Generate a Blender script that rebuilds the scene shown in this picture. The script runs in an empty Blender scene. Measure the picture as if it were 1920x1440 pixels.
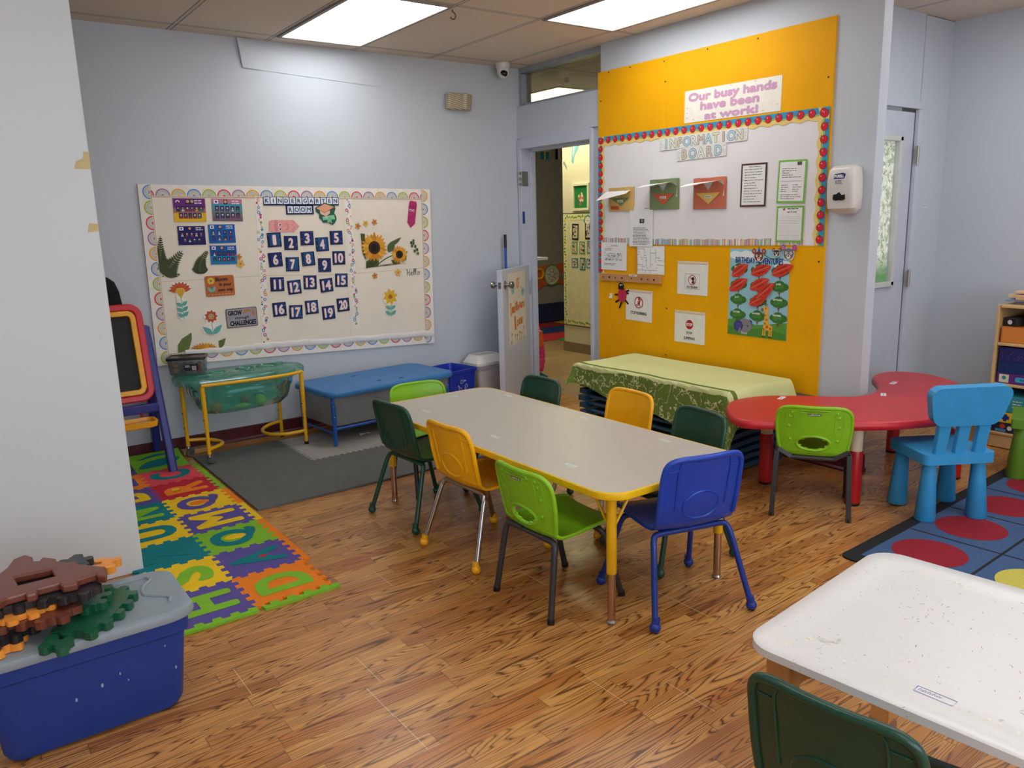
import bpy, math, random
from mathutils import Vector, Matrix, noise as mnoise
random.seed(7)
PI = math.pi
rad = math.radians
scene = bpy.context.scene
col = scene.collection

# ---------------------------------------------------------------- camera
cam_data = bpy.data.cameras.new('camera')
cam_data.sensor_fit = 'HORIZONTAL'
cam_data.sensor_width = 36.0
cam_data.lens = 1471.25 * 36.0 / 1920.0
cam_data.clip_start = 0.05
cam = bpy.data.objects.new('camera', cam_data)
col.objects.link(cam)
yaw, pitch, roll = rad(36.0656), rad(11.7804), rad(-1.5811)
fwd = Vector((math.sin(yaw) * math.cos(pitch), math.cos(yaw) * math.cos(pitch), -math.sin(pitch)))
r0 = Vector((math.cos(yaw), -math.sin(yaw), 0.0))
u0 = r0.cross(fwd)
cr = r0 * math.cos(roll) + u0 * math.sin(roll)
cu = cr.cross(fwd)
cm = Matrix((cr, cu, -fwd)).transposed().to_4x4()
cm.translation = Vector((0, 0, 1.48))
cam.matrix_world = cm
scene.camera = cam

# ---------------------------------------------------------------- light, exposure
world = bpy.data.worlds.new('world')
scene.world = world
world.use_nodes = True
world.node_tree.nodes['Background'].inputs[0].default_value = (0.8, 0.88, 1.0, 1)
world.node_tree.nodes['Background'].inputs[1].default_value = 0.25
scene.view_settings.view_transform = 'Standard'
scene.view_settings.look = 'None'
scene.view_settings.exposure = -0.13
scene.view_settings.gamma = 1.0
scene.view_settings.use_curve_mapping = False
LAMP = 7.0           # strength of the ceiling lamp diffusers
HALL_LAMP = 15.0
DAYLIGHT = 6.0       # the room's windows behind the camera

# ---------------------------------------------------------------- materials
def lin(c):
    out = []
    for v in c:
        v = v / 255.0
        out.append(v / 12.92 if v <= 0.04045 else ((v + 0.055) / 1.055) ** 2.4)
    return tuple(out) + (1.0,)

MATS = {}
class NT:
    def __init__(s, name):
        s.m = bpy.data.materials.new(name); s.m.use_nodes = True
        s.t = s.m.node_tree; s.b = s.t.nodes['Principled BSDF']; s.out = s.t.nodes['Material Output']
    def n(s, typ, props=None, **ins):
        nd = s.t.nodes.new(typ)
        for k, v in (props or {}).items(): setattr(nd, k, v)
        for k, v in ins.items():
            key = int(k[1:]) if k[0] == 'i' and k[1:].isdigit() else k
            s.set(nd, key, v)
        return nd
    def set(s, nd, key, v):
        if isinstance(v, bpy.types.NodeSocket): s.t.links.new(v, nd.inputs[key])
        else: nd.inputs[key].default_value = v
    def math(s, op, a, b=0.0, c=0.0):
        nd = s.t.nodes.new('ShaderNodeMath'); nd.operation = op
        s.set(nd, 0, a); s.set(nd, 1, b); s.set(nd, 2, c)
        return nd.outputs[0]
    def coord(s, kind='Object'):
        return s.t.nodes.new('ShaderNodeTexCoord').outputs[kind]
    def xyz(s, v):
        nd = s.t.nodes.new('ShaderNodeSeparateXYZ'); s.set(nd, 0, v); return nd.outputs
    def comb(s, x, y, z=0.0):
        nd = s.t.nodes.new('ShaderNodeCombineXYZ'); s.set(nd, 0, x); s.set(nd, 1, y); s.set(nd, 2, z); return nd.outputs[0]
    def mix(s, f, a, b, blend='MIX'):
        nd = s.t.nodes.new('ShaderNodeMix'); nd.data_type = 'RGBA'; nd.blend_type = blend
        s.set(nd, 0, f); s.set(nd, 6, a); s.set(nd, 7, b); return nd.outputs[2]
    def noise(s, vec, scale, detail=2.0, rough=0.5, dist=0.0):
        nd = s.n('ShaderNodeTexNoise', None, Scale=scale, Detail=detail, Roughness=rough, Distortion=dist)
        if vec is not None: s.set(nd, 'Vector', vec)
        return nd.outputs[0]
    def ramp(s, f, stops, interp='LINEAR'):
        nd = s.t.nodes.new('ShaderNodeValToRGB'); cr_ = nd.color_ramp; cr_.interpolation = interp
        while len(cr_.elements) < len(stops): cr_.elements.new(0.5)
        for e, (p, c) in zip(cr_.elements, stops): e.position = p; e.color = c
        s.set(nd, 0, f); return nd.outputs[0]
    def bump(s, h, strength=0.2, dist=0.01):
        nd = s.n('ShaderNodeBump', None, Height=h, Strength=strength, Distance=dist)
        s.t.links.new(nd.outputs[0], s.b.inputs['Normal'])

def pm(name, rgb, rough=0.5, metal=0.0, var=0.06, scale=12.0, bump=0.0, bscale=60.0, coat=0.0, spec=0.5, sheen=0.0):
    """plain procedural material: base colour with a little noise mottling, optional fine bump"""
    if name in MATS: return MATS[name]
    t = NT(name); c = lin(rgb)
    co = t.coord()
    f = t.noise(co, scale, 4.0, 0.6)
    d = tuple(min(1, v * (1 - var * 1.6)) for v in c[:3]) + (1,)
    l = tuple(min(1, v * (1 + var)) for v in c[:3]) + (1,)
    t.set(t.b, 'Base Color', t.ramp(f, [(0.3, d), (0.7, l)]))
    t.b.inputs['Roughness'].default_value = rough
    t.b.inputs['Metallic'].default_value = metal
    t.b.inputs['Specular IOR Level'].default_value = spec
    if coat: t.b.inputs['Coat Weight'].default_value = coat
    if sheen: t.b.inputs['Sheen Weight'].default_value = sheen
    if bump: t.bump(t.noise(co, bscale, 3.0), bump, 0.004)
    MATS[name] = t.m
    return t.m

def paper(rgb):
    k = 'print_%02x%02x%02x' % tuple(rgb)
    return pm(k, rgb, rough=0.7, var=0.035, scale=25.0, spec=0.25)

def emit(name, rgb, strength):
    if name in MATS: return MATS[name]
    t = NT(name)
    t.b.inputs['Base Color'].default_value = (0.8, 0.8, 0.8, 1)
    co = t.xyz(t.coord())
    stripe = t.math('ADD', t.math('MULTIPLY', t.math('SINE', t.math('MULTIPLY', co[1], 420.0)), 0.03), 0.97)
    t.b.inputs['Emission Color'].default_value = lin(rgb)
    t.set(t.b, 'Emission Strength', t.math('MULTIPLY', stripe, strength))
    MATS[name] = t.m
    return t.m

def translucent(name, rgb, clear=0.6, rough=0.15, gloss=0.12, tint=0.45):
    """see-through coloured plastic"""
    if name in MATS: return MATS[name]
    t = NT(name); c = lin(rgb)
    tr = t.n('ShaderNodeBsdfTransparent'); tr.inputs[0].default_value = tuple(v ** tint for v in c[:3]) + (1,)
    df = t.n('ShaderNodeBsdfDiffuse'); df.inputs[0].default_value = c
    tl = t.n('ShaderNodeBsdfTranslucent'); tl.inputs[0].default_value = c
    m0 = t.n('ShaderNodeMixShader'); m0.inputs[0].default_value = 0.5
    t.t.links.new(df.outputs[0], m0.inputs[1]); t.t.links.new(tl.outputs[0], m0.inputs[2])
    nz = t.noise(t.coord(), 9.0, 3.0)
    f = t.math('ADD', t.math('MULTIPLY', nz, 0.16), clear - 0.08)
    m1 = t.n('ShaderNodeMixShader'); t.set(m1, 0, f)
    t.t.links.new(m0.outputs[0], m1.inputs[1]); t.t.links.new(tr.outputs[0], m1.inputs[2])
    gl = t.n('ShaderNodeBsdfGlossy'); gl.inputs['Roughness'].default_value = rough
    fr = t.n('ShaderNodeFresnel'); fr.inputs[0].default_value = 1.45
    m2 = t.n('ShaderNodeMixShader'); t.set(m2, 0, t.math('ADD', t.math('MULTIPLY', fr.outputs[0], 0.7), gloss * 0.3))
    t.t.links.new(m1.outputs[0], m2.inputs[1]); t.t.links.new(gl.outputs[0], m2.inputs[2])
    t.t.links.new(m2.outputs[0], t.out.inputs[0])
    MATS[name] = t.m
    return t.m

# ---------------------------------------------------------------- mesh builder
class MB:
    def __init__(s): s.v = []; s.f = []; s.m = []; s.s = []; s.uv = None
    def add(s, vs, fs, mat=0, smooth=False, T=None):
        o = len(s.v)
        for p in vs:
            p = Vector(p)
            s.v.append(T @ p if T is not None else p)
        for f in fs:
            s.f.append([i + o for i in f]); s.m.append(mat); s.s.append(smooth)
        return s
    def box(s, c, d, mat=0, T=None, rz=0.0):
        x, y, z = d[0] / 2, d[1] / 2, d[2] / 2
        M = Matrix.Translation(c) @ Matrix.Rotation(rz, 4, 'Z')
        if T is not None: M = T @ M
        vs = [(-x, -y, -z), (x, -y, -z), (x, y, -z), (-x, y, -z), (-x, -y, z), (x, -y, z), (x, y, z), (-x, y, z)]
        return s.add(vs, [(0, 3, 2, 1), (4, 5, 6, 7), (0, 1, 5, 4), (1, 2, 6, 5), (2, 3, 7, 6), (3, 0, 4, 7)], mat, False, M)
    def prism(s, poly, z0, z1, mat=0, T=None, smooth=False, cap0=True):
        n = len(poly)
        vs = [(p[0], p[1], z0) for p in poly] + [(p[0], p[1], z1) for p in poly]
        fs = [tuple(range(n, 2 * n))]
        if cap0: fs.append(tuple(range(n - 1, -1, -1)))
        s.add(vs, fs, mat, False, T)
        s.add(vs, [(i, (i + 1) % n, n + (i + 1) % n, n + i) for i in range(n)], mat, smooth, T)
        return s
    def loft(s, rings, mat=0, caps=(True, True), smooth=True, T=None):
        n = len(rings[0]); vs = [p for r in rings for p in r]; fs = []
        for k in range(len(rings) - 1):
            for i in range(n):
                j = (i + 1) % n
                fs.append((k * n + i, k * n + j, (k + 1) * n + j, (k + 1) * n + i))
        s.add(vs, fs, mat, smooth, T)
        cf = []
        if caps[0]: cf.append(tuple(range(n - 1, -1, -1)))
        if caps[1]: cf.append(tuple(range((len(rings) - 1) * n, len(rings) * n)))
        if cf: s.add(vs, cf, mat, smooth and False, T)
        return s
    def lathe(s, prof, n=20, mat=0, T=None, smooth=True, caps=(True, True)):
        rings = [[(r * math.cos(2 * PI * i / n), r * math.sin(2 * PI * i / n), z) for i in range(n)] for r, z in prof]
        return s.loft(rings, mat, caps, smooth, T)
    def cyl(s, a, b, r, n=14, mat=0, r2=None):
        return s.tube([a, b], [r, r if r2 is None else r2], n, mat)
    def ball(s, c, r, mat=0, n=14, sc=(1, 1, 1)):
        k = max(5, n // 2)
        prof = [(max(1e-4, r * math.sin(PI * i / k)), -r * math.cos(PI * i / k)) for i in range(k + 1)]
        return s.lathe(prof, n, mat, Matrix.Translation(c) @ Matrix.Diagonal((sc[0], sc[1], sc[2], 1)))
    def tube(s, pts, r, n=10, mat=0, closed=False, square=False):
        P = [Vector(p) for p in pts]; N = len(P)
        rr = r if isinstance(r, (list, tuple)) else [r] * N
        def tan(i):
            if closed: return (P[(i + 1) % N] - P[i - 1]).normalized()
            return (P[min(i + 1, N - 1)] - P[max(i - 1, 0)]).normalized()
        t0 = tan(0); up = Vector((0, 0, 1)) if abs(t0.z) < 0.9 else Vector((1, 0, 0))
        nx = t0.cross(up).normalized(); rings = []
        if square: n = 4
        for i in range(N):
            t = tan(i); nx = (nx - t * nx.dot(t)).normalized(); ny = t.cross(nx)
            off = PI / 4 if square else 0.0
            rings.append([P[i] + (nx * math.cos(off + 2 * PI * k / n) + ny * math.sin(off + 2 * PI * k / n)) * rr[i] for k in range(n)])
        if closed: rings.append(rings[0])
        return s.loft(rings, mat, (not closed, not closed), not square)
    def build(s, name, mats, parent=None, loc=None, rot=None, bevel=0.0, seg=2, angle=None, M=None):
        me = bpy.data.meshes.new(name)
        me.from_pydata([tuple(v) for v in s.v], [], s.f)
        if not isinstance(mats, (list, tuple)): mats = [mats]
        for m in mats: me.materials.append(m)
        me.polygons.foreach_set('material_index', s.m)
        me.polygons.foreach_set('use_smooth', s.s)
        if s.uv:
            uvl = me.uv_layers.new(name='cloth')
            for lp in me.loops: uvl.data[lp.index].uv = s.uv[lp.vertex_index]
        me.update()
        if any(s.s) : me.set_sharp_from_angle(angle=rad(angle or 40))
        o = bpy.data.objects.new(name, me); col.objects.link(o)
        if parent is not None: o.parent = parent
        if loc is not None: o.location = loc
        if rot is not None: o.rotation_euler = rot
        if M is not None: o.matrix_world = M
        if bevel:
            b = o.modifiers.new('bevel', 'BEVEL'); b.width = bevel; b.segments = seg; b.limit_method = 'ANGLE'; b.angle_limit = rad(35)
        return o

def arc(cx, cy, r, a0, a1, n, sx=1.0):
    return [(cx + sx * r * math.cos(a0 + (a1 - a0) * i / n), cy + r * math.sin(a0 + (a1 - a0) * i / n)) for i in range(n + 1)]
def rrect(w, h, r, n=5, cx=0.0, cy=0.0):
    r = min(r, w / 2 - 1e-5, h / 2 - 1e-5); p = []
    for x, y, a in ((w / 2 - r, h / 2 - r, 0), (-w / 2 + r, h / 2 - r, PI / 2), (-w / 2 + r, -h / 2 + r, PI), (w / 2 - r, -h / 2 + r, 3 * PI / 2)):
        p += arc(cx + x, cy + y, r, a, a + PI / 2, n)
    return p
def spline(pts, k=6, closed=False):
    P = [Vector(p) for p in pts]; n = len(P); out = []
    for i in range(n if closed else n - 1):
        if closed: a, b, c, d = P[i - 1], P[i], P[(i + 1) % n], P[(i + 2) % n]
        else: a, b, c, d = P[max(i - 1, 0)], P[i], P[i + 1], P[min(i + 2, n - 1)]
        for j in range(k):
            t = j / k
            out.append(0.5 * ((2 * b) + (c - a) * t + (2 * a - 5 * b + 4 * c - d) * t * t + (3 * b - a - 3 * c + d) * t ** 3))
    if not closed: out.append(P[-1])
    return [tuple(p) for p in out]

# ---------------------------------------------------------------- naming
def tag(o, label=None, cat=None, group=None, kind=None):
    if label: o['label'] = label
    if cat: o['category'] = cat
    if group: o['group'] = group
    if kind: o['kind'] = kind
    return o
def thing(name, label, cat, loc=(0, 0, 0), rz=0.0, group=None, rot=None):
    o = bpy.data.objects.new(name, None); o.empty_display_size = 0.05
    col.objects.link(o); o.location = loc; o.rotation_euler = rot if rot else (0, 0, rz)
    return tag(o, label, cat, group)
def struct(o): o['kind'] = 'structure'; return o
def kids(o): return [c for c in bpy.data.objects if c.parent == o]
def dup(o, loc=None, rz=None, label=None, parent=None, group=None, tree=None):
    """a copy of a thing with copies of its parts and their sub-parts"""
    c = o.copy(); col.objects.link(c)
    if parent is not None: c.parent = parent
    for ch in kids(o): dup(ch, parent=c)
    if loc is not None: c.location = loc
    if rz is not None: c.rotation_euler = (0, 0, rz)
    if label: c['label'] = label
    if group: c['group'] = group
    return c

# ---------------------------------------------------------------- flat printed or cut paper things, one mesh each
TXT = {}
def text_polys(body):
    if body in TXT: return TXT[body]
    cu_ = bpy.data.curves.new('t', 'FONT'); cu_.body = body; cu_.size = 1.0; cu_.resolution_u = 3
    ob = bpy.data.objects.new('t', cu_); col.objects.link(ob)
    bpy.context.view_layer.update()
    dg = bpy.context.evaluated_depsgraph_get()
    me = bpy.data.meshes.new_from_object(ob.evaluated_get(dg))
    vs = [(v.co.x, v.co.y) for v in me.vertices]; fs = [tuple(p.vertices) for p in me.polygons]
    bpy.data.objects.remove(ob); bpy.data.curves.remove(cu_); bpy.data.meshes.remove(me)
    TXT[body] = (vs, fs); return TXT[body]

PLANES = {'A': (0, 5.494), 'F': (0, 8.9), 'L': (0, 3.607), 'C': (0, 2.763), 'B': (1, 4.12), 'P': (1, 5.75), 'T': (2, 0.0)}
def plane_matrix(pl, u, v, off, rot=0.0):
    k, d = PLANES[pl]
    if k == 0: R = Matrix(((1, 0, 0), (0, 0, -1), (0, 1, 0))); loc = (u, d - off, v)
    elif k == 1: R = Matrix(((0, 0, -1), (-1, 0, 0), (0, 1, 0))); loc = (d - off, -u, v)
    else: R = Matrix.Identity(3); loc = (u, v, off)
    M = (R @ Matrix.Rotation(rot, 3, 'Z')).to_4x4(); M.translation = Vector(loc)
    return M

class Art:
    STEP = 0.0004
    def __init__(s, th=0.0012): s.mb = MB(); s.mats = []; s.th = th
    def mi(s, m):
        if isinstance(m, tuple): m = paper(m)
        if m not in s.mats: s.mats.append(m)
        return s.mats.index(m)
    def base(s, poly, m, th=None):
        s.mb.prism(poly, 0.0, th or s.th, s.mi(m)); return s
    def rect(s, w, h, m, r=0.0, th=None):
        return s.base(rrect(w, h, r) if r else [(w / 2, h / 2), (-w / 2, h / 2), (-w / 2, -h / 2), (w / 2, -h / 2)], m, th)
    def z(s, l): s.k = (getattr(s, 'k', 0) + 1) % 60; return s.th + l * s.STEP + s.k * 5e-6
    def poly(s, pts, m, l=1):
        ar = sum(pts[i][0] * pts[(i + 1) % len(pts)][1] - pts[(i + 1) % len(pts)][0] * pts[i][1] for i in range(len(pts)))
        if ar < 0: pts = list(reversed(pts))
        z_ = s.z(l); s.mb.add([(p[0], p[1], z_) for p in pts], [tuple(range(len(pts)))], s.mi(m)); return s
    def bar(s, cx, cy, w, h, m, l=1, rot=0.0):
        c, n = math.cos(rot), math.sin(rot)
        return s.poly([(cx + x * c - y * n, cy + x * n + y * c) for x, y in ((w / 2, h / 2), (-w / 2, h / 2), (-w / 2, -h / 2), (w / 2, -h / 2))], m, l)
    def disc(s, cx, cy, r, m, l=1, n=18, sx=1.0, rot=0.0):
        c, t = math.cos(rot), math.sin(rot); P = []
        for i in range(n):
            x, y = sx * r * math.cos(2 * PI * i / n), r * math.sin(2 * PI * i / n)
            P.append((cx + x * c - y * t, cy + x * t + y * c))
        return s.poly(P, m, l)
    def ring(s, cx, cy, ra, rb, m, l=1, a0=0.0, a1=2 * PI, n=18):
        vs = []; fs = []; z_ = s.z(l)
        for i in range(n + 1):
            a = a0 + (a1 - a0) * i / n
            vs += [(cx + ra * math.cos(a), cy + ra * math.sin(a), z_), (cx + rb * math.cos(a), cy + rb * math.sin(a), z_)]
        for i in range(n): fs.append((2 * i, 2 * i + 1, 2 * i + 3, 2 * i + 2) if rb > ra else (2 * i, 2 * i + 2, 2 * i + 3, 2 * i + 1))
        s.mb.add(vs, fs, s.mi(m)); return s
    def stroke(s, pts, w, m, l=1, smooth=0):
        if smooth: pts = [(p[0], p[1]) for p in spline([(x, y, 0) for x, y in pts], smooth)]
        n = len(pts); vs = []; fs = []; z_ = s.z(l)
        for i in range(n):
            a = pts[max(i - 1, 0)]; b = pts[min(i + 1, n - 1)]
            dx, dy = b[0] - a[0], b[1] - a[1]; d = math.hypot(dx, dy) or 1.0
            nx, ny = -dy / d * w / 2, dx / d * w / 2
            vs += [(pts[i][0] + nx, pts[i][1] + ny, z_), (pts[i][0] - nx, pts[i][1] - ny, z_)]
        for i in range(n - 1): fs.append((2 * i, 2 * i + 1, 2 * i + 3, 2 * i + 2))
        s.mb.add(vs, fs, s.mi(m)); return s
    def leaf(s, x0, y0, x1, y1, w, m, l=1, n=8):
        dx, dy = x1 - x0, y1 - y0; d = math.hypot(dx, dy); ux, uy = dx / d, dy / d; P = []; Q = []
        for i in range(n + 1):
            t = i / n; h = w / 2 * math.sin(PI * t ** 0.85)
            P.append((x0 + dx * t - uy * h, y0 + dy * t + ux * h)); Q.append((x0 + dx * t + uy * h, y0 + dy * t - ux * h))
        return s.poly(P + Q[-2:0:-1], m, l)
    def text(s, body, cx, cy, h, m, l=1, w=None, rot=0.0, bold=0.0, slant=0.0):
        """h = cap height, centred on cx, cy; w stretches the text to that width"""
        vs, fs = text_polys(body)
        if not vs: return s
        x0 = min(v[0] for v in vs); x1 = max(v[0] for v in vs); k = h / 0.7
        kx = (w / (x1 - x0)) if w else k
        c, t = math.cos(rot), math.sin(rot); z_ = s.z(l)
        offs = [(0, 0)] if not bold else [(bold * a, bold * b) for a, b in ((1, 0), (-1, 0), (0, 1), (0, -1), (.7, .7), (-.7, .7), (.7, -.7), (-.7, -.7))]
        for q, (ox, oy) in enumerate(offs):
            out = []
            for v in vs:
                x = (v[0] - (x0 + x1) / 2) * kx + ox + slant * (v[1] - .35) * k; y = (v[1] - 0.35) * k + oy
                out.append((cx + x * c - y * t, cy + x * t + y * c, z_ + q * 0.00002))
            s.mb.add(out, fs, s.mi(m))
        return s
    def lines(s, x0, x1, ys, h, m, l=1, rag=0.3, words=True):
        for y in ys:
            xe = x1 - random.random() * rag * (x1 - x0); x = x0
            while x < xe:
                wl = (0.006 + random.random() * 0.022) if words else (xe - x)
                wl = min(wl, xe - x)
                if wl > 0.002: s.bar(x + wl / 2, y, wl, h, m, l)
                x += wl + 0.004
        return s
    def build(s, name, label=None, cat=None, pl=None, u=0, v=0, off=0.0, rot=0.0, group=None, parent=None, bend=None):
        if bend:
            for p in s.mb.v: p.z += bend(p.x, p.y)
        o = s.mb.build(name, s.mats, parent)
        if pl: o.matrix_world = plane_matrix(pl, u, v, off, rot)
        if label: tag(o, label, cat, group)
        return o
# ================================================================ setting
def wall_paint(name, rgb):
    t = NT(name); co = t.coord()
    big = t.noise(co, 1.3, 3.0); fine = t.noise(co, 34.0, 4.0)
    c = lin(rgb)
    t.set(t.b, 'Base Color', t.mix(t.math('MULTIPLY', big, 0.35), c, tuple(v * 0.86 for v in c[:3]) + (1,)))
    t.b.inputs['Roughness'].default_value = 0.5
    t.b.inputs['Specular IOR Level'].default_value = 0.4
    t.bump(fine, 0.08, 0.003)
    return t.m
WALL = wall_paint('wall_paint_blue_grey', (197, 205, 214))
PILLAR = wall_paint('wall_paint_pale', (215, 223, 228))
CREAM = wall_paint('wall_paint_cream', (214, 210, 196))
TRIM = pm('trim_gloss_paint', (196, 202, 216), rough=0.3, var=0.03)

def floor_material():
    t = NT('oak_laminate'); co = t.coord(); x, y, z = t.xyz(co)[:3]
    # three narrow strips per board
    row = t.math('FLOOR', t.math('DIVIDE', y, 0.0655))
    wn = t.n('ShaderNodeTexWhiteNoise', {'noise_dimensions': '1D'}); t.set(wn, 'W', row)
    xs = t.math('ADD', t.math('DIVIDE', x, 0.56), t.math('MULTIPLY', wn.outputs[0], 9.0))
    plank = t.math('FLOOR', xs)
    w2 = t.n('ShaderNodeTexWhiteNoise', {'noise_dimensions': '2D'}); t.set(w2, 'Vector', t.comb(row, plank))
    rid = w2.outputs[0]
    gx = t.math('ADD', t.math('MULTIPLY', x, 1.15), t.math('MULTIPLY', rid, 61.0))
    gy = t.math('ADD', t.math('MULTIPLY', y, 14.0), t.math('MULTIPLY', rid, 37.0))
    n1 = t.noise(t.comb(gx, gy, 0.0), 0.9, 1.5, 0.45, 0.25)
    fr = t.math('FRACT', t.math('MULTIPLY', n1, 23.0))
    tri = t.math('ABSOLUTE', t.math('SUBTRACT', t.math('MULTIPLY', fr, 2.0), 1.0))
    line = t.math('MULTIPLY', t.math('POWER', tri, 3.0), t.math('ADD', 0.55, t.math('MULTIPLY', t.noise(t.comb(t.math('MULTIPLY', x, 3.0), t.math('MULTIPLY', y, 20.0)), 1.0, 2.0), 1.1)))
    fib = t.noise(t.comb(t.math('MULTIPLY', x, 9.0), t.math('MULTIPLY', y, 260.0)), 1.0, 2.0)
    base = t.ramp(rid, [(0.0, lin((174, 114, 56))), (0.35, lin((200, 142, 78))), (0.7, lin((216, 160, 88))), (1.0, lin((186, 118, 56)))])
    c1 = t.mix(t.math('MINIMUM', t.math('MULTIPLY', line, 0.95), 1.0), base, lin((98, 52, 20)))
    c2 = t.mix(t.math('MULTIPLY', t.math('SUBTRACT', fib, 0.35), 0.55), c1, lin((132, 80, 42)))
    # strip joints and board joints
    e1 = t.math('ABSOLUTE', t.math('SUBTRACT', t.math('FRACT', t.math('DIVIDE', y, 0.0655)), 0.5))
    j1 = t.math('MULTIPLY', t.math('GREATER_THAN', e1, 0.492), 0.3)
    e2 = t.math('ABSOLUTE', t.math('SUBTRACT', t.math('FRACT', xs), 0.5))
    j2 = t.math('MULTIPLY', t.math('GREATER_THAN', e2, 0.497), 0.5)
    c3 = t.mix(t.math('MAXIMUM', j1, j2), c2, lin((104, 62, 32)))
    brow = t.math('FLOOR', t.math('DIVIDE', y, 0.1965))
    wb = t.n('ShaderNodeTexWhiteNoise', {'noise_dimensions': '1D'}); t.set(wb, 'W', t.math('ADD', brow, 0.37))
    bx = t.math('FRACT', t.math('ADD', t.math('DIVIDE', x, 1.22), wb.outputs[0]))
    jb = t.math('LESS_THAN', bx, 0.0022)
    by = t.math('FRACT', t.math('DIVIDE', y, 0.1965))
    jl = t.math('MULTIPLY', t.math('LESS_THAN', by, 0.008), t.math('GREATER_THAN', t.noise(t.comb(t.math('MULTIPLY', x, 2.0), brow), 1.3, 1.0), 0.52))
    c4 = t.mix(t.math('MULTIPLY', t.math('MAXIMUM', jb, jl), 0.5), c3, lin((226, 205, 176)))
    t.set(t.b, 'Base Color', c4)
    t.set(t.b, 'Roughness', t.math('ADD', t.math('MULTIPLY', t.noise(co, 3.0, 3.0), 0.12), 0.24))
    t.b.inputs['Specular IOR Level'].default_value = 0.5
    t.bump(t.math('ADD', t.math('MULTIPLY', line, -0.3), t.math('MULTIPLY', j1, -2.0)), 0.12, 0.002)
    return t.m
def hall_floor_material():
    t = NT('pale_plank_vinyl'); co = t.coord(); x, y, z = t.xyz(co)[:3]
    row = t.math('FLOOR', t.math('DIVIDE', y, 0.15))
    wn = t.n('ShaderNodeTexWhiteNoise', {'noise_dimensions': '1D'}); t.set(wn, 'W', row)
    g = t.noise(t.comb(t.math('ADD', t.math('MULTIPLY', x, 1.5), t.math('MULTIPLY', wn.outputs[0], 20.0)), t.math('MULTIPLY', y, 30.0)), 1.0, 3.0)
    c = t.mix(wn.outputs[0], lin((168, 140, 106)), lin((192, 166, 130)))
    c = t.mix(t.math('MULTIPLY', g, 0.6), c, lin((134, 108, 80)))
    t.set(t.b, 'Base Color', c); t.b.inputs['Roughness'].default_value = 0.35
    return t.m
def ceiling_material():
    t = NT('ceiling_tiles'); co = t.coord(); x, y, z = t.xyz(co)[:3]
    lx = t.math('ABSOLUTE', t.math('SUBTRACT', t.math('FRACT', t.math('DIVIDE', t.math('ADD', x, 98.587 + 0.3125), 0.625)), 0.5))
    ly = t.math('ABSOLUTE', t.math('SUBTRACT', t.math('FRACT', t.math('DIVIDE', t.math('ADD', y, 92.27 + 0.61), 1.22)), 0.5))
    g = t.math('MAXIMUM', t.math('LESS_THAN', lx, 0.020), t.math('LESS_THAN', ly, 0.0102))
    e = t.math('MAXIMUM', t.math('LESS_THAN', t.math('ABSOLUTE', t.math('SUBTRACT', lx, 0.021)), 0.0035), t.math('LESS_THAN', t.math('ABSOLUTE', t.math('SUBTRACT', ly, 0.0107)), 0.0018))
    sp = t.noise(co, 150.0, 2.0, 0.7); bl = t.noise(co, 2.0, 3.0)
    c = t.mix(t.math('MULTIPLY', t.math('GREATER_THAN', sp, 0.60), 0.35), lin((226, 214, 198)), lin((170, 158, 142)))
    c = t.mix(t.math('MULTIPLY', bl, 0.25), c, lin((208, 192, 170)))
    c = t.mix(g, c, lin((206, 200, 192)))
    c = t.mix(e, c, lin((70, 64, 58)))
    t.set(t.b, 'Base Color', c); t.b.inputs['Roughness'].default_value = 0.9
    t.b.inputs['Specular IOR Level'].default_value = 0.1
    t.bump(sp, 0.15, 0.003)
    return t.m

def sbox(name, x0, x1, y0, y1, z0, z1, m, parent=None, bevel=0.0):
    o = MB().box(((x0 + x1) / 2, (y0 + y1) / 2, (z0 + z1) / 2), (x1 - x0, y1 - y0, z1 - z0)).build(name, m, parent, bevel=bevel)
    if parent is None: struct(o)
    return o
ZC = 2.705
sbox('floor', -2.5, 5.9, -3.0, 5.62, -0.1, 0.0, floor_material())
sbox('floor', 4.26, 9.2, 4.0, 9.0, -0.09, 0.001, hall_floor_material())
sbox('ceiling', -2.6, 9.2, -3.1, 9.1, ZC, ZC + 0.1, ceiling_material())
sbox('wall_back', -2.5, 4.26, 5.494, 5.62, 0.0, ZC, WALL)
sbox('wall_left', -2.6, -2.5, -3.0, 5.62, 0.0, ZC, WALL)
sbox('wall_front', -2.5, 5.9, -3.1, -3.0, 0.0, ZC, WALL)
# a row of windows behind the camera
wf = MB()
for x in (-1.6, .0, 1.6, 3.2): wf.box((x, -2.985, 1.6), (.06, .05, 1.5))
for z in (.86, 2.34): wf.box((.8, -2.985, z), (4.86, .05, .05))
w2_ = struct(wf.build('window_2', TRIM))
for x in (-.8, .8, 2.4): MB().box((x, -2.99, 1.6), (1.53, .012, 1.44)).build('pane', emit('daylit_pane', (232, 240, 252), DAYLIGHT), w2_)
sbox('wall_right', 5.768, 5.9, -3.0, 2.763, 0.0, ZC, WALL)
sbox('wall_pillar', -1.3, 0.576, 3.607, 4.02, 0.0, ZC, PILLAR, bevel=0.004)
# wall carrying the yellow board, its free end standing towards the room
sbox('wall_board', 4.12, 4.205, 2.33, 4.46, 0.0, ZC, WALL, bevel=0.003)
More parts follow.
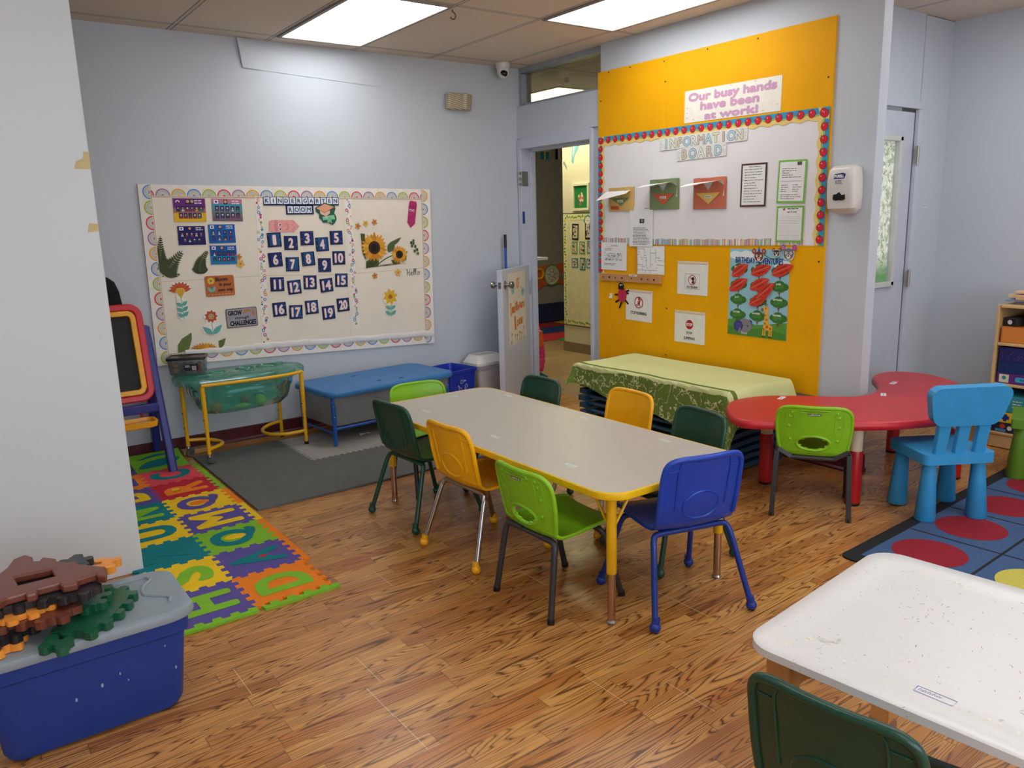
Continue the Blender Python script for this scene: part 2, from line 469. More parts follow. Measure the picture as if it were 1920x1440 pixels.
# door wall
MB().box((4.195, 4.97, 2.2725), (0.14, 1.048, 0.255)).box((4.205, 5.484, 1.35), (0.12, 0.02, 2.1)) \
    .box((4.205, 4.508, 1.2), (0.12, 0.09, 2.4)).build('wall_doorway', WALL)['kind'] = 'structure'
fr = MB()
fr.box((4.195, 5.464, 1.07), (0.16, 0.048, 2.14)).box((4.195, 4.567, 1.07), (0.16, 0.032, 2.14)).box((4.195, 5.014, 2.102), (0.16, 0.86, 0.085))
fr.box((4.225, 5.43, 1.03), (0.05, 0.022, 2.06)).box((4.225, 4.588, 1.03), (0.05, 0.012, 2.06)).box((4.225, 5.01, 2.05), (0.05, 0.85, 0.022))
door_frame = fr.build('door_1', TRIM, bevel=0.004); struct(door_frame)
hg = MB()
for dz in (-0.045, 0.0, 0.045): hg.box((4.106, 5.444, 1.82 + dz), (0.022, 0.014, 0.022))
hg.box((4.15, 5.435, 1.82), (0.07, 0.004, 0.12))
hg.build('hinge', pm('brushed_steel', (176, 172, 160), rough=0.32, metal=0.9), door_frame, bevel=0.002)
MB().box((4.13, 5.4345, 1.50), (0.022, 0.004, 0.10)).build('hinge_sticker', paper((38, 66, 140)), door_frame)
# glazed strip above the door
w1 = MB().box((4.205, 4.977, 2.412), (0.1, 1.03, 0.024)).box((4.205, 4.977, 2.685), (0.1, 1.03, 0.04)).box((4.205, 5.474, 2.54), (0.1, 0.036, 0.24)).box((4.205, 4.47, 2.54), (0.1, 0.02, 0.24)) \
    .build('window_1', pm('window_frame_grey', (158, 163, 172), rough=0.35), bevel=0.003)
struct(w1)
MB().box((4.205, 4.97, 2.545), (0.006, 0.96, 0.25)).build('pane', translucent('transom_glass', (240, 238, 214), 0.95, 0.02, 0.05), w1)
# alcove wall with the second door
MB().box((4.36, 2.823, 1.35), (0.31, 0.12, 2.70)).box((5.58, 2.823, 1.35), (0.376, 0.12, 2.70)).box((4.955, 2.823, 2.4275), (0.88, 0.12, 0.555)) \
    .build('wall_alcove', WALL)['kind'] = 'structure'
d2 = MB()
d2.box((4.95, 2.792, 0.505), (0.80, 0.045, 1.0)).box((4.95, 2.792, 2.01), (0.80, 0.045, 0.18)).box((4.63, 2.792, 1.463), (0.16, 0.045, 0.92)).box((5.255, 2.792, 1.463), (0.19, 0.045, 0.92))
door2 = d2.build('door_2', TRIM, bevel=0.003); struct(door2)
tr = MB()
for c, d in (((5.38, 2.757, 1.06), (0.045, 0.03, 2.12)), ((4.52, 2.757, 1.06), (0.045, 0.03, 2.12)), ((4.95, 2.757, 2.142), (0.905, 0.03, 0.045))): tr.box(c, d)
tr.build('frame', TRIM, door2, bevel=0.004)
tr = MB()
for c, d in (((5.175, 2.764, 1.463), (0.035, 0.03, 0.96)), ((4.695, 2.764, 1.463), (0.035, 0.03, 0.96)), ((4.935, 2.764, 1.93), (0.515, 0.03, 0.035)), ((4.935, 2.764, 0.995), (0.515, 0.03, 0.035))): tr.box(c, d)
tr.build('window_trim', pm('window_trim_pale', (206, 208, 206), rough=0.35), door2, bevel=0.004)
def frosted():
    t = NT('leafy_window_film'); co = t.coord()
    z = t.xyz(co)[2]
    v = t.n('ShaderNodeTexVoronoi', {'feature': 'DISTANCE_TO_EDGE'}, Scale=38.0); t.set(v, 'Vector', t.n('ShaderNodeMapping', None, Vector=co, Scale=(1.0, 1.0, 0.45)).outputs[0])
    n = t.noise(co, 22.0, 3.0, 0.6, 0.8)
    c = t.mix(t.math('GREATER_THAN', n, 0.54), lin((222, 226, 212)), lin((150, 168, 138)))
    c = t.mix(t.math('LESS_THAN', v.outputs[0], 0.05), c, lin((186, 196, 176)))
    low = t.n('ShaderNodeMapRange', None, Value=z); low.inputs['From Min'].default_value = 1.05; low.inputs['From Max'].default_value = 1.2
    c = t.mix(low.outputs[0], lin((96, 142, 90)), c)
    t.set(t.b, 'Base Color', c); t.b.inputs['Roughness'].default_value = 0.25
    t.set(t.b, 'Emission Color', c); t.b.inputs['Emission Strength'].default_value = 0.35  # film glows faintly in place of light from the bright room behind
    return t.m
MB().box((4.935, 2.792, 1.463), (0.48, 0.008, 0.92)).build('pane', frosted(), door2)
steel = pm('brushed_steel', (176, 172, 160), rough=0.32, metal=0.9)
for z in (1.83, 1.02):
    h = MB().cyl((5.357, 2.735, z - 0.06), (5.357, 2.735, z + 0.06), 0.009, 10).box((5.357, 2.7405, z), (0.04, 0.004, 0.11)).build('hinge', steel, door2)
# hall beyond the door
sbox('wall_hall_side', 5.75, 5.87, 4.0, 6.845, 0.0, ZC, CREAM)
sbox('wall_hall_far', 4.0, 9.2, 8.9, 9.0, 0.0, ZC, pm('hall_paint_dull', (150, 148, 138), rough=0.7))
sbox('wall_hall_end', 9.1, 9.2, 6.0, 8.9, 0.0, ZC, CREAM)
sbox('wall_hall_left', 4.27, 4.47, 5.93, 8.9, 0.0, ZC, CREAM)
sbox('baseboard_hall', 5.735, 5.75, 4.0, 6.845, 0.001, 0.11, pm('taupe_vinyl_base', (138, 122, 102), rough=0.5))
MAROON = pm('maroon_vinyl_base', (86, 26, 36), rough=0.35, var=0.15)
def baseboard(name, pts, h=0.10):
    """profile swept along wall: tall flat with rounded shoe"""
    mb = MB()
    for a, b, nrm in pts:
        a = Vector((a[0], a[1], 0)); b = Vector((b[0], b[1], 0)); n = Vector((nrm[0], nrm[1], 0))
        prof = [(0.0, h), (0.008, h - 0.004), (0.009, 0.022), (0.018, 0.012), (0.02, 0.0005), (0.0, 0.0005)]
        mb.loft([[p + n * d + Vector((0, 0, z)) for d, z in prof] for p in (a, b)], 0, (True, True), False)
    return struct(mb.build(name, MAROON))
baseboard('baseboard_back', [((-2.5, 5.494), (4.08, 5.494), (0, -1))])
baseboard('baseboard_board', [((4.12, 4.46), (4.12, 2.33), (-1, 0)), ((4.10, 2.33), (4.205, 2.33), (0, -1))], 0.10)
baseboard('baseboard_right', [((5.768, -3.0), (5.768, 2.763), (-1, 0))])
baseboard('baseboard_alcove', [((5.41, 2.763), (5.768, 2.763), (0, -1))])
# peeling wallpaper patch high on the back wall
pp = [(x * 0.06, 0) for x in range(3)]
mb = MB(); X0, X1, Z0, Z1 = 1.83, 2.86, 2.52, 2.70; nx, nz = 24, 4
for j in range(nz + 1):
    for i in range(nx + 1):
        s_, t_ = i / nx, j / nz
        lift = 0.03 * max(0, 1 - s_ * 7) * (0.3 + 0.7 * t_) * (1 if s_ < .1 else .6) + 0.003 * math.sin(s_ * 17) * (1 - t_)
        mb.v.append(Vector((X0 + (X1 - X0) * s_ + 0.03 * (1 - t_) * (1 - s_), 5.4925 - abs(lift), Z0 + (Z1 - Z0) * t_ - 0.05 * s_ * (1 - t_))))
mb.f = [(j * (nx + 1) + i, j * (nx + 1) + i + 1, (j + 1) * (nx + 1) + i + 1, (j + 1) * (nx + 1) + i) for j in range(nz) for i in range(nx)]
mb.m = [0] * len(mb.f); mb.s = [True] * len(mb.f)
struct(mb.build('trim_1', WALL))

# ---------------------------------------------------------------- ceiling lamps
def ceiling_lamp(x0, x1, y0, y1, label, strength=None, group='fluorescent ceiling panels', rgb=(250, 251, 250)):
    cx, cy = (x0 + x1) / 2, (y0 + y1) / 2; w, l = x1 - x0, y1 - y0
    t = thing('ceiling_light', label, 'ceiling light', (cx, cy, ZC), 0, group)
    f = MB(); b = 0.022
    f.box((0, l / 2 - b / 2, -0.006), (w, b, 0.012)).box((0, -l / 2 + b / 2, -0.006), (w, b, 0.012)).box((w / 2 - b / 2, 0, -0.006), (b, l - 2 * b, 0.012)).box((-w / 2 + b / 2, 0, -0.006), (b, l - 2 * b, 0.012))
    f.build('frame', pm('lamp_frame', (150, 142, 134), rough=0.5), t, bevel=0.002)
    MB().box((0, 0, -0.004), (w - 2 * b, l - 2 * b, 0.006)).build('diffuser', emit('lamp_diffuser_%d' % (strength or LAMP), rgb, strength or LAMP), t)
    return t
ceiling_lamp(2.05, 2.655, 4.12, 5.325, 'lit fluorescent ceiling panel in front of the camera dome, left of the two')
ceiling_lamp(3.30, 3.905, 2.90, 4.105, 'lit fluorescent ceiling panel beside the yellow board wall, right of the two')
for k, (x, y) in enumerate(((0.175, 1.07), (2.05, 0.46), (-1.7, 2.9), (0.175, -1.37), (3.30, -1.37), (4.55, 0.95), (3.3, -0.1))):  # unseen panels, some added as fill to brighten the right side
    ceiling_lamp(x, x + 0.605, y, y + 1.205, 'unseen lit fluorescent ceiling panel over the near half of the room')
ceiling_lamp(5.0, 5.605, 6.0, 7.15, 'lit yellowish ceiling panel in the hall, seen through the glass over the door', HALL_LAMP, None, (255, 246, 190))
mb = MB(); pts = [(0, 0, 0)] + [(0.02 * math.sin(a * .3), 0, -0.012 - 0.02 * (1 - math.cos(a * .3))) for a in range(0, 15)]
mb.tube(pts, 0.0035, 8)
tag(mb.build('ceiling_hook', pm('dark_hook', (70, 50, 46), rough=0.4), loc=(2.70, 4.20, ZC - 0.0005)), 'small dark hook hanging from the ceiling grid', 'hook')

# ---------------------------------------------------------------- fixtures on the walls
WHITE = pm('white_plastic', (226, 226, 222), rough=0.35, var=0.03)
BLACK = pm('black_plastic', (22, 22, 24), rough=0.3)
t = thing('security_camera', 'white dome security camera under the ceiling in the corner', 'camera', (3.90, 5.36, ZC))
MB().lathe([(0.055, 0.0), (0.055, -0.035), (0.05, -0.042)], 24).build('mount', WHITE, t)
MB().lathe([(0.001, -0.115), (0.02, -0.112), (0.036, -0.10), (0.047, -0.08), (0.05, -0.055), (0.046, -0.036)], 24).build('housing', WHITE, t)
T = Matrix.Translation((-0.012, -0.022, -0.085)) @ Matrix.Rotation(rad(55), 4, 'X')
MB().lathe([(0.001, 0.034), (0.015, 0.031), (0.027, 0.022), (0.031, 0.005)], 20, T=T).build('lens_dome', pm('smoked_dome', (14, 14, 18), rough=0.08), t)

t = thing('emergency_light', 'twin white emergency light fixture high on the back wall', 'light', (3.53, 5.494, 2.40))
lens = NT('ribbed_lens'); lco = lens.xyz(lens.coord())
lens.set(lens.b, 'Base Color', lens.mix(lens.math('GREATER_THAN', lens.math('SINE', lens.math('MULTIPLY', lens.math('ADD', lco[2], lens.math('MULTIPLY', lco[0], 0.2)), 420.0)), 0.0), lin((196, 186, 160)), lin((150, 140, 116))))
lens.b.inputs['Roughness'].default_value = 0.3
MB().box((0, -0.02, 0), (0.2, 0.036, 0.11)).build('housing', pm('aged_white', (206, 198, 178), rough=0.4), t, bevel=0.008)
for x, rz in ((-0.055, 0.0), (0.06, 0.55)):
    o = MB().box((0, 0, 0), (0.13 if x < 0 else 0.11, 0.05, 0.125)).build('lamp_head', lens.m, t, bevel=0.014, seg=3); o.location = (x, -0.062, 0); o.rotation_euler = (0.1, 0.02, rz)

t = thing('soap_dispenser', 'white hand sanitizer dispenser with blue logo on the narrow wall beside the yellow board', 'dispenser', (4.12, 2.46, 1.465))
W_, H_, D_ = 0.175, 0.255, 0.10
rings = []
for z, w, d in ((0.0, 0.10, 0.05), (0.006, 0.12, 0.075), (0.03, 0.165, 0.10), (0.09, 0.172, 0.105), (0.18, 0.165, 0.115), (0.235, 0.15, 0.11), (0.252, 0.13, 0.095), (0.258, 0.11, 0.07)):
    rings.append([(-d / 2 + p[0], p[1], z) for p in rrect(d, w, 0.028, 4)])
MB().loft(rings).build('body', pm('dispenser_white', (214, 211, 204), rough=0.25, var=0.02), t)
a = Art(); a.base([(0.016, 0.0), (0.0, 0.017), (-0.016, 0.006), (-0.034, 0.004), (-0.036, -0.022), (-0.02, -0.028), (0.0, -0.026), (0.02, -0.028), (0.036, -0.022), (0.034, 0.004)], BLACK)
o = a.build('sensor_window', parent=t); o.matrix_local = Matrix.Translation((-0.1080, 0, 0.10)) @ Matrix(((0, 0, -1), (-1, 0, 0), (0, 1, 0))).to_4x4()
a = Art(0.0008); a.base([(-0.032, -0.014), (0.03, -0.014), (0.036, 0.010), (0.02, 0.016), (-0.028, 0.012)], (34, 44, 120))
a.text('PURELL', 0.0, 0.0, 0.014, (236, 236, 240), 1, w=0.052, bold=0.0008)
a.lines(-0.022, 0.022, (-0.024, -0.031, -0.038), 0.003, (60, 70, 120))
o = a.build('logo_decal', parent=t); o.matrix_local = Matrix.Translation((-0.1135, 0, 0.20)) @ Matrix(((0, 0.06, -1), (-1, 0, 0), (0, 1, 0.06))).to_4x4()

a = Art(); a.rect(0.045, 0.022, (232, 234, 236)); a.lines(-0.019, 0.02, (0.004, -0.003), 0.0035, (50, 50, 56), rag=0.1)
a.build('wall_label', 'tiny white printed label on the alcove wall beside the door hinges', 'label', 'C', 5.55, 1.50, 0.0005, -0.03)
for nm, u, v, pts, lb in (('tape_patch', 0.545, 1.755, [(-.03, -.03), (.03, -.03), (.03, .035), (.012, .04), (.006, .012), (-.02, .0)], 'upper scrap of yellowed tape on the edge of the pale pillar'),
                          ('tape_patch', 0.556, 1.497, [(-.022, -.018), (.019, -.015), (.019, .014), (-.014, .018)], 'lower scrap of yellowed tape on the edge of the pale pillar')):
    Art(0.0006).base(pts, (208, 190, 140)).build(nm, lb, 'tape', 'L', u, v, 0.0003)
# ================================================================ kindergarten board on the back wall
NAVY = (30, 42, 84); INK = (28, 28, 34); IVORY = (236, 228, 212)
kb = thing('bulletin_board', 'large white paper-covered kindergarten board with a rainbow border on the back wall', 'bulletin board', (2.174, 5.494, 1.165))
TILT = -0.012
def onboard(a, name, u, v, off, parent):
    o = a.build(name, parent=parent)
    o.matrix_local = Matrix.Translation(-Vector(kb.location)) @ plane_matrix('A', u, v, off, 0)
    return o
quad = [(3.246 - 2.174, 1.735 - 1.165), (1.124 - 2.174, 1.766 - 1.165), (1.115 - 2.174, 0.605 - 1.165), (3.222 - 2.174, 0.522 - 1.165)]
a = Art(0.008); a.base(quad, pm('cork_edge', (186, 140, 92), rough=0.8)); onboard(a, 'frame', 2.174, 1.165, 0.0005, kb)
def bq(s, t):
    """point of the board at fraction s from left and t from bottom"""
    tl, tr_, bl, br = (1.124, 1.766), (3.246, 1.735), (1.115, 0.605), (3.222, 0.522)
    return tuple((bl[k] * (1 - s) + br[k] * s) * (1 - t) + (tl[k] * (1 - s) + tr_[k] * s) * t - (2.174, 1.165)[k] for k in (0, 1))
a = Art(0.001); a.base([bq(.985, .985), bq(.012, .985), bq(.012, .015), bq(.985, .015)], pm('backing_paper', IVORY, rough=0.75, var=0.03, scale=3.0))
a.stroke([bq(.03, .47), bq(.33, .485), bq(.64, .475), bq(.97, .50)], 0.0035, (206, 198, 182), 1)
a.stroke([bq(.655, .08), bq(.65, .95)], 0.002, (214, 206, 190), 1)
onboard(a, 'backing_paper', 2.174, 1.165, 0.0095, kb)
# rainbow border
RB = [(222, 84, 104), (172, 128, 178), (232, 168, 60), (116, 150, 210), (176, 186, 62)]
a = Art(0.001); BW = 0.075
def border(p0, p1, inward, n, c0, dl=0):
    dx, dy = p1[0] - p0[0], p1[1] - p0[1]; L = math.hypot(dx, dy); ux, uy = dx / L, dy / L
    ix, iy = inward
    q = [(p0[0], p0[1]), (p1[0], p1[1]), (p1[0] + ix * BW, p1[1] + iy * BW), (p0[0] + ix * BW, p0[1] + iy * BW)]
    a.poly(q, (238, 234, 226), 1 + dl)
    a.stroke([q[3], q[2]], 0.003, (196, 152, 112), 3 + dl)
    base = math.atan2(-iy, -ix)
    st = L / n
    for k in range(n):
        cx = p0[0] + ux * st * (k + .5) + ix * BW * .93; cy = p0[1] + uy * st * (k + .5) + iy * BW * .93
        c = RB[(k + c0) % 5]
        for r_, w_, m_ in ((.046, .010, c), (.032, .004, (140, 170, 140)), (.025, .003, (150, 178, 176)), (.019, .0035, (196, 150, 120)), (.011, .011, c)):
            a.ring(cx, cy, r_ - w_, r_, m_, 2 + dl, base - PI / 2, base + PI / 2, 12)
TL, TR, BL, BR = bq(0, 1), bq(1, 1), bq(0, 0), bq(1, 0)
a.base([(0.001, 0.001), (0, 0.001), (0, 0)], IVORY)
border(TL, TR, (-0.01, -1), 22, 0); border(BL, BR, (0.03, 1), 21, 3); border(TL, BL, (1, 0), 12, 3, 3); border(TR, BR, (-1, 0), 12, 2, 3)
onboard(a, 'rainbow_border', 2.174, 1.165, 0.0120, kb)
# dotted dividers
DOT = [(62, 150, 178), (184, 50, 110), (150, 176, 70), (224, 142, 70), (196, 76, 116), (56, 130, 170)]
for x0, z0, x1, z1 in ((1.884, 1.685, 1.842, 0.617), (2.543, 1.68, 2.550, 0.728)):
    a = Art(0.0008); P = []; Q = []; n = 46
    for i in range(n + 1):
        t_ = i / n; x = x0 + (x1 - x0) * t_ - 2.174; z = z0 + (z1 - z0) * t_ - 1.165
        w = 0.024 + 0.003 * math.sin(i * 1.5); P.append((x + w, z)); Q.append((x - w, z))
    a.base(P + Q[::-1], (240, 234, 226))
    for i in range(64):
        t_ = (i + .4) / 64.5; x = x0 + (x1 - x0) * t_ - 2.174 + random.choice((-.013, -.003, .009, .015)); z = z0 + (z1 - z0) * t_ - 1.165
        r_ = random.choice((.005, .007, .010, .012)); c = random.choice(DOT)
        if r_ > .006 and random.random() < .7: a.ring(x, z, r_ * .5, r_, c, 1, n=12)
        else: a.disc(x, z, r_ * .8, c, 1, 10)
    onboard(a, 'dotted_divider', 2.174, 1.165, 0.0115, kb)
# loose white paper rolled along the lower edge
for u, v, w, h, r_ in ((2.697, 0.620, 1.05, 0.045, -0.036), (1.969, 0.652, 0.41, 0.046, -0.03), (1.53, 0.662, 0.47, 0.04, -0.03)):
    mb = MB(); n = 18
    mb.loft([[((i / n - .5) * w, h / 2 * math.cos(a_) + .003 * math.sin(i * 1.3), 0.004 + (0.006 + .003 * math.sin(i)) * max(0, math.sin(a_))) for a_ in [PI * k / 6 for k in range(7)]] for i in range(n + 1)], 0, (False, False))
    o = mb.build('folded_paper_strip', paper((228, 226, 222)), kb); o.matrix_local = Matrix.Translation(-Vector(kb.location)) @ plane_matrix('A', u, v, 0.012, r_)

OFF = 0.0135
# class photo sheets: rows of small portrait tiles
def portraits(a, rows, cols_list, w, y0, dy, ph, bgc):
    cl = [(176, 52, 60), (52, 66, 130), (206, 202, 204), (60, 60, 70), (216, 170, 60), (130, 70, 110), (70, 130, 110)]
    sk = [(226, 184, 156), (196, 144, 112), (130, 88, 64), (236, 200, 176)]
    for r_, nc in enumerate(cols_list):
        for k in range(nc):
            x = (k - (nc - 1) / 2) * (w * .86 / max(cols_list)); y = y0 - r_ * dy; pw = ph * .72
            a.bar(x, y, pw, ph, bgc, 1)
            a.poly([(x - pw * .38, y - ph * .47), (x + pw * .38, y - ph * .47), (x + pw * .25, y - ph * .12), (x - pw * .25, y - ph * .12)], random.choice(cl), 2)
            a.disc(x, y + ph * .16, ph * .22, (44, 32, 28), 2, 10); a.disc(x, y + ph * .10, ph * .17, random.choice(sk), 3, 10)
def sheet(u, v, w, h, rot, label, top, bot, rows, split, head, two=False):
    a = Art(); a.rect(w, h, top)
    if bot:
        n = len(bot)
        for i, (c, f0, f1) in enumerate(bot): a.bar(0, h / 2 - h * (f0 + f1) / 2, w, h * (f1 - f0), c, 1)
    a.th += 0.0004
    portraits(a, len(rows), rows, w, h * .06, h * .30, h * .24, (40, 56, 110))
    for k in range(2 if two else 1): a.bar(-.01 + .028 * k, h * .36, h * .17, h * .20, (50, 50, 60), 1); a.disc(-.01 + .028 * k, h * .37, h * .07, (214, 160, 130), 2, 10)
    if head: a.bar(-w * .36, h * .36, w * .15, h * .17, (236, 236, 240), 1); a.disc(-w * .36, h * .36, h * .05, (40, 60, 120), 2, 10)
    else: a.ring(-w * .36, h * .33, .008, .014, (240, 230, 210), 1, 0, PI, 10)
    a.lines(w * .16, w * .42, (h * .40, h * .30), h * .045, (236, 232, 240), 1, rag=.2)
    return a.build('class_photo_sheet', label, 'photo sheet', 'A', u, v, OFF, rot, 'class photo sheets')
sheet(1.424, 1.602, 0.202, 0.150, -0.015, 'class photo sheet fading from purple to yellow, upper left on the board', (112, 46, 128), [((172, 110, 110), .42, .62), ((230, 186, 40), .62, 1.0)], (6, 5), 0, False, True)
sheet(1.666, 1.599, 0.199, 0.146, -0.03, 'class photo sheet in pink, teal and grey bands', (196, 120, 150), [((74, 150, 176), .2, .55), ((110, 128, 124), .55, .8), ((116, 100, 112), .8, 1.0)], (5, 5), 0, True)
sheet(1.419, 1.439, 0.173, 0.122, -0.018, 'dark indigo class photo sheet', (44, 36, 104), None, (5, 4), 0, True)
sheet(1.615, 1.444, 0.175, 0.124, -0.014, 'bright blue class photo sheet with eight tiles beside the dark indigo one', (22, 98, 180), None, (4, 4), 0, True)
sheet(1.612, 1.304, 0.175, 0.126, -0.03, 'bright blue class photo sheet with ten tiles, lowest of the five', (24, 88, 168), [((30, 130, 190), .55, 1.0)], (5, 5), 0, True)
# heading
a = Art(); a.rect(0.556, 0.058, NAVY)
for k, ch in enumerate('KINDERGARTEN'):
    x = -.253 + k * .046; a.bar(x, .004, .040, .044, (226, 234, 238), 1, random.uniform(-.05, .05)); a.text(ch, x, .004, .027, (44, 70, 124), 2, bold=.0012)
a.build('heading_strip', 'navy heading strip with letter cards spelling KINDERGARTEN', 'heading', 'A', 2.193, 1.652, OFF, -0.012)
a = Art(); a.rect(0.204, 0.066, NAVY)
for k, ch in enumerate('ROOM'):
    x = -.070 + k * .046; a.bar(x, .001, .041, .046, (226, 234, 238), 1); a.text(ch, x, .001, .029, (44, 70, 124), 2, bold=.0012)
a.build('heading_strip', 'short navy heading strip with letter cards spelling ROOM', 'heading', 'A', 2.173, 1.594, OFF, -0.004)
# graduation cap cut-out
a = Art(0.003); sc = .158 / 2
a.base([(x * sc, y * sc) for x, y in ((-.1, 1.0), (-1.0, .55), (-.95, .2), (-.65, 0.0), (-.7, -.35), (-.45, -.55), (-.35, -.8), (.1, -.78), (.55, -1.0), (.75, -.9), (1.0, -.5), (.95, -.2), (.8, .05), (.95, .45), (.9, .75))], (44, 96, 84))
a.poly([(x * sc, y * sc) for x, y in ((-.1, .9), (-.92, .5), (-.15, .1), (.85, .6))], (232, 166, 132), 1)
a.poly([(x * sc, y * sc) for x, y in ((-.6, .32), (-.15, .1), (.4, .33), (.35, 0.0), (-.05, -.2), (-.55, 0.0))], (238, 190, 166), 2)
a.stroke([(x * sc, y * sc) for x, y in ((-.92, .5), (-.15, .1), (.85, .6))], .0025, (120, 70, 60), 3)
a.poly([(x * sc, y * sc) for x, y in ((-.4, -.25), (.75, -.1), (.85, -.5), (-.35, -.55))], (142, 206, 168), 3)
a.poly([(x * sc, y * sc) for x, y in ((.1, -.3), (.45, -.3), (.5, -.88), (.3, -.75), (.05, -.85))], (120, 190, 150), 4)
a.disc(0, -.33 * sc, .012, (160, 214, 180), 5, 12)
a.build('graduation_cap_cutout', 'green-edged paper cutout of an orange graduation cap and scroll', 'cutout', 'A', 2.367, 1.562, OFF, 0)
# pencil cut-outs
def pencil(L, W, body, tip, label, u, v, rot, dark, face):
    a = Art(0.0015)
    a.base([(L / 2, 0), (L * .32, W / 2), (-L * .42, W / 2), (-L * .5, W * .36), (-L * .5, -W * .36), (-L * .42, -W / 2), (L * .32, -W / 2)], body)
    for x in (-.31, -.275, -.24): a.stroke([(L * x, -W * .48), (L * (x - .006), 0), (L * x, W * .48)], .0018, dark, 1)
    a.stroke([(L * .27, W * .48), (L * .33, W * .22), (L * .25, W * .08), (L * .34, -W * .08), (L * .26, -W * .25), (L * .3, -W * .48)], .0016, dark, 1)
    for y in (.10, -.26): a.disc(L * -.15, W * y, .0095, (238, 238, 240), 1, 12); a.disc(L * -.145, W * y, .0062, (40, 70, 110), 2, 12)
    a.ring(L * .02, -W * .05, W * .28, W * .305, dark, 1, -PI * .42, PI * .42, 10)
    a.build('pencil_cutout', label, 'cutout', 'A', u, v, OFF, rot)
pencil(.215, .082, (238, 162, 160), None, 'pale pink paper pencil with a face lying above the number cards', 2.050, 1.484, -0.03, (120, 60, 64), 1)
pencil(.205, .068, (184, 52, 112), None, 'magenta paper pencil with a face pointing down at the right edge of the board', 3.075, 1.545, -PI / 2 - 0.17, (110, 24, 70), 1)
# number cards
NUM = [(1.969, 1.391), (2.087, 1.365), (2.209, 1.394), (2.320, 1.347), (2.433, 1.390), (1.965, 1.254), (2.086, 1.216), (2.206, 1.248), (2.327, 1.197), (2.442, 1.243), (1.963, 1.082), (2.086, 1.053), (2.206, 1.079), (2.330, 1.050), (2.450, 1.079), (1.963, .904), (2.082, .875), (2.204, .899), (2.331, .848), (2.450, .896)]
for k, (u, v) in enumerate(NUM):
    a = Art(0.0015); a.rect(.099, .099, NAVY)
    a.bar(.004, .002, .070, .082, random.choice([(34, 84, 138), (30, 60, 124), (26, 54, 116)]), 1)
    s_ = str(k + 1); wd = .030 if len(s_) == 1 else .060
    if s_ == '1': wd = .018
    if s_ == '11': wd = .046
    a.text(s_, 0, 0, .064, (206, 110, 116), 2, w=wd, bold=.0050)
    a.text(s_, 0, 0, .064, (238, 226, 220), 3, w=wd, bold=.0032)
    vs, fs = text_polys(s_); x0 = min(p[0] for p in vs); x1 = max(p[0] for p in vs)
    for p in random.sample(vs, min(9, len(vs))): a.disc((p[0] - (x0 + x1) / 2) * wd / (x1 - x0), (p[1] - .35) * .060 / .7, .0016, (90, 60, 80), 5, 6)
    for _ in range(2): a.disc(random.choice((-.04, .04)), random.uniform(-.04, .04), .002, (214, 222, 236), 2, 6)
    a.build('number_card', 'navy card with the white number %d' % (k + 1), 'number card', 'A', u, v, OFF, random.uniform(-.06, .05), 'number cards')
# cards with sayings
a = Art(0.002); a.rect(.192, .138, (190, 106, 62), .012)
for i in range(9): a.disc(-.058 + .016 * math.cos(i * 2 * PI / 9), .046 - .01 + .016 * math.sin(i * 2 * PI / 9), .008, (226, 190, 72), 1, 10)
a.disc(-.058, .036, .009, (150, 140, 70), 2); a.stroke([(-.058, .02), (-.054, -.045)], .003, (80, 130, 110), 1)
a.leaf(-.054, -.04, -.085, -.005, .02, (120, 186, 178), 2); a.leaf(-.054, -.04, -.03, 0, .02, (120, 186, 178), 2)
a.text('Bloom', .012, .045, .026, INK, 1, w=.078, bold=.001, rot=.02); a.text('in your', .036, .010, .022, INK, 1, w=.080, bold=.001); a.text('own way', .034, -.026, .020, INK, 1, w=.100, bold=.001, rot=.03)
for k in range(8): a.bar(-.08 + k * .023, -.057, .014, .0025, (232, 196, 130), 1, .03)
a.build('saying_card', 'rust card with a yellow flower reading Bloom in your own way', 'card', 'A', 1.567, 1.099, OFF, -.006)
a = Art(0.002); a.rect(.214, .133, (112, 96, 98), .01); a.poly(rrect(.202, .122, .009), (160, 158, 166), 1)
a.text('GROW', -.045, .035, .030, INK, 2, w=.092, bold=.0016); a.text('CHALLENGES', .005, -.036, .031, INK, 2, w=.178, bold=.0018)
a.text('through', 0, .001, .017, INK, 2, w=.096, slant=.35, bold=.0006)
a.leaf(.01, .036, .062, .05, .022, (206, 124, 72), 2); a.leaf(.088, .0, .078, .05, .02, (206, 124, 72), 2); a.stroke([(.05, .044), (.085, .05)], .0015, (110, 66, 50), 3)
a.ring(-.092, .0, .008, .0105, (150, 92, 80), 2, -2, 2.4, 10)
a.build('saying_card', 'grey card reading GROW through CHALLENGES', 'card', 'A', 1.693, .872, OFF, .004)
# cut-out flowers
TEAL = (104, 176, 168); STEM = (84, 150, 132)
def flower_a():
    a = Art(0.0012); W = (240, 236, 226)
    a.base([(.07, .06), (.06, .09), (.02, .11), (-.02, .11), (-.06, .09), (-.072, .06), (-.03, .035), (-.03, -.13), (0, -.15), (.035, -.13), (.03, .035)], W)
    for i in range(9):
        an = PI * (.04 + .92 * i / 8); a.leaf(0, .05, .072 * math.cos(an), .052 + .058 * math.sin(an), .03, (204, 92, 62), 1 + (i % 2))
    a.poly([(0, .0), (.032, .048), (.02, .068), (-.02, .068), (-.032, .048)], (228, 178, 62), 3)
    for x in (-.012, 0, .012): a.stroke([(x, .02), (x * 1.2, .058)], .002, (170, 110, 40), 4)
    a.stroke([(0, 0), (0, -.14)], .003, STEM, 2)
    for i, y in enumerate((-.03, -.065, -.10)): a.leaf(0, y - .02, .036, y + .01, .026, TEAL, 3); a.leaf(0, y - .025, -.036, y + .004, .026, TEAL, 3)
    return a
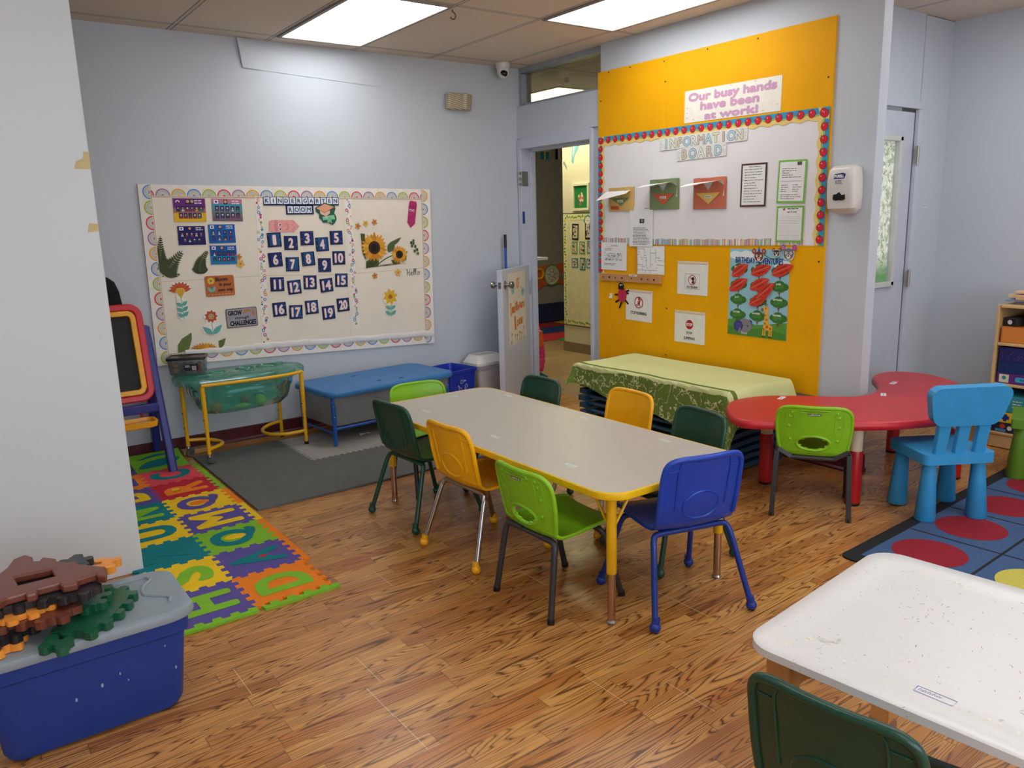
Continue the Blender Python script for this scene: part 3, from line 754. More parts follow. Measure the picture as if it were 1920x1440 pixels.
flower_a().build('flower_cutout', 'paper flower with half-round orange head and a tall stem of teal leaves', 'cutout', 'A', 1.309, 1.035, OFF, .02)
a = Art(0.0012); a.base([(.055, .06), (.03, .1), (-.03, .1), (-.055, .06), (-.03, .02), (-.07, -.02), (-.06, -.055), (0, -.08), (.06, -.055), (.075, -.015), (.03, .02)], (240, 236, 226))
for i in range(9): a.leaf(0, .053, .044 * math.cos(i * 2 * PI / 9), .053 + .044 * math.sin(i * 2 * PI / 9), .03, (196, 84, 60), 1 + i % 2)
a.disc(0, .053, .018, (200, 180, 130), 3); a.ring(0, .053, .008, .012, (110, 110, 70), 4)
a.stroke([(0, .01), (.003, -.075)], .003, STEM, 2); a.leaf(0, -.07, -.062, -.012, .036, TEAL, 3); a.leaf(0, -.07, .068, -.008, .036, TEAL, 3)
a.build('flower_cutout', 'paper flower with round rust head over two broad teal leaves', 'cutout', 'A', 1.487, .845, OFF, 0)
a = Art(0.001)
a.base(arc(0, .04, .07, 0, 2 * PI, 15)[:-1], (238, 230, 214))
for i in range(8): a.leaf(0, .04, .066 * math.cos(i * PI / 4 + .2), .04 + .066 * math.sin(i * PI / 4 + .2), .034, (224, 184, 48), 1)
a.disc(0, .04, .018, (186, 106, 60), 2); a.stroke([(.002, -.02), (.004, -.11)], .003, STEM, 1)
for s_ in (-1, 1):
    a.leaf(.003, -.055, s_ * .045, -.03, .024, TEAL, 1); a.leaf(.003, -.10, s_ * .048, -.068, .028, TEAL, 1)
a.build('flower_cutout', 'yellow eight-petalled paper flower low on the right of the board', 'cutout', 'A', 2.845, .885, OFF, -.03)
# sunflower spray
OLIVE = (74, 88, 48); GOLD = (222, 158, 52)
def sunflower(a, cx, cy, r, l, flat=1.0):
    for i in range(22):
        an = i * 2 * PI / 22 + .07; a.leaf(cx + .25 * r * math.cos(an), cy + .25 * r * math.sin(an), cx + r * random.uniform(.88, 1.02) * math.cos(an), cy + flat * r * random.uniform(.88, 1.02) * math.sin(an), r * .26, random.choice([GOLD, (206, 138, 40), (232, 174, 70)]), l + i % 3)
    a.disc(cx, cy, r * .42, (62, 42, 30), l + 3); a.disc(cx, cy, r * .25, (34, 26, 24), l + 4)
a = Art(0.001); a.base([(.2, -.12), (.2, -.11), (-.19, -.14), (-.19, -.13)], IVORY)
a.poly([(-.19, .12), (-.155, .115), (-.16, -.08), (-.185, -.03)], OLIVE, 1)
a.poly([(-.165, -.14), (-.16, -.09), (-.10, -.06), (-.05, -.08), (-.06, -.13)], OLIVE, 1); a.leaf(-.16, -.13, -.06, -.08, .05, (60, 74, 40), 2)
a.stroke([(-.08, -.13), (-.02, -.09), (.05, -.06), (.12, -.05)], .008, OLIVE, 1, 5); a.stroke([(.11, -.08), (.16, -.06), (.2, -.03)], .005, OLIVE, 1, 5)
a.leaf(.03, -.03, .09, .06, .06, (84, 100, 56), 1); a.leaf(.06, .02, .15, .08, .03, (84, 100, 56), 1); a.poly([(.07, -.125), (.05, -.09), (.12, -.085), (.13, -.12)], OLIVE, 1); a.poly([(.15, -.1), (.16, -.07), (.19, -.06), (.18, -.1)], OLIVE, 1)
sunflower(a, -.085, .01, .118, 2); sunflower(a, .125, -.05, .075, 2)
for (x, y) in ((.235, .035), (.255, .03), (.24, .01), (.27, .005), (.285, -.02), (.262, -.03), (.29, -.05), (.255, .05)): a.disc(x, y, .013, random.choice([(84, 104, 60), (66, 86, 48)]), 2, 9, .8)
a.stroke([(.245, .05), (.268, 0), (.275, -.075)], .002, (110, 90, 60), 3, 4)
a.build('sunflower_print', 'printed spray of two sunflowers with leaves on the right of the board', 'picture', 'A', 2.82, 1.295, OFF, 0)
for k, (u, v) in enumerate(((2.611, 1.469), (2.676, 1.486), (2.749, 1.494), (2.726, 1.094), (2.925, 1.106), (1.710, 1.285), (1.719, 1.238))):
    a = Art(0.0008); s_ = .021 if k not in (4, 6) else .026
    cc = (206, 136, 70) if k in (0, 2, 3, 5) else (230, 180, 90)
    a.base(arc(0, 0, .006, 0, 2 * PI, 8)[:-1], (150, 90, 50))
    for i in range(5): a.leaf(0, 0, s_ * 1.25 * math.cos(i * 1.257 + k), s_ * 1.25 * math.sin(i * 1.257 + k), s_ * .85, cc, 1)
    a.disc(0, 0, .005, (140, 80, 50), 2, 8)
    lb = ('small orange flower sticker, first left above the sunflowers', 'small yellow flower sticker in the middle above the sunflowers', 'small orange flower sticker, right of the three above the sunflowers', 'small orange flower sticker under the sunflowers', 'yellow flower sticker left of the word Hello', 'orange flower sticker peeping out behind the lowest class photo sheet', 'yellow flower sticker below the lowest class photo sheet')[k]
    a.build('flower_sticker', lb, 'sticker', 'A', u, v, OFF, 0, 'flower stickers')
a = Art(0.0006); a.base([(.001, .001), (0, .001), (0, 0)], INK)
hx = [((-.062, .018), (-.054, .026), (-.05, .01), (-.056, -.02)), ((-.058, .0), (-.035, .006)), ((-.03, .026), (-.036, .0), (-.038, -.02), (-.03, -.02)), ((-.026, -.012), (-.01, -.002), (-.016, .006), (-.024, -.008), (-.014, -.02), (-.002, -.012)), ((.0, -.01), (.012, .022), (.006, .028), (.002, -.004), (.008, -.02)), ((.014, -.01), (.026, .022), (.02, .028), (.016, -.004), (.022, -.02)), ((.04, .004), (.03, -.004), (.036, -.018), (.05, -.014), (.05, .0), (.04, .004), (.06, .002))]
for st in hx: a.stroke(st, .0034, INK, 1, 5)
a.build('hello_sticker', 'black handwritten word Hello stuck on the board', 'sticker', 'A', 3.061, 1.099, OFF, 0)
# fern cut-outs
def fern(a, pts, wl, n, c):
    n = int(n * 1.5)
    sp = spline([(x, y, 0) for x, y in pts], 8); m = len(sp)
    a.stroke([(p[0], p[1]) for p in sp], .004, c, 2)
    for i in range(n):
        k = int((i + .6) / n * (m - 2)); p, q = sp[k], sp[k + 1]; d = math.atan2(q[1] - p[1], q[0] - p[0]); L = wl * (1 - .8 * i / n)
        for s_ in (-1, 1):
            an = d + s_ * 1.05; a.leaf(p[0], p[1], p[0] + L * math.cos(an), p[1] + L * math.sin(an), L * .30 + .003, c, 1)
DF = (66, 74, 50)
a = Art(0.0008); a.base([(-.06, -.13), (-.05, -.13), (-.06, -.12)], DF)
fern(a, [(-.06, -.05), (-.055, .03), (-.045, .13)], .052, 10, DF); fern(a, [(-.05, -.12), (.0, -.06), (.08, .03)], .085, 10, (74, 82, 56)); fern(a, [(-.05, -.10), (-.02, -.1), (.05, -.125)], .04, 6, DF)
a.build('fern_cutout', 'large dark fern print at the left edge of the board', 'picture', 'A', 1.270, 1.312, OFF, 0)
a = Art(0.0008); a.base([(-.01, -.07), (0, -.07), (-.005, -.06)], DF)
fern(a, [(-.005, -.075), (.005, .0), (.06, .075)], .062, 11, (66, 76, 50))
a.build('fern_cutout', 'smaller single fern frond print beside the class photo sheets', 'picture', 'A', 1.452, 1.262, OFF, 0)
# leaf and sunflower sheet at the lower left edge
a = Art(0.0008); a.base([(-.18, -.055), (-.17, -.055), (-.175, -.05)], OLIVE)
a.poly([(-.155, -.05), (-.15, .0), (-.12, .04), (-.055, .075), (-.058, .03), (-.085, -.045)], (104, 122, 68), 1); a.stroke([(-.14, -.05), (-.06, .07)], .003, (84, 100, 52), 2)
a.poly([(.115, -.055), (.115, .0), (.165, .014), (.15, -.03), (.12, -.06)], (96, 116, 62), 1)
for i in range(15):
    an = PI * i / 14; a.leaf(.01, -.06, .01 + .1 * math.cos(an), -.06 + .06 * math.sin(an), .026, random.choice([GOLD, (206, 138, 40), (190, 130, 60)]), 1 + i % 3)
a.build('sunflower_print', 'leaf and cut-off sunflower print at the lower left edge of the board', 'picture', 'A', 1.405, .728, OFF, 0)

# ================================================================ yellow board wall
YEL = pm('yellow_board_paint', (240, 172, 2), rough=0.6, var=0.03, scale=5.0, spec=0.15, bump=0.05, bscale=90)
PB = 0.4145; PT = 2.51
for (u0, u1, lb) in ((-4.474, -4.3385, 'narrow yellow painted panel next to the doorway'), (-4.3375, -3.8055, 'middle yellow painted panel carrying the peg rail'), (-3.8045, -2.590, 'widest yellow painted panel carrying the birthday poster')):
    a = Art(0.012); w = u1 - u0; h = PT - PB
    a.rect(w, h, YEL)
    o = a.build('wall_panel', lb, 'panel', 'B', (u0 + u1) / 2, (PT + PB) / 2, 0.0005, 0, 'yellow wall panels')
    sc_ = MB()
    for su, sv in ((-4.360, 2.495), (-4.146, 2.496), (-3.829, 2.482), (-3.817, 2.353), (-3.467, 2.494), (-3.091, 2.486), (-4.445, 2.310), (-3.78, .847), (-3.78, .518), (-2.62, 2.2), (-2.62, 1.2)):
        if u0 < su < u1: sc_.lathe([(0.0055, 0.0), (0.0055, 0.001), (0.003, 0.0018)], 10, T=Matrix.Translation((su - (u0 + u1) / 2, sv - (PT + PB) / 2, 0.012)))
    if sc_.v: sc_.build('screw', pm('screw_black', (30, 26, 22), rough=0.4), o)
OB = 0.0135
# information board
ib = thing('bulletin_board', 'white information board with an apple border on the yellow wall', 'bulletin board', (4.12, 3.536, 1.647))
def onib(a, name, off):
    o = a.build(name, parent=ib); o.matrix_local = Matrix.Translation(-Vector(ib.location)) @ plane_matrix('B', -3.536, 1.647, off, 0); return o
L_ = lambda u, v: (u + 3.536, v - 1.647)
a = Art(0.0008); a.base([L_(-2.612, 2.035), L_(-4.462, 2.047), L_(-4.468, 1.302), L_(-2.606, 1.290)], pm('white_backing_paper', (232, 230, 232), rough=0.7, var=0.02, scale=3.0))
onib(a, 'backing_paper', OB)
a = Art(0.0008); AP = (206, 40, 56)
a.base([(0.001, 0.001), (0, 0.001), (0, 0)], AP)
def apples(p0, p1, n, inw, seed):
    rnd = random.Random(seed); dx, dy = p1[0] - p0[0], p1[1] - p0[1]
    for band, (w0, w1, c) in enumerate(((0.0, .032, (62, 152, 196)), (.030, .046, (150, 190, 110)), (.042, .066, (236, 206, 120)))):
        P = []; Q = []; m = n * 6
        for i in range(m + 1):
            t_ = i / m; x = p0[0] + dx * t_; y = p0[1] + dy * t_; wob = .006 * math.sin(i * .72 + seed)
            e0 = w0 + (wob if w0 else 0); e1 = w1 + wob
            P.append((x + inw[0] * e0, y + inw[1] * e0)); Q.append((x + inw[0] * e1, y + inw[1] * e1))
        for i in range(m):
            a.poly([P[i], P[i + 1], Q[i + 1], Q[i]], c, 1 + band)
    for k in range(n):
        t_ = (k + .5) / n; x = p0[0] + dx * t_ + inw[0] * .028; y = p0[1] + dy * t_ + inw[1] * .028
        g = rnd.uniform(-1.2, 1.2)
        a.leaf(x + .015 * math.sin(g), y + .015 * math.cos(g), x + .032 * math.sin(g + .4), y + .032 * math.cos(g + .4), .012, (104, 168, 110), 5)
        a.disc(x, y, .0235, (90, 20, 36), 5, 14); a.disc(x, y, .0215, AP, 6, 14); a.disc(x - .007, y + .008, .005, (232, 130, 140), 7, 8)
        a.stroke([(x + .018 * math.sin(g), y + .018 * math.cos(g)), (x + .029 * math.sin(g - .3), y + .029 * math.cos(g - .3))], .003, (60, 36, 30), 7)
apples(L_(-4.470, 2.060), L_(-2.600, 2.046), 26, (0, -1), 1); apples(L_(-2.598, 2.046), L_(-2.594, 1.290), 11, (-1, 0), 2); apples(L_(-4.472, 2.060), L_(-4.476, 1.07), 17, (1, 0), 3)
onib(a, 'apple_border', OB + .001)
a = Art(0.0008); SC = [(70, 150, 110), (196, 52, 100), (230, 190, 90), (56, 130, 176), (238, 236, 230), (224, 140, 70), (90, 170, 190)]
n = 100; P = []; Q = []
for i in range(n + 1):
    u = -4.442 + (4.442 - 2.716) * i / n; zc = 1.318 - .018 * math.sin(i / n * 3.0) * .6
    P.append(L_(u, zc - .022)); Q.append(L_(u, zc + .020 + .006 * abs(math.sin(i * .5))))
a.base(P + Q[::-1], (238, 234, 228))
for i in range(n):
    for q in range(2):
        f0 = i + q * .5; x0 = P[i][0] + (P[i + 1][0] - P[i][0]) * q * .5; w = .0052
        a.poly([(x0, P[i][1]), (x0 + w, P[i][1]), (x0 + w, Q[i][1] - .006), (x0, Q[i][1] - .006)], random.choice(SC), 1)
onib(a, 'striped_border', OB + .0022)
OI = OB + .0045
# headings
a = Art(); a.rect(.730, .197, (238, 234, 222))
PK = (206, 160, 190)
a.text('Our busy hands', 0, .055, .045, PK, 1, w=.66, bold=.0052); a.text('have been', -.01, -.005, .045, PK, 1, w=.44, bold=.0052); a.text('at work!', .005, -.068, .040, PK, 1, w=.40, bold=.0052)
for x, y in ((-.345, -.01), (-.345, -.04), (-.345, -.07), (-.29, -.085), (.24, -.085), (.34, -.06), (.0, .088), (.18, .088)): a.stroke([(x - .006, y), (x, y + .005), (x + .007, y - .002)], .002, (130, 120, 108), 2)
a.build('banner_sign', 'wide white banner reading Our busy hands have been at work! in pink letters', 'banner', 'B', -3.279, 2.163, OB, -.012)
def colour_letters(body, w, h, lh, cols):
    a = Art(); a.rect(w, h, (228, 228, 222), .01)
    n = len(body); st = (w - .06) / n
    for k, ch in enumerate(body):
        x = -w / 2 + .03 + st * (k + .5)
        a.text(ch, x, 0, lh, (70, 80, 92), 1, bold=.0050); a.text(ch, x, 0, lh, cols[k % len(cols)], 2, bold=.0026)
    for _ in range(24): a.disc(random.choice((-1, 1)) * (w / 2 - random.uniform(.006, .03)), random.uniform(-h / 2 + .01, h / 2 - .01), .002, (80, 84, 90), 1, 6)
    return a
CL = [(180, 206, 220), (222, 222, 200), (214, 196, 176), (176, 204, 222), (226, 224, 214), (206, 190, 180), (178, 206, 216), (224, 220, 190), (204, 186, 180), (180, 206, 226), (220, 220, 196)]
colour_letters('INFORMATION', .717, .079, .056, CL).build('heading_strip', 'white heading strip with outlined coloured letters INFORMATION', 'heading', 'B', -3.498, 1.955, OI, .006)
colour_letters('BOARD', .408, .077, .058, CL[2:]).build('heading_strip', 'white heading strip with outlined coloured letters BOARD', 'heading', 'B', -3.497, 1.876, OI - .0005, .012)
# envelopes with papers
def envelope(u, v, w, h, body, tri, label, extra, flop):
    t = thing('paper_envelope', label, 'envelope', plane_matrix('B', u, v, OI).translation, 0, 'paper pocket envelopes')
    M0 = plane_matrix('B', 0, 0, 0).to_3x3().to_4x4()
    mb = MB(); n = 8
    def zz(x, y): return .006 + .020 * max(0, (y / h + .5)) * (1 - (2 * x / w) ** 2)
    def patch(pts_grid):
        pass
    V = []; F = []
    for j in range(n + 1):
        for i in range(n + 1):
            x = (i / n - .5) * w; top = h / 2 - .42 * h * max(0, 1 - abs(2 * x / w) * 2.0)
            y = -h / 2 + (top + h / 2) * j / n; V.append((x, y, zz(x, y)))
    F = [(j * (n + 1) + i, j * (n + 1) + i + 1, (j + 1) * (n + 1) + i + 1, (j + 1) * (n + 1) + i) for j in range(n) for i in range(n)]
    mb.add(V, F, 0, True)
    mb.prism([(w / 2, h / 2), (-w / 2, h / 2), (-w / 2, -h / 2), (w / 2, -h / 2)], 0, .0015)
    for s_ in (-1, 1): mb.add([(s_ * w / 2, -h / 2, 0), (s_ * w / 2, h / 2, 0), (s_ * w / 2, h / 2, .006), (s_ * w / 2, -h / 2, .006)], [(0, 1, 2, 3)])
    mb.add([(-w / 2, -h / 2, 0), (w / 2, -h / 2, 0), (w / 2, -h / 2, .006), (-w / 2, -h / 2, .006)], [(0, 1, 2, 3)])
    o = mb.build('pocket', paper(body), t); o.matrix_local = M0
    a = Art(.0006); a.base([(w * .38, .0), (-w * .38, .0), (0, -h * .36)], tri); a.bar(0, -.024, .058, .016, (240, 238, 230), 1); a.lines(-.024, .024, (-.022, -.027), .003, (60, 60, 60), 2, rag=.1)
    if extra: a.bar(-.06, -h * .42, .085, .028, (208, 96, 50), 1, -.03); a.lines(-.09, -.03, (-h * .39, -h * .44), .004, (120, 40, 30), 2, rag=.3)
    o = a.build('label_triangle', parent=t, bend=lambda x, y: zz(0, y) + .002); o.matrix_local = M0 @ Matrix.Translation((0, .002 if not extra else .01, 0))
    # paper bundle
    mb = MB(); m = 6
    for q in range(3 if flop < 2 else 1):
        V = []
        for j in range(m + 1):
            for i in range(2):
                y = -h * .1 + (h * .68) * j / m; x = (i - .5) * w * (.86 - .02 * q) + .006 * q
                z = .004 + .002 * q + (.050 + .035 * (1 - i) * (1 if flop else .4)) * max(0, (j - 3) / 3) ** 1.6
                yy = y - .05 * max(0, (j - 4) / 2) ** 1.3 * (1.0 + .7 * (1 - i)) * (1.2 if flop == 2 else .8)
                V.append((x - (.07 if i == 0 else .01) * max(0, (j - 3) / 3), yy, z))
        mb.add(V, [(2 * j, 2 * j + 1, 2 * j + 3, 2 * j + 2) for j in range(m)], 0, True)
    o = mb.build('paper_bundle', paper((236, 236, 234)), t); o.matrix_local = M0
envelope(-4.222, 1.608, .255, .165, (214, 176, 104), (112, 140, 92), 'tan paper envelope with a drooping white sheet and orange sticker', True, 2)
envelope(-3.807, 1.626, .262, .200, (122, 140, 98), (206, 96, 66), 'green paper envelope holding white papers', False, 1)
envelope(-3.417, 1.616, .262, .195, (204, 114, 90), (226, 190, 96), 'orange-red paper envelope holding white papers', False, 1)
# notices
def notice(nm, u, v, w, h, rot, frame, label, style, off=OI):
    a = Art(); a.rect(w, h, frame)
    m = .011 if frame != (232, 232, 232) else .0
    if m: a.bar(0, 0, w - 2 * m, h - 2 * m, (236, 236, 234), 1)
    a.th += .0004
    G = (70, 70, 76)
    if style == 'list': a.lines(-w * .2, w * .3, (h * .42,), .004, G, 1, .1); a.lines(-w * .36, w * .40, [h * .36 - h * .062 * k for k in range(13)], .0032, G, 1, .5)
    elif style == 'form':
        a.bar(w * .25, h * .41, .03, .02, (90, 90, 90), 1); a.lines(-w * .35, w * .38, [h * .3 - h * .05 * k for k in range(5)], .003, G, 1, .7); a.bar(0, h * .01, w * .75, .0015, G, 1)
        for k in range(4): a.lines(-w * .36, -.01, [-.02 - .012 * k], .003, G, 1, .4); a.lines(.01, w * .38, [-.02 - .012 * k], .003, G, 1, .4)
        a.lines(-w * .36, w * .36, [-.075 - .011 * k for k in range(3)], .003, G, 1, .3)
    elif style == 'lined':
        a.disc(-w * .22, h * .41, .008, (170, 80, 50), 1, 10); a.lines(-w * .1, w * .3, (h * .42, h * .33), .005, G, 1, .1)
        for k in range(14): a.bar(0, h * .2 - k * h * .047, w * .8, .0012, (170, 172, 176), 1)
    elif style == 'letter':
        a.bar(.01, h * .14, .046, .030, (64, 64, 68), 1); a.disc(.012, h * .145, .009, (150, 150, 154), 2, 10); a.lines(-w * .33, w * .4, [-.008 - .0105 * k for k in range(12)], .0035, (96, 96, 108), 1, .35); a.bar(.055, h * .45, .045, .006, (150, 150, 160), 1)
    elif style == 'image':
        a.lines(-.03, .05, (h * .38,), .004, G, 1, .1); a.lines(-w * .35, 0, (h * .28, h * .22), .003, G, 1)
        for _ in range(140): a.bar(random.uniform(-.10, .085), random.uniform(-.03, .025), random.uniform(.003, .012), random.uniform(.002, .005), random.choice([(120, 120, 124), (170, 170, 172), (80, 80, 84)]), 1)
        a.lines(-w * .38, w * .2, (-.055, -.065), .003, G, 1)
    elif style == 'plan':
        for x0, y0, x1, y1 in ((-.13, .08, -.06, .08), (-.13, .08, -.13, -.07), (-.06, .08, -.06, .03), (-.10, .02, -.04, .02), (-.04, .02, -.04, -.03), (.0, .08, .0, -.05), (.0, .05, .05, .05), (.05, .08, .05, -.02), (-.13, -.03, -.08, -.03), (-.13, -.07, .06, -.07), (-.05, -.07, -.05, -.09), (.0, -.07, .0, -.09), (.06, -.03, .13, -.035), (.06, .0, .13, -.005), (-.08, -.03, -.08, -.07)):
            a.stroke([(x0, y0), (x1, y1)], .0022, (84, 84, 88), 1)
        for _ in range(14): a.bar(random.uniform(-.12, .1), random.uniform(-.06, .07), .012, .0035, G, 1)
    a.build(nm, label, 'notice', 'B', u, v, off, rot, 'pinned notices')
notice('pinned_notice', -3.084, 1.650, .186, .257, -.012, (86, 54, 44), 'printed list of lines on a dark brown card mount', 'list')
notice('pinned_notice', -2.819, 1.657, .188, .243, -.03, (128, 190, 84), 'printed form on a wide bright green mount, upper of the two green ones', 'form')
notice('pinned_notice', -2.820, 1.414, .183, .209, -.008, (122, 184, 80), 'ruled sheet on a thin green mount over the striped border', 'lined')
notice('pinned_notice', -4.024, 1.411, .228, .278, -.008, (232, 232, 232), 'white letter with a dark square logo hanging below the tan envelope', 'letter', OI + .003)
notice('pinned_notice', -4.304, 1.198, .270, .202, -.01, (232, 232, 232), 'white page with a grey picture block at the left end of the striped border', 'image')
notice('pinned_notice', -3.930, 1.177, .262, .197, .012, (232, 230, 220), 'creased floor plan sheet above the right end of the peg rail', 'plan')
a = Art(.001); a.rect(.03, .19, (222, 152, 30)); a.build('paper_edge', 'thin orange paper edge showing left of the floor plan sheet', 'paper', 'B', -4.078 + .0, 1.165, OB + .0015, 0.03)
# peg rail
t = thing('peg_rail', 'short light wood rail with drilled holes under the floor plan', 'rail', (4.12, 4.134, 1.043))
WOOD = pm('beech_rail', (196, 142, 92), rough=0.5, var=0.1)
MB().box((-.0225, 0, 0), (.018, .62, .055)).build('board', WOOD, t, bevel=.002)
for k, y in enumerate((.27, .205, .14, .07, -.03, -.13, -.19, -.25)):
    MB().lathe([(.008 if k % 2 else .0055, 0), (.008 if k % 2 else .0055, .0012)], 12, T=Matrix.Translation((-.0318, y, .0)) @ Matrix.Rotation(-PI / 2, 4, 'Y')).build('hole', pm('hole_dark', (52, 34, 24), rough=.8), t)
a = Art(.0006); a.rect(.08, .013, (236, 236, 232)); a.lines(-.03, .03, (0,), .004, (60, 60, 60), 1, .1); a.build('rail_label', 'tiny paper strip along the top of the peg rail', 'label', 'B', -4.09, 1.066, .0326, -.01)
# rule signs
def sign_paper(u, v, w, h, rot, lab):
    a = Art(); a.rect(w, h, (232, 230, 226)); a.bar(0, h / 2 - .008, w, .012, (226, 206, 176), 1); a.stroke([(-w * .48, h / 2 - .016), (w * .48, h / 2 - .017)], .002, (206, 140, 70), 2)
    a.th += .0004
    return a
RED = (178, 34, 44)
a = sign_paper(0, 0, .262, .225, 0, ''); 
a.disc(.0, .022, .040, (240, 238, 234), 1, 24)
a.disc(.004, .045, .010, (196, 120, 90), 2, 10); a.disc(.004, .049, .0095, RED, 3, 10, 1.1); a.poly([(-.008, .034), (.014, .034), (.012, .008), (-.006, .008)], (190, 60, 60), 2); a.stroke([(.0, .01), (-.012, -.006)], .006, (60, 60, 70), 2); a.stroke([(.008, .01), (.014, -.008)], .006, (60, 60, 70), 2); a.stroke([(-.006, .03), (-.02, .02)], .004, (196, 120, 90), 2)
a.ring(0, .022, .036, .043, RED, 4, n=28); a.stroke([(-.028, -.004), (.028, .048)], .006, RED, 4)
a.text('STOP RUNNING', .0, -.055, .021, (52, 52, 58), 1, w=.16, bold=.0007)
a.build('rule_sign', 'white sign reading STOP RUNNING behind the paper bug', 'sign', 'B', -4.047, .849, OB, -.02, 'rule signs')
a = sign_paper(0, 0, .262, .222, 0, '')
a.stroke([(-.062, .028), (.062, .028), (.062, -.072), (-.062, -.072), (-.062, .028)], .002, (70, 70, 76), 1)
a.disc(0, -.012, .030, (236, 234, 230), 1, 24); a.disc(.006, -.004, .013, (44, 44, 50), 2, 12); a.poly([(-.002, -.02), (.018, -.016), (.022, -.035), (-.004, -.036)], (44, 44, 50), 2); a.poly([(-.012, -.004), (-.002, .002), (-.002, -.012)], (44, 44, 50), 2)
for k in range(3): a.stroke([(-.014, -.01 + .006 * k), (-.024, -.016 + .012 * k)], .0018, (44, 44, 50), 2)
a.ring(0, -.012, .029, .0335, RED, 3, n=28); a.stroke([(-.02, .012), (.02, -.036)], .004, RED, 3); a.text('NO YELLING', 0, -.059, .013, (44, 44, 50), 1, w=.092, bold=.0006)
a.build('rule_sign', 'white sign reading NO YELLING', 'sign', 'B', -3.551, 1.067, OB, -.008, 'rule signs')
a = sign_paper(0, 0, .266, .218, 0, '')
oc = [(.036 * math.cos(PI / 8 + i * PI / 4), .018 + .036 * math.sin(PI / 8 + i * PI / 4)) for i in range(8)]
a.poly(oc, (230, 226, 222), 1); a.poly([(x * .94, .018 + (y - .018) * .94) for x, y in oc], RED, 2); a.text('STOP', 0, .018, .020, (240, 238, 236), 3, w=.052, bold=.0008)
a.text('STOP', 0, -.040, .016, (52, 52, 58), 1, w=.05, bold=.0006); a.text('JUMPING', 0, -.076, .018, (52, 52, 58), 1, w=.098, bold=.0006)
a.build('rule_sign', 'white sign with a red octagon reading STOP JUMPING', 'sign', 'B', -3.568, .735, OB, -.005, 'rule signs')
# paper bug
t = thing('paper_bug', 'red paper bug with black legs pinned on the STOP RUNNING sign', 'craft', plane_matrix('B', -4.215, .915, OB + .004).translation)
M0 = plane_matrix('B', 0, 0, 0).to_3x3().to_4x4()
a = Art(.002); a.base([(.045 * math.cos(i * PI / 10), .052 * math.sin(i * PI / 10)) for i in range(20)], (200, 48, 78)); a.stroke([(0, .05), (0, -.05)], .003, (130, 24, 48), 1)
o = a.build('body', parent=t); o.matrix_local = M0
a = Art(.002); a.base([(.028, -.02), (.026, .012), (.008, .03), (-.012, .03), (-.028, .012), (-.03, -.02)], (30, 28, 32)); a.disc(-.008, .012, .006, (220, 220, 220), 1, 10); a.disc(.008, .014, .006, (220, 220, 220), 1, 10)
o = a.build('head', parent=t); o.matrix_local = M0 @ Matrix.Translation((-.008, .062, .003))
for x, y, rt in ((-.055, .0, 0.0), (-.05, -.045, .45), (-.02, -.075, 1.1), (.042, -.045, -.7), (.04, .015, .1), (.045, .03, .4)):
    a = Art(.0015); a.rect(.052, .014, (34, 32, 34)); o = a.build('leg', parent=t); o.matrix_local = M0 @ Matrix.Translation((x, y, -.002)) @ Matrix.Rotation(rt, 4, 'Z')
mb = MB().box((-.004, 0, 0), (.006, .022, .036)).tube([(-.006, 0, .0), (-.012, 0, -.014), (-.02, 0, -.012), (-.022, 0, -.004)], .003, 8)
tag(mb.build('adhesive_hook', WHITE, loc=(4.107, 4.337, .903)), 'small white adhesive hook left of the paper bug', 'hook')
# birthday poster
a = Art(); a.rect(.436, .544, (150, 196, 214))
a.poly([(-.218, -.175), (-.15, -.165), (-.08, -.185), (0, -.195), (.09, -.185), (.16, -.17), (.218, -.165), (.218, -.272), (-.218, -.272)], (92, 150, 62), 1)
a.poly([(-.218, -.22), (-.05, -.225), (.05, -.21), (.218, -.235), (.218, -.272), (-.218, -.272)], (76, 134, 54), 2)
for x, y in ((-.18, .235), (-.145, .228), (-.06, .232), (-.095, .238), (.15, .165), (.19, .18)): a.disc(x, y, .026, (226, 236, 238), 1, 14, 1.5)
a.text('BIRTHDAY ADVENTURES', -.0, .202, .036, (40, 56, 124), 2, w=.345, bold=.0012, rot=-.01)
MN = ['JANUARY', 'FEBRUARY', 'MARCH', 'APRIL', 'MAY', 'JUNE', 'JULY', 'AUGUST', 'SEPTEMBER', 'OCTOBER', 'NOVEMBER', 'DECEMBER']
for k in range(12):
    x = -.145 + .15 * (k % 3); y = .145 - .095 * (k // 3)
    a.stroke([(x + .002, y - .055), (x, y - .02)], .006, (118, 66, 60), 1); a.stroke([(x, y - .045), (x - .014, y - .026)], .004, (118, 66, 60), 1); a.stroke([(x, y - .045), (x + .014, y - .026)], .004, (118, 66, 60), 1)
    for dx, dy, r_ in ((-.03, .0, .022), (.0, .012, .026), (.033, .0, .023), (.014, -.013, .020), (-.018, -.012, .018)): a.disc(x + dx, y + dy, r_, (60, 116, 52), 2, 14, 1.4)
    for dx, dy, r_ in ((-.02, -.004, .012), (.012, .002, .014)): a.disc(x + dx, y + dy, r_, (76, 134, 58), 3, 12, 1.5)
    a.text(MN[k], x - .008, y + .016, .010, (228, 236, 216), 4, w=.006 * len(MN[k]) + .01, bold=.0006)
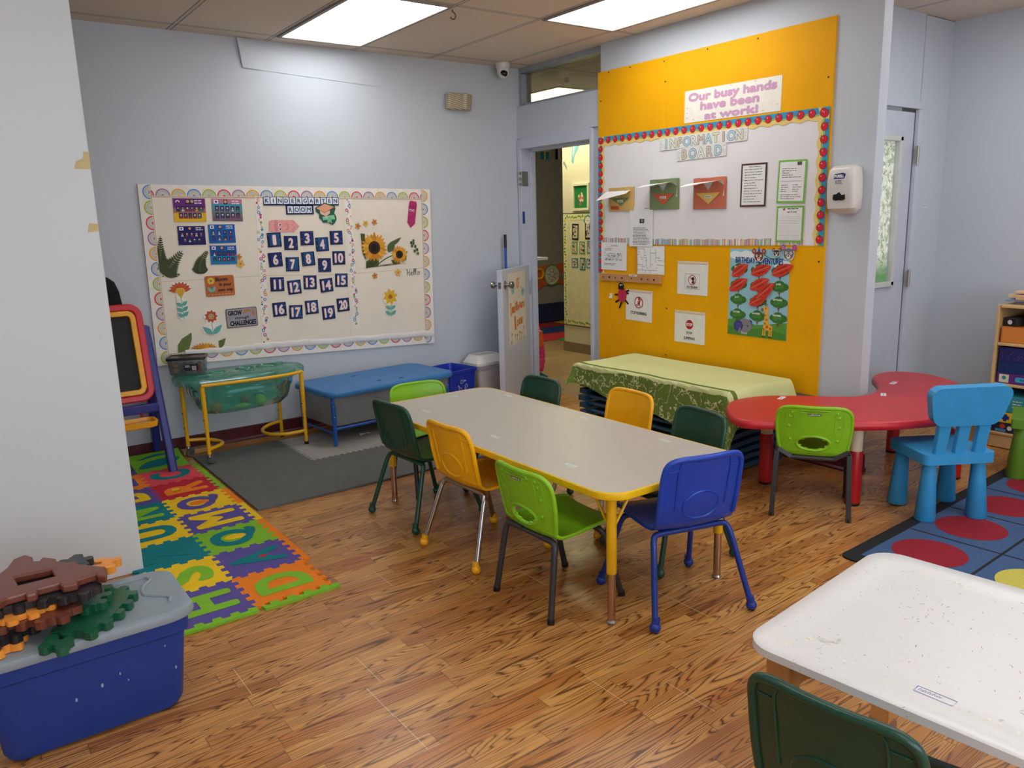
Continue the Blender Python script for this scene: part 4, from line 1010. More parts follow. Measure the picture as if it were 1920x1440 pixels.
# elephant and giraffe drawn on the meadow
GY = (134, 130, 142)
a.disc(-.085, -.205, .044, GY, 4, 20, 1.25, -.1); a.disc(-.135, -.212, .036, (62, 68, 134), 5, 18); a.ring(-.135, -.212, .012, .015, (110, 112, 170), 6); a.poly([(-.05, -.165), (-.03, -.175), (-.028, -.21), (-.05, -.215)], (62, 68, 134), 3)
a.poly([(-.115, -.235), (-.065, -.235), (-.065, -.262), (-.112, -.262)], (170, 168, 178), 3); a.stroke([(-.118, -.225), (-.13, -.25), (-.12, -.256)], .012, GY, 5)
for x in (-.10, -.062): a.disc(x, -.205, .006, (30, 30, 36), 6, 10); a.disc(x + .001, -.203, .002, (240, 240, 240), 7, 6)
OR = (232, 176, 62); BR_ = (186, 106, 50)
a.poly([(.062, -.09), (.083, -.085), (.09, -.18), (.118, -.195), (.118, -.225), (.05, -.22), (.056, -.17)], OR, 4); a.poly([(.04, -.088), (.045, -.108), (.075, -.10), (.085, -.08), (.066, -.07)], OR, 5); a.disc(.042, -.097, .010, (120, 100, 104), 6, 10)
for x in (.052, .066, .098, .112): a.bar(x, -.24, .009, .044, OR, 4); a.bar(x, -.262, .010, .008, (70, 50, 44), 5)
for x, y, r_ in ((.066, -.13, .006), (.076, -.155, .007), (.064, -.18, .007), (.08, -.20, .010), (.105, -.21, .008), (.058, -.215, .007)): a.disc(x, y, r_, BR_, 6, 10)
for x in (.062, .074): a.stroke([(x, -.075), (x, -.062)], .003, (110, 70, 40), 6); a.disc(x, -.060, .004, (80, 56, 44), 7, 8)
a.disc(.066, -.085, .004, (30, 30, 36), 6, 8)
a.stroke([(.02, .25), (.06, .228), (.10, .215), (.15, .225)], .004, (60, 116, 52), 3, 5)
a.build('birthday_poster', 'blue and green birthday poster of trees with a giraffe and an elephant', 'poster', 'B', -3.028, .994, OB, -.005)
LV = [((-3.226, 1.096), (-3.102, 1.171), 'upper left'), ((-3.080, 1.113), (-2.933, 1.165), 'upper middle'), ((-2.930, 1.115), (-2.779, 1.175), 'upper right'), ((-3.243, 1.004), (-3.103, 1.082), 'second row left'), ((-3.085, 1.020), (-2.944, 1.087), 'second row right'), ((-3.085, .923), (-2.946, .994), 'lowest'), ((-3.023, .971), (-2.903, 1.065), 'topmost of the overlapping')]
for k, ((x0, y0), (x1, y1), wh) in enumerate(LV):
    cx, cy = (x0 + x1) / 2, (y0 + y1) / 2; L = math.hypot(x1 - x0, y1 - y0); rt = math.atan2(y1 - y0, x1 - x0)
    a = Art(.0008); P = []; Q = []
    for i in range(13):
        t_ = i / 12; h_ = .034 * math.sin(PI * t_ ** .9) ** .8 if 0 < i < 12 else 0
        P.append(((t_ - .5) * L, -h_)); Q.append(((t_ - .5) * L, h_))
    a.base(P + Q[-2:0:-1], (206, 62, 44)); a.stroke([(-L * .55, 0), (L * .42, .004)], .0024, (236, 150, 120), 1)
    for rw, y_ in enumerate((.014, -.014)):
        x = -.036 + .014 * rw
        while x < .03: a.stroke([(x, y_ - .003), (x + .003, y_ + .005), (x + .005, y_ - .002), (x + .007, y_ + .003)], .0022, (50, 24, 26), 2); x += random.uniform(.009, .013)
    a.build('paper_leaf', 'red paper leaf with handwriting on the birthday poster, %s leaf' % wh, 'paper leaf', 'B', cx, cy, OB + .0045 + .0018 * (k > 4) + .0018 * (k > 5), rt, 'red birthday leaves')
def critter(nm, u, v, s_, fur, ear, label, hat=None, bow=None):
    a = Art(.0015)
    a.base([(x * s_, y * s_) for x, y in ((-.5, -.2), (-.3, -.5), (.3, -.5), (.5, -.2), (.45, .15), (.75, .3), (.7, .6), (.4, .62), (.2, .4), (-.2, .4), (-.4, .62), (-.7, .6), (-.75, .3), (-.45, .15))], (238, 232, 226))
    for x in (-.5, .5): a.disc(x * s_, .4 * s_, .24 * s_, fur, 1, 12); a.disc(x * s_, .4 * s_, .14 * s_, ear, 2, 10)
    a.disc(0, -.05 * s_, .44 * s_, fur, 2, 16, 1.05); a.disc(0, -.28 * s_, .17 * s_, (236, 220, 200), 3, 12); a.disc(0, -.22 * s_, .06 * s_, (30, 24, 26), 4, 8)
    for x in (-.2, .2): a.disc(x * s_, 0, .11 * s_, (240, 238, 236), 3, 10); a.disc(x * s_, 0, .05 * s_, (40, 30, 30), 4, 8)
    if hat: a.poly([(-.15 * s_, .35 * s_), (.15 * s_, .35 * s_), (0, .85 * s_)], hat, 3)
    if bow: a.disc(.42 * s_, .36 * s_, .12 * s_, bow, 4, 8); a.disc(.62 * s_, .40 * s_, .12 * s_, bow, 4, 8)
    a.build(nm, label, 'cutout', 'B', u, v, OB + .004, 0)
critter('bear_cutout', -3.025, 1.226, .070, (120, 62, 48), (196, 120, 110), 'brown bear face cutout with a blue party hat on the birthday poster', hat=(46, 100, 160))
critter('mouse_cutout', -2.817, 1.246, .078, (120, 116, 122), (214, 110, 150), 'grey mouse face cutout with a pink bow at the poster corner', bow=(222, 70, 130))
critter('monkey_cutout', -2.900, 1.246, .044, (58, 44, 42), (206, 160, 130), 'tiny dark monkey cutout between the bear and the mouse')
# ================================================================ chairs
def slab(mb, G, th, mat=0, skip=None):
    """thick curved sheet from a grid of points G[row][col]; skip(row, col) leaves holes"""
    R, C = len(G), len(G[0]); N = [[None] * C for _ in range(R)]
    for i in range(R):
        for j in range(C):
            du = G[i][min(j + 1, C - 1)] - G[i][max(j - 1, 0)]; dv = G[min(i + 1, R - 1)][j] - G[max(i - 1, 0)][j]
            n = du.cross(dv); N[i][j] = n.normalized() if n.length > 1e-9 else Vector((0, 0, 1))
    top = [p for r in G for p in r]; bot = [G[i][j] - N[i][j] * th for i in range(R) for j in range(C)]
    o = len(mb.v); mb.v += top + bot; K = R * C; faces = []
    solid = [[not (skip and skip(i, j)) for j in range(C - 1)] for i in range(R - 1)]
    for i in range(R - 1):
        for j in range(C - 1):
            if not solid[i][j]: continue
            a, b, c, d = i * C + j, i * C + j + 1, (i + 1) * C + j + 1, (i + 1) * C + j
            faces += [(a, b, c, d), (K + d, K + c, K + b, K + a)]
            for di, dj, e in ((-1, 0, (b, a)), (1, 0, (d, c)), (0, -1, (a, d)), (0, 1, (c, b))):
                ii, jj = i + di, j + dj
                if not (0 <= ii < R - 1 and 0 <= jj < C - 1 and solid[ii][jj]): faces.append((e[0], e[1], K + e[1], K + e[0]))
    for f in faces: mb.f.append([q + o for q in f]); mb.m.append(mat); mb.s.append(True)
    return N
def shell_rows(prof, nc, seat_dish, back_wrap):
    """prof rows: y, z, half width, kind(0 seat..1 back)"""
    G = []
    for y, z, w, k in prof:
        row = []
        for j in range(nc + 1):
            u = -1 + 2 * j / nc
            q = (w * u / .165) ** 2; row.append(Vector((w * u, y + back_wrap * k * q, z + seat_dish * (1 - k) * q)))
        G.append(row)
    return G
def dense(prof, k):
    sp = spline([(p[0], p[1], p[2]) for p in prof], k); ks = []
    for i in range(len(prof) - 1): ks += [prof[i][3] + (prof[i + 1][3] - prof[i][3]) * j / k for j in range(k)]
    ks.append(prof[-1][3])
    return [(p[0], p[1], max(p[2], .004), q) for p, q in zip(sp, ks)]
def back_point(G, u, t):
    R, C = len(G) - 1, len(G[0]) - 1; f = t * R; i = min(int(f), R - 1); g = (u + 1) / 2 * C; j = min(int(g), C - 1); f -= i; g -= j
    p = lambda a, b: G[a][b]
    P = (p(i, j) * (1 - g) + p(i, j + 1) * g) * (1 - f) + (p(i + 1, j) * (1 - g) + p(i + 1, j + 1) * g) * f
    n = (p(i, j + 1) - p(i, j)).cross(p(i + 1, j) - p(i, j)).normalized()
    return P, n      # n points to the rear of the backrest
def rim_path(G, cols_only=False):
    R, C = len(G), len(G[0])
    return [G[i][0] for i in range(R)] + [G[-1][j] for j in range(1, C - 1)] + [G[i][C - 1] for i in range(R - 1, -1, -1)]

SEATDARK = {}
def school_chair(label, shell, leg, foot, loc, rz, group, sc=1.0):
    t = thing('school_chair', label, 'chair', loc, rz, group); t.scale = (sc, sc, sc)
    pr = dense([(.185, .318, .150, 0), (.178, .336, .160, 0), (.12, .345, .168, 0), (.02, .336, .170, 0), (-.09, .332, .166, .1), (-.135, .345, .160, .4), (-.158, .375, .158, .9)], 5)
    G = shell_rows(pr, 14, .012, .018); mb = MB(); slab(mb, [list(reversed(r)) for r in G], .006); mb.tube([p for p in rim_path(list(reversed(G)))], .0065, 8)
    mb.build('seat', shell, t)
    pb = dense([(-.158, .375, .158, .9), (-.178, .45, .160, 1), (-.192, .53, .160, 1), (-.202, .575, .157, 1), (-.206, .598, .148, 1), (-.209, .610, .134, 1), (-.210, .616, .116, 1), (-.2105, .619, .09, 1)], 4)
    B = shell_rows(pb, 14, .0, .022); mb = MB(); slab(mb, [list(reversed(r)) for r in B], .006)
    rp = rim_path(B); mb.tube([p + Vector((0, -.006, 0)) for p in rp], .0105, 10)
    # moulded relief on the rear of the backrest
    def on(u, tt, lift): P, n = back_point(B, u, tt); n = n if n.y < 0 else -n; return P + n * (.006 + lift)
    mb.tube([on(.46 * math.cos(a), .115 + .095 * math.sin(a), -.001) for a in [2 * PI * i / 24 for i in range(24)]], .005, 6, closed=True)
    for s_ in (-1, 1):
        mb.tube([on(s_ * (.64 + .06 * k / 5), .1 + .72 * k / 5, .001) for k in range(6)], [.004, .004, .0035, .003, .002, .001], 6)
        mb.tube([on(s_ * .90, .42, .0), on(s_ * .66, .45, .002)], [.004, .0015], 6)
    mb.tube([on(u, v, .0) for u, v in ((-.28, .66), (.28, .66), (.28, .8), (-.28, .8))], .0016, 5, closed=True)
    mb.build('backrest', shell, t)
    for fx in (-1, 1):
        for fy, sy in ((-.215, -.115), (.195, .10)):
            fo = (fx * .205, fy, .02)
            pts = spline([fo, (fx * .1855, fo[1] * .5 + (sy + (fy - sy) * .22) * .5, .144), (fx * .166, sy + (fy - sy) * .22, .268), (fx * .158, sy + (fy - sy) * .08, .302), (fx * .140, sy, .318), (fx * .07, sy, .320), (0, sy, .320)], 5)
            o = MB().tube(pts, .0115, 10).build('leg', leg, t)
            MB().ball((fo[0], fo[1], .0205), .0205, 0, 16).cyl((fo[0], fo[1], .02), (fo[0] - fx * .006, fo[1] * .985, .055), .0150, 12).build('ball_foot', foot, o)
    for s_ in (-1, 1): MB().tube([(s_ * .10, -.115, .318), (s_ * .10, .10, .318)], .009, 8).build('seat_support', leg, t)
    return t
def rounded_chair(label, shell, leg, loc, rz, group, sc=1.0, square=False):
    """lime moulded chair with hand slot, oval opening and dimples"""
    t = thing('plastic_chair', label, 'chair', loc, rz, group); t.scale = (sc, sc, sc)
    pr = dense([(.180, .300, .140, 0), (.172, .318, .155, 0), (.10, .322, .166, 0), (.0, .312, .168, 0), (-.10, .306, .164, .1), (-.14, .316, .158, .5), (-.156, .336, .152, .9)], 5)
    G = shell_rows(pr, 14, .014, .022); mb = MB(); slab(mb, [list(reversed(r)) for r in G], .008); mb.tube(rim_path(list(reversed(G))), .007, 8); mb.build('seat', shell, t)
    pb = dense([(-.156, .336, .152, .9), (-.172, .40, .164, 1), (-.186, .47, .170, 1), (-.196, .52, .167, 1), (-.201, .542, .158, 1), (-.203, .555, .142, 1), (-.204, .562, .12, 1), (-.2045, .565, .09, 1)], 5)
    B = shell_rows(pb, 24, .0, .028); mb = MB(); R = len(B) - 1
    hole = lambda i, j: ((((j + .5) / 24 * 2 - 1) / .46) ** 2 + (((i + .5) / R - .105) / .075) ** 2) < .8
    slab(mb, [list(reversed(r)) for r in B], .008, 0, hole)
    mb.tube([p + Vector((0, -.004, 0)) for p in rim_path(B)], .009, 8)
    def on(u, tt, lift): P, n = back_point(B, u, tt); n = n if n.y < 0 else -n; return P + n * (.008 + lift)
    mb.tube([on(.47 * math.cos(a), .105 + .078 * math.sin(a), -.002) for a in [2 * PI * i / 24 for i in range(24)]], .007, 6, closed=True)
    slot = rrect(.84, .105, .05, 4)
    mb.tube([on(x, .62 + y, .0) for x, y in slot], .0035, 6, closed=True)
    for s_ in (-1, 1):
        mb.tube([on(s_ * x, y, .0) for x, y in ((.50, .06), (.54, .3), (.56, .5), (.60, .66), (.72, .66), (.80, .56), (.78, .3), (.72, .06))], .0018, 5)
        for k in range(4): P = on(s_ * (.64 + .02 * math.sin(k * 1.3)), .14 + .14 * k, -.001); mb.ball(P, .010, 0, 10, (1, .35, 1))
    mb.build('backrest', shell, t)
    # hand slot, its shade painted as a darker flat patch, and the maker's plate
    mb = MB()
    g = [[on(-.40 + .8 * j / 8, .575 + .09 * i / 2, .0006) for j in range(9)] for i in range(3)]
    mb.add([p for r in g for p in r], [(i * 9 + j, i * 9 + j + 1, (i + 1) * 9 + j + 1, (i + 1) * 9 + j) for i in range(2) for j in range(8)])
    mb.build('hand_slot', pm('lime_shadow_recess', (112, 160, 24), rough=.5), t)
    P, n = back_point(B, 0, .49); n = n if n.y < 0 else -n
    a = Art(.0006); a.rect(.058, .010, (26, 26, 28)); a.text('LIFETIME', 0, 0, .0062, (226, 226, 226), 1, w=.052, bold=.0005)
    o = a.build('maker_plate', parent=t); X = Vector((1, 0, 0)); Yv = n.cross(X).normalized(); M = Matrix((X, Yv, n)).transposed().to_4x4(); M.translation = P + n * .0085; o.matrix_local = M
    for fx in (-1, 1):
        for fy, sy in ((-.19, -.14), (.175, .085)):
            if square:
                if fy < 0: pts = [(fx * .178, fy, .0), (fx * .172, fy + .012, .16), (fx * .166, fy + .028, .325), (fx * .164, fy + .045, .338), (fx * .10, sy, .301)]
                else: pts = [(fx * .178, fy, .0), (fx * .17, fy - .03, .26), (fx * .155, sy, .298), (fx * .08, sy, .299)]
                o = MB().tube(pts, .0165, 4, square=True).build('leg', leg, t, bevel=.002)
            else:
                pts = spline([(fx * .175, fy, .0), (fx * .1655, fy * .5 + (sy + (fy - sy) * .25) * .5, .125), (fx * .156, sy + (fy - sy) * .25, .25), (fx * .15, sy + (fy - sy) * .08, .284), (fx * .13, sy, .297), (fx * .05, sy, .299)], 5)
                o = MB().tube(pts, .0125, 10).build('leg', leg, t)
            MB().cyl((fx * (.1755 if not square else .178), fy, .0), (fx * (.1745 if not square else .1775), fy * .99, .018), .0145 if not square else .0135, 12).build('foot_cap', BLACK, o)
    MB().tube([(-.11, -.14, .298), (.11, -.14, .298)], .011, 8).build('seat_support', leg, t)
    MB().tube([(-.11, .085, .298), (.11, .085, .298)], .011, 8).build('seat_support', leg, t)
    return t
GREEN = pm('dark_green_plastic', (20, 68, 52), rough=0.33, var=0.05, bump=.06, bscale=300)
ORANGE = pm('yellow_orange_plastic', (246, 180, 8), rough=0.35, var=0.05, bump=.06, bscale=300)
BLUE = pm('royal_blue_plastic', (18, 66, 176), rough=0.33, var=0.05, bump=.06, bscale=300)
LIME = pm('lime_plastic', (134, 196, 30), rough=0.4, var=0.06, bump=.08, bscale=240)
GREENLEG = pm('dark_green_enamel', (20, 72, 58), rough=0.28, var=0.04)
BLUELEG = pm('blue_enamel', (20, 56, 146), rough=0.28, var=0.05)
CHROME = pm('chrome_tube', (190, 186, 180), rough=0.2, metal=1.0, var=0.03)
GRAPH = pm('graphite_enamel', (66, 66, 68), rough=0.4, metal=.4)
CG = 'children\'s chairs around the grey table'
school_chair('dark green chair at the left side of the grey table, behind the yellow one', GREEN, GREENLEG, GREENLEG, (1.915, 3.40, 0), rad(-90 + 4), CG, 1.0)
school_chair('yellow chrome-legged chair at the left side of the grey table', ORANGE, CHROME, ORANGE, (1.905, 2.845, 0), rad(-90 + 2.5), CG, 1.0)
rounded_chair('lime green chair with graphite legs at the near left corner of the grey table', LIME, GRAPH, (1.868, 2.275, 0), rad(-90), CG, 1.0)
school_chair('royal blue school chair at the near end of the grey table', BLUE, BLUELEG, BLUELEG, (2.193, 1.970, 0), rad(-15.2), CG, 1.03)
school_chair('dark green chair at the right side of the grey table, nearest the red table', GREEN, GREENLEG, GREENLEG, (2.495, 2.285, 0), rad(90 - 8), CG, 1.0)
school_chair('yellow chair at the right side of the grey table, facing left', ORANGE, CHROME, ORANGE, (2.55, 2.765, 0), rad(90 - 3), CG, 1.0)
school_chair('dark green chair at the far right corner of the grey table, near the doorway', GREEN, GREENLEG, GREENLEG, (2.435, 3.33, 0), rad(90), CG, 1.0)
rounded_chair('lime green chair at the far end of the grey table', LIME, GRAPH, (2.165, 3.76, 0), rad(180 - 6), CG, 1.0)
rounded_chair('lime chair with square graphite legs at the red table', LIME, GRAPH, (3.475, 2.200, 0), rad(-56.7), None, 1.0, True)
school_chair('dark green school chair at the white table in the near right corner', GREEN, GREENLEG, GREENLEG, (1.385, 0.715, 0), rad(-90 + 7), None, 1.0)

# ---------------------------------------------------------------- grey activity table
TZ = 0.53
def laminate(name, rgb, dark):
    t = NT(name); co = t.coord()
    n = t.noise(co, 160.0, 3.0, .7); w = t.noise(t.n('ShaderNodeMapping', None, Vector=co, Scale=(1, 14, 1)).outputs[0], 14.0, 3.0)
    c = t.mix(t.math('MULTIPLY', n, .5), lin(rgb), lin(dark)); c = t.mix(t.math('MULTIPLY', w, .22), c, lin((226, 216, 198)))
    t.set(t.b, 'Base Color', c); t.b.inputs['Roughness'].default_value = .38; return t.m
t = thing('activity_table', 'long grey laminate children\'s table with yellow edge and chrome-footed legs', 'table', (2.160, 2.815, 0))
W_, L2 = .745, 1.85
YEDGE = pm('yellow_edge_band', (236, 190, 12), rough=.35)
MB().prism(rrect(W_ - .004, L2 - .004, .10, 8), TZ - .022, TZ, 0).build('tabletop', laminate('grey_laminate', (188, 184, 176), (152, 146, 138)), t)
outer = rrect(W_, L2, .102, 8)
MB().loft([[(x * (1 + a_ / W_ * 2), y * (1 + a_ / L2 * 2), z) for x, y in outer] for a_, z in ((-.014, TZ - .004), (-.003, TZ + .0012), (.002, TZ - .002), (.004, TZ - .014), (.002, TZ - .026), (-.004, TZ - .030), (-.014, TZ - .027))], 0, (False, False)).build('edge_band', YEDGE, t)
YLEG = pm('yellow_leg_paint', (232, 178, 16), rough=.3)
for sx in (-1, 1):
    for sy in (-1, 1):
        x, y = sx * (W_ / 2 - .073), sy * (L2 / 2 - .075)
        o = MB().cyl((x, y, .2), (x, y, TZ - .03), .019, 16).lathe([(.045, TZ - .034), (.045, TZ - .03)], 16, T=Matrix.Translation((x, y, 0))).build('leg', YLEG, t)
        MB().cyl((x, y, .012), (x, y, .205), .0155, 16).build('chrome_extension', pm('chrome_extension', (196, 170, 150), rough=.22, metal=1.0), o)
        MB().lathe([(.018, 0.0), (.02, .006), (.016, .014)], 16, T=Matrix.Translation((x, y, 0))).build('glide', CHROME, o)
        for dx, dy in ((-sx * .11, 0), (0, -sy * .11)): MB().tube([(x, y, .36), (x + dx * .95, y + dy * .95, TZ - .031)], .006, 8).build('brace', YLEG, o)
for k, (x, y, rt, lb) in enumerate(((2.234, 3.633, -.15, 'at the far end of the grey table'), (2.478, 3.441, PI / 2 - 3.1, 'at the far right place of the grey table'), (1.953, 3.439, -PI / 2, 'before the far left dark green chair'), (2.450, 2.781, PI / 2, 'before the yellow chair on the right'), (1.937, 2.800, -PI / 2, 'in front of the yellow chair on the left of the grey table'), (1.920, 2.257, -PI / 2, 'in front of the near lime chair on the grey table'), (2.454, 2.257, PI / 2, 'before the near right dark green chair'))):
    a = Art(.0005); a.rect(.062, .020, (226, 226, 224)); 
    x_ = -.024
    while x_ < .022: a.stroke([(x_, -.004), (x_ + .002, .005), (x_ + .004, -.003), (x_ + .006, .003)], .0016, (96, 96, 100), 1); x_ += random.uniform(.007, .010)
    a.build('name_label', 'white name strip ' + lb, 'label', 'T', x, y, TZ + .0004, rt + random.uniform(-.1, .1), 'name strips on the tables')

# ---------------------------------------------------------------- red kidney table
REDT = pm('red_plastic_top', (196, 34, 44), rough=.36, var=.07, scale=6, bump=.1, bscale=350)
out = [(3.150, 2.40), (3.235, 2.275), (3.40, 2.11), (3.55, 1.96), (3.73, 1.84), (4.01, 1.745), (4.28, 1.79), (4.55, 1.915), (4.78, 2.10), (4.91, 2.33), (4.87, 2.50), (4.74, 2.56), (4.58, 2.52), (4.42, 2.40), (4.27, 2.320), (4.16, 2.295), (4.05, 2.300), (3.95, 2.375), (3.84, 2.51), (3.72, 2.63), (3.58, 2.69), (3.42, 2.685), (3.25, 2.56)]
cx, cy = 3.95, 2.10
rp = [(p[0] - cx, p[1] - cy) for p in spline([(x, y, 0) for x, y in out], 5, True)]
def inset(poly, d):
    n = len(poly); res = []
    for i in range(n):
        a, b = Vector(poly[i - 1]), Vector(poly[(i + 1) % n]); t_ = (b - a).normalized(); res.append((poly[i][0] - t_.y * d, poly[i][1] + t_.x * d))
    return res
RZ = .475
t = thing('kidney_table', 'red plastic kidney-shaped children\'s table pushed against the wall end', 'table', (cx, cy, 0))
rings = [[(x, y, z) for x, y in inset(rp, d)] for d, z in ((.05, RZ - .03), (.012, RZ - .045), (.002, RZ - .036), (0, RZ - .022), (.004, RZ - .008), (.014, RZ), (.022, RZ))]
MB().loft(rings, 0, (True, True)).build('tabletop', REDT, t)
for k, (x, y) in enumerate(((3.600, 2.560), (3.655, 2.069), (4.677, 2.411), (4.449, 1.935))):
    x -= cx; y -= cy
    o = MB().lathe([(.034, .012), (.036, .02), (.036, .285), (.034, .29)], 20, T=Matrix.Translation((x, y, 0))).build('leg', pm('red_leg_plastic', (178, 24, 30), rough=.3), t)
    MB().lathe([(.032, .285), (.032, RZ - .04)], 20, T=Matrix.Translation((x, y, 0))).build('upper_leg', pm('cream_leg_plastic', (226, 210, 180), rough=.4), o)
    MB().lathe([(.033, .0), (.036, .004), (.036, .014)], 20, T=Matrix.Translation((x, y, 0))).build('foot_cap', BLACK, o)
for x, y, rt, lb in ((3.70, 2.545, .3, 'on the left lobe of the red table'), (4.50, 2.34, .2, 'on the red table near its back hollow, farthest'), (4.17, 2.22, .5, 'in the middle of the red table')):
    a = Art(.0005); a.rect(.075, .028, (226, 224, 222)); a.lines(-.025, .02, (.0,), .006, (150, 140, 140), 1); a.build('name_label', 'white name strip ' + lb, 'label', 'T', x, y, RZ + .0006, rt, 'name strips on the tables')

# ---------------------------------------------------------------- chunky blue chair, green seat
def cone_leg(mb, x, y, z1, r0_, r1_):
    mb.lathe([(r0_ - .004, .0), (r0_, .006), (r1_, z1)], 24, T=Matrix(((1, 0, -x * .22, x * 1.04), (0, 1, -y * .22, y * 1.04), (0, 0, 1, 0), (0, 0, 0, 1))))
SKY = pm('sky_blue_plastic', (50, 150, 208), rough=.45, var=.04, bump=.06, bscale=350)
t = thing('chunky_chair', 'chunky sky-blue plastic children\'s chair with slatted back beside the red table', 'chair', (3.875, 1.758, .0102), rad(-31.7))
MB().prism(rrect(.35, .33, .03, 5), .285, .335).build('seat', SKY, t, bevel=.010, seg=3)
for sx in (-1, 1):
    for sy in (-1, 1):
        mb = MB(); cone_leg(mb, sx * .125, sy * .115, .287, .048, .030); mb.build('leg', SKY, t)
bt = Matrix.Translation((0, -.135, .33)) @ Matrix.Rotation(rad(9), 4, 'X')
for x in (-.098, 0, .098):
    mb = MB(); mb.loft([[(x + dx * (1 + .15 * k), dy, z) for dx, dy in ((.026, .016), (-.026, .016), (-.026, -.016), (.026, -.016))] for k, z in ((0, -.02), (1, .16))], 0, (True, True), False, bt); mb.build('back_slat', SKY, t, bevel=.006, seg=2)
bp = []
for x, y in rrect(.37, .185, .05, 6): bp.append((x * (.99 + .24 * (y / .185)), y + .012 * (1 - (x / .185) ** 2) * (1 if y > 0 else -.2)))
T = bt @ Matrix.Translation((0, 0, .245)) @ Matrix(((1, 0, 0, 0), (0, 0, 1, 0), (0, 1, 0, 0), (0, 0, 0, 1)))
MB().prism([(x, y) for x, y in bp], -.022, .022, T=T @ Matrix.Diagonal((1, 1, -1, 1))).build('backrest', SKY, t, bevel=.012, seg=3)
MOSS = pm('moss_green_plastic', (96, 144, 36), rough=.45, var=.04, bump=.06, bscale=350)
t = thing('chunky_stool', 'chunky green plastic seat at the right edge, in front of the bookshelf', 'stool', (4.845, 1.645, .0102), rad(20))
MB().prism(rrect(.35, .33, .012, 4), .285, .335).build('seat', MOSS, t, bevel=.006, seg=2)
for sx in (-1, 1):
    for sy in (-1, 1):
        mb = MB(); cone_leg(mb, sx * .125, sy * .115, .287, .05, .030); mb.build('leg', MOSS, t)

# ---------------------------------------------------------------- white table in the near right corner
def white_top():
    t = NT('scuffed_white_top'); co = t.coord(); x, y, z = t.xyz(co)[:3]
    big = t.noise(co, 3.0, 4.0); c = t.mix(t.math('MULTIPLY', big, .25), lin((226, 226, 226)), lin((206, 206, 206)))
    s1 = t.noise(t.n('ShaderNodeMapping', None, Vector=co, Scale=(1, 1.9, 1)).outputs[0], 55.0, 5.0, .65, 1.5); band = t.noise(co, 4.5, 2.0)
    c = t.mix(t.math('MULTIPLY', t.math('MULTIPLY', t.math('GREATER_THAN', s1, .655), t.math('GREATER_THAN', band, .5)), .6), c, lin((128, 128, 136)))
    s2 = t.noise(co, 24.0, 6.0, .75, 1.0); ed = t.math('GREATER_THAN', t.math('ABSOLUTE', y), .27)
    c = t.mix(t.math('MULTIPLY', t.math('MULTIPLY', t.math('GREATER_THAN', s2, .63), .55), t.math('GREATER_THAN', t.math('ABSOLUTE', x), .27)), c, lin((238, 236, 206)))
    s3 = t.noise(t.n('ShaderNodeMapping', None, Vector=co, Scale=(1, 1, 1), Location=(3, 1, 0)).outputs[0], 90.0, 3.0, .6, 2.5)
    c = t.mix(t.math('MULTIPLY', t.math('MULTIPLY', t.math('GREATER_THAN', s3, .715), t.math('GREATER_THAN', t.noise(co, 5.0, 2.0), .5)), .8), c, lin((84, 96, 132)))
    t.set(t.b, 'Base Color', c); t.b.inputs['Roughness'].default_value = .3; return t.m
WZ = .53; WR = rad(5.5)
dx_, dy_ = Vector((math.cos(WR), math.sin(WR), 0)), Vector((math.sin(WR), -math.cos(WR), 0))
C0 = Vector((1.372, 1.025, 0)); LW, LL = .715, 1.15
ctr = C0 + dx_ * LW / 2 + dy_ * LL / 2
t = thing('play_table', 'white scuffed children\'s table with wooden legs in the near right corner', 'table', (ctr.x, ctr.y, 0), WR)
mb = MB(); o_ = rrect(LW, LL, .075, 8)
sx_ = lambda d: [(x * (1 - 2 * d / LW), y * (1 - 2 * d / LL)) for x, y in o_]
mb.loft([[(x, y, z) for x, y in sx_(d)] for d, z in ((.006, WZ - .026), (.0, WZ - .022), (.0, WZ - .004), (.005, WZ), (.05, WZ), (.075, WZ - .004), (.10, WZ - .0045))], 0, (True, True))
rw = random.Random(12); inks = [(70, 74, 84), (60, 80, 150), (110, 112, 120), (190, 90, 110), (60, 60, 66)]
marks = Art(0)
marks.mats = [white_top()]
for cxx, cyy, sp_, n_ in ((.1, .33, .06, 34), (-.22, .30, .05, 8), (.0, .15, .16, 26), (-.25, .0, .08, 14), (.05, -.15, .2, 22), (.15, .1, .15, 16), (-.15, -.05, .15, 12)):
    for _ in range(n_):
        x, y = cxx + rw.gauss(0, sp_), cyy + rw.gauss(0, sp_)
        if abs(x) > LW / 2 - .11 or abs(y) > LL / 2 - .11: continue
        an = rw.uniform(-.5, .8); L = rw.uniform(.002, .012); k = rw.uniform(-.6, .6); q = []
        for i in range(4): q.append((x, y)); x += L / 3 * math.cos(an); y += L / 3 * math.sin(an); an += k
        marks.stroke(q, rw.uniform(.0007, .0013), rw.choice(inks), 1)
for x0, y0, x1, y1 in ((-.295, .42, -.28, .20), (-.285, .22, -.275, .0), (-.29, .10, -.27, -.15), (.275, .47, .285, .30), (.28, .34, .285, .10), (-.24, .47, -.20, .40)):
    for _ in range(26):
        f = rw.random(); x, y = x0 + (x1 - x0) * f + rw.gauss(0, .011), y0 + (y1 - y0) * f + rw.gauss(0, .006)
        marks.poly([(x + rw.uniform(.002, .012) * math.cos(a_) * (1 if abs(x1 - x0) > .1 else .5), y + rw.uniform(.002, .006) * math.sin(a_)) for a_ in (0, 1, 2, 3, 4, 5)], rw.choice([(238, 236, 214), (234, 232, 216), (222, 221, 214), (206, 205, 200)]), 2)
for v in marks.mb.v: v.z += WZ - .0045
o_n = len(mb.v)
mb.v += marks.mb.v; mb.f += [[i + o_n for i in f] for f in marks.mb.f]; mb.m += marks.mb.m; mb.s += marks.mb.s
mb.build('tabletop', marks.mats, t)
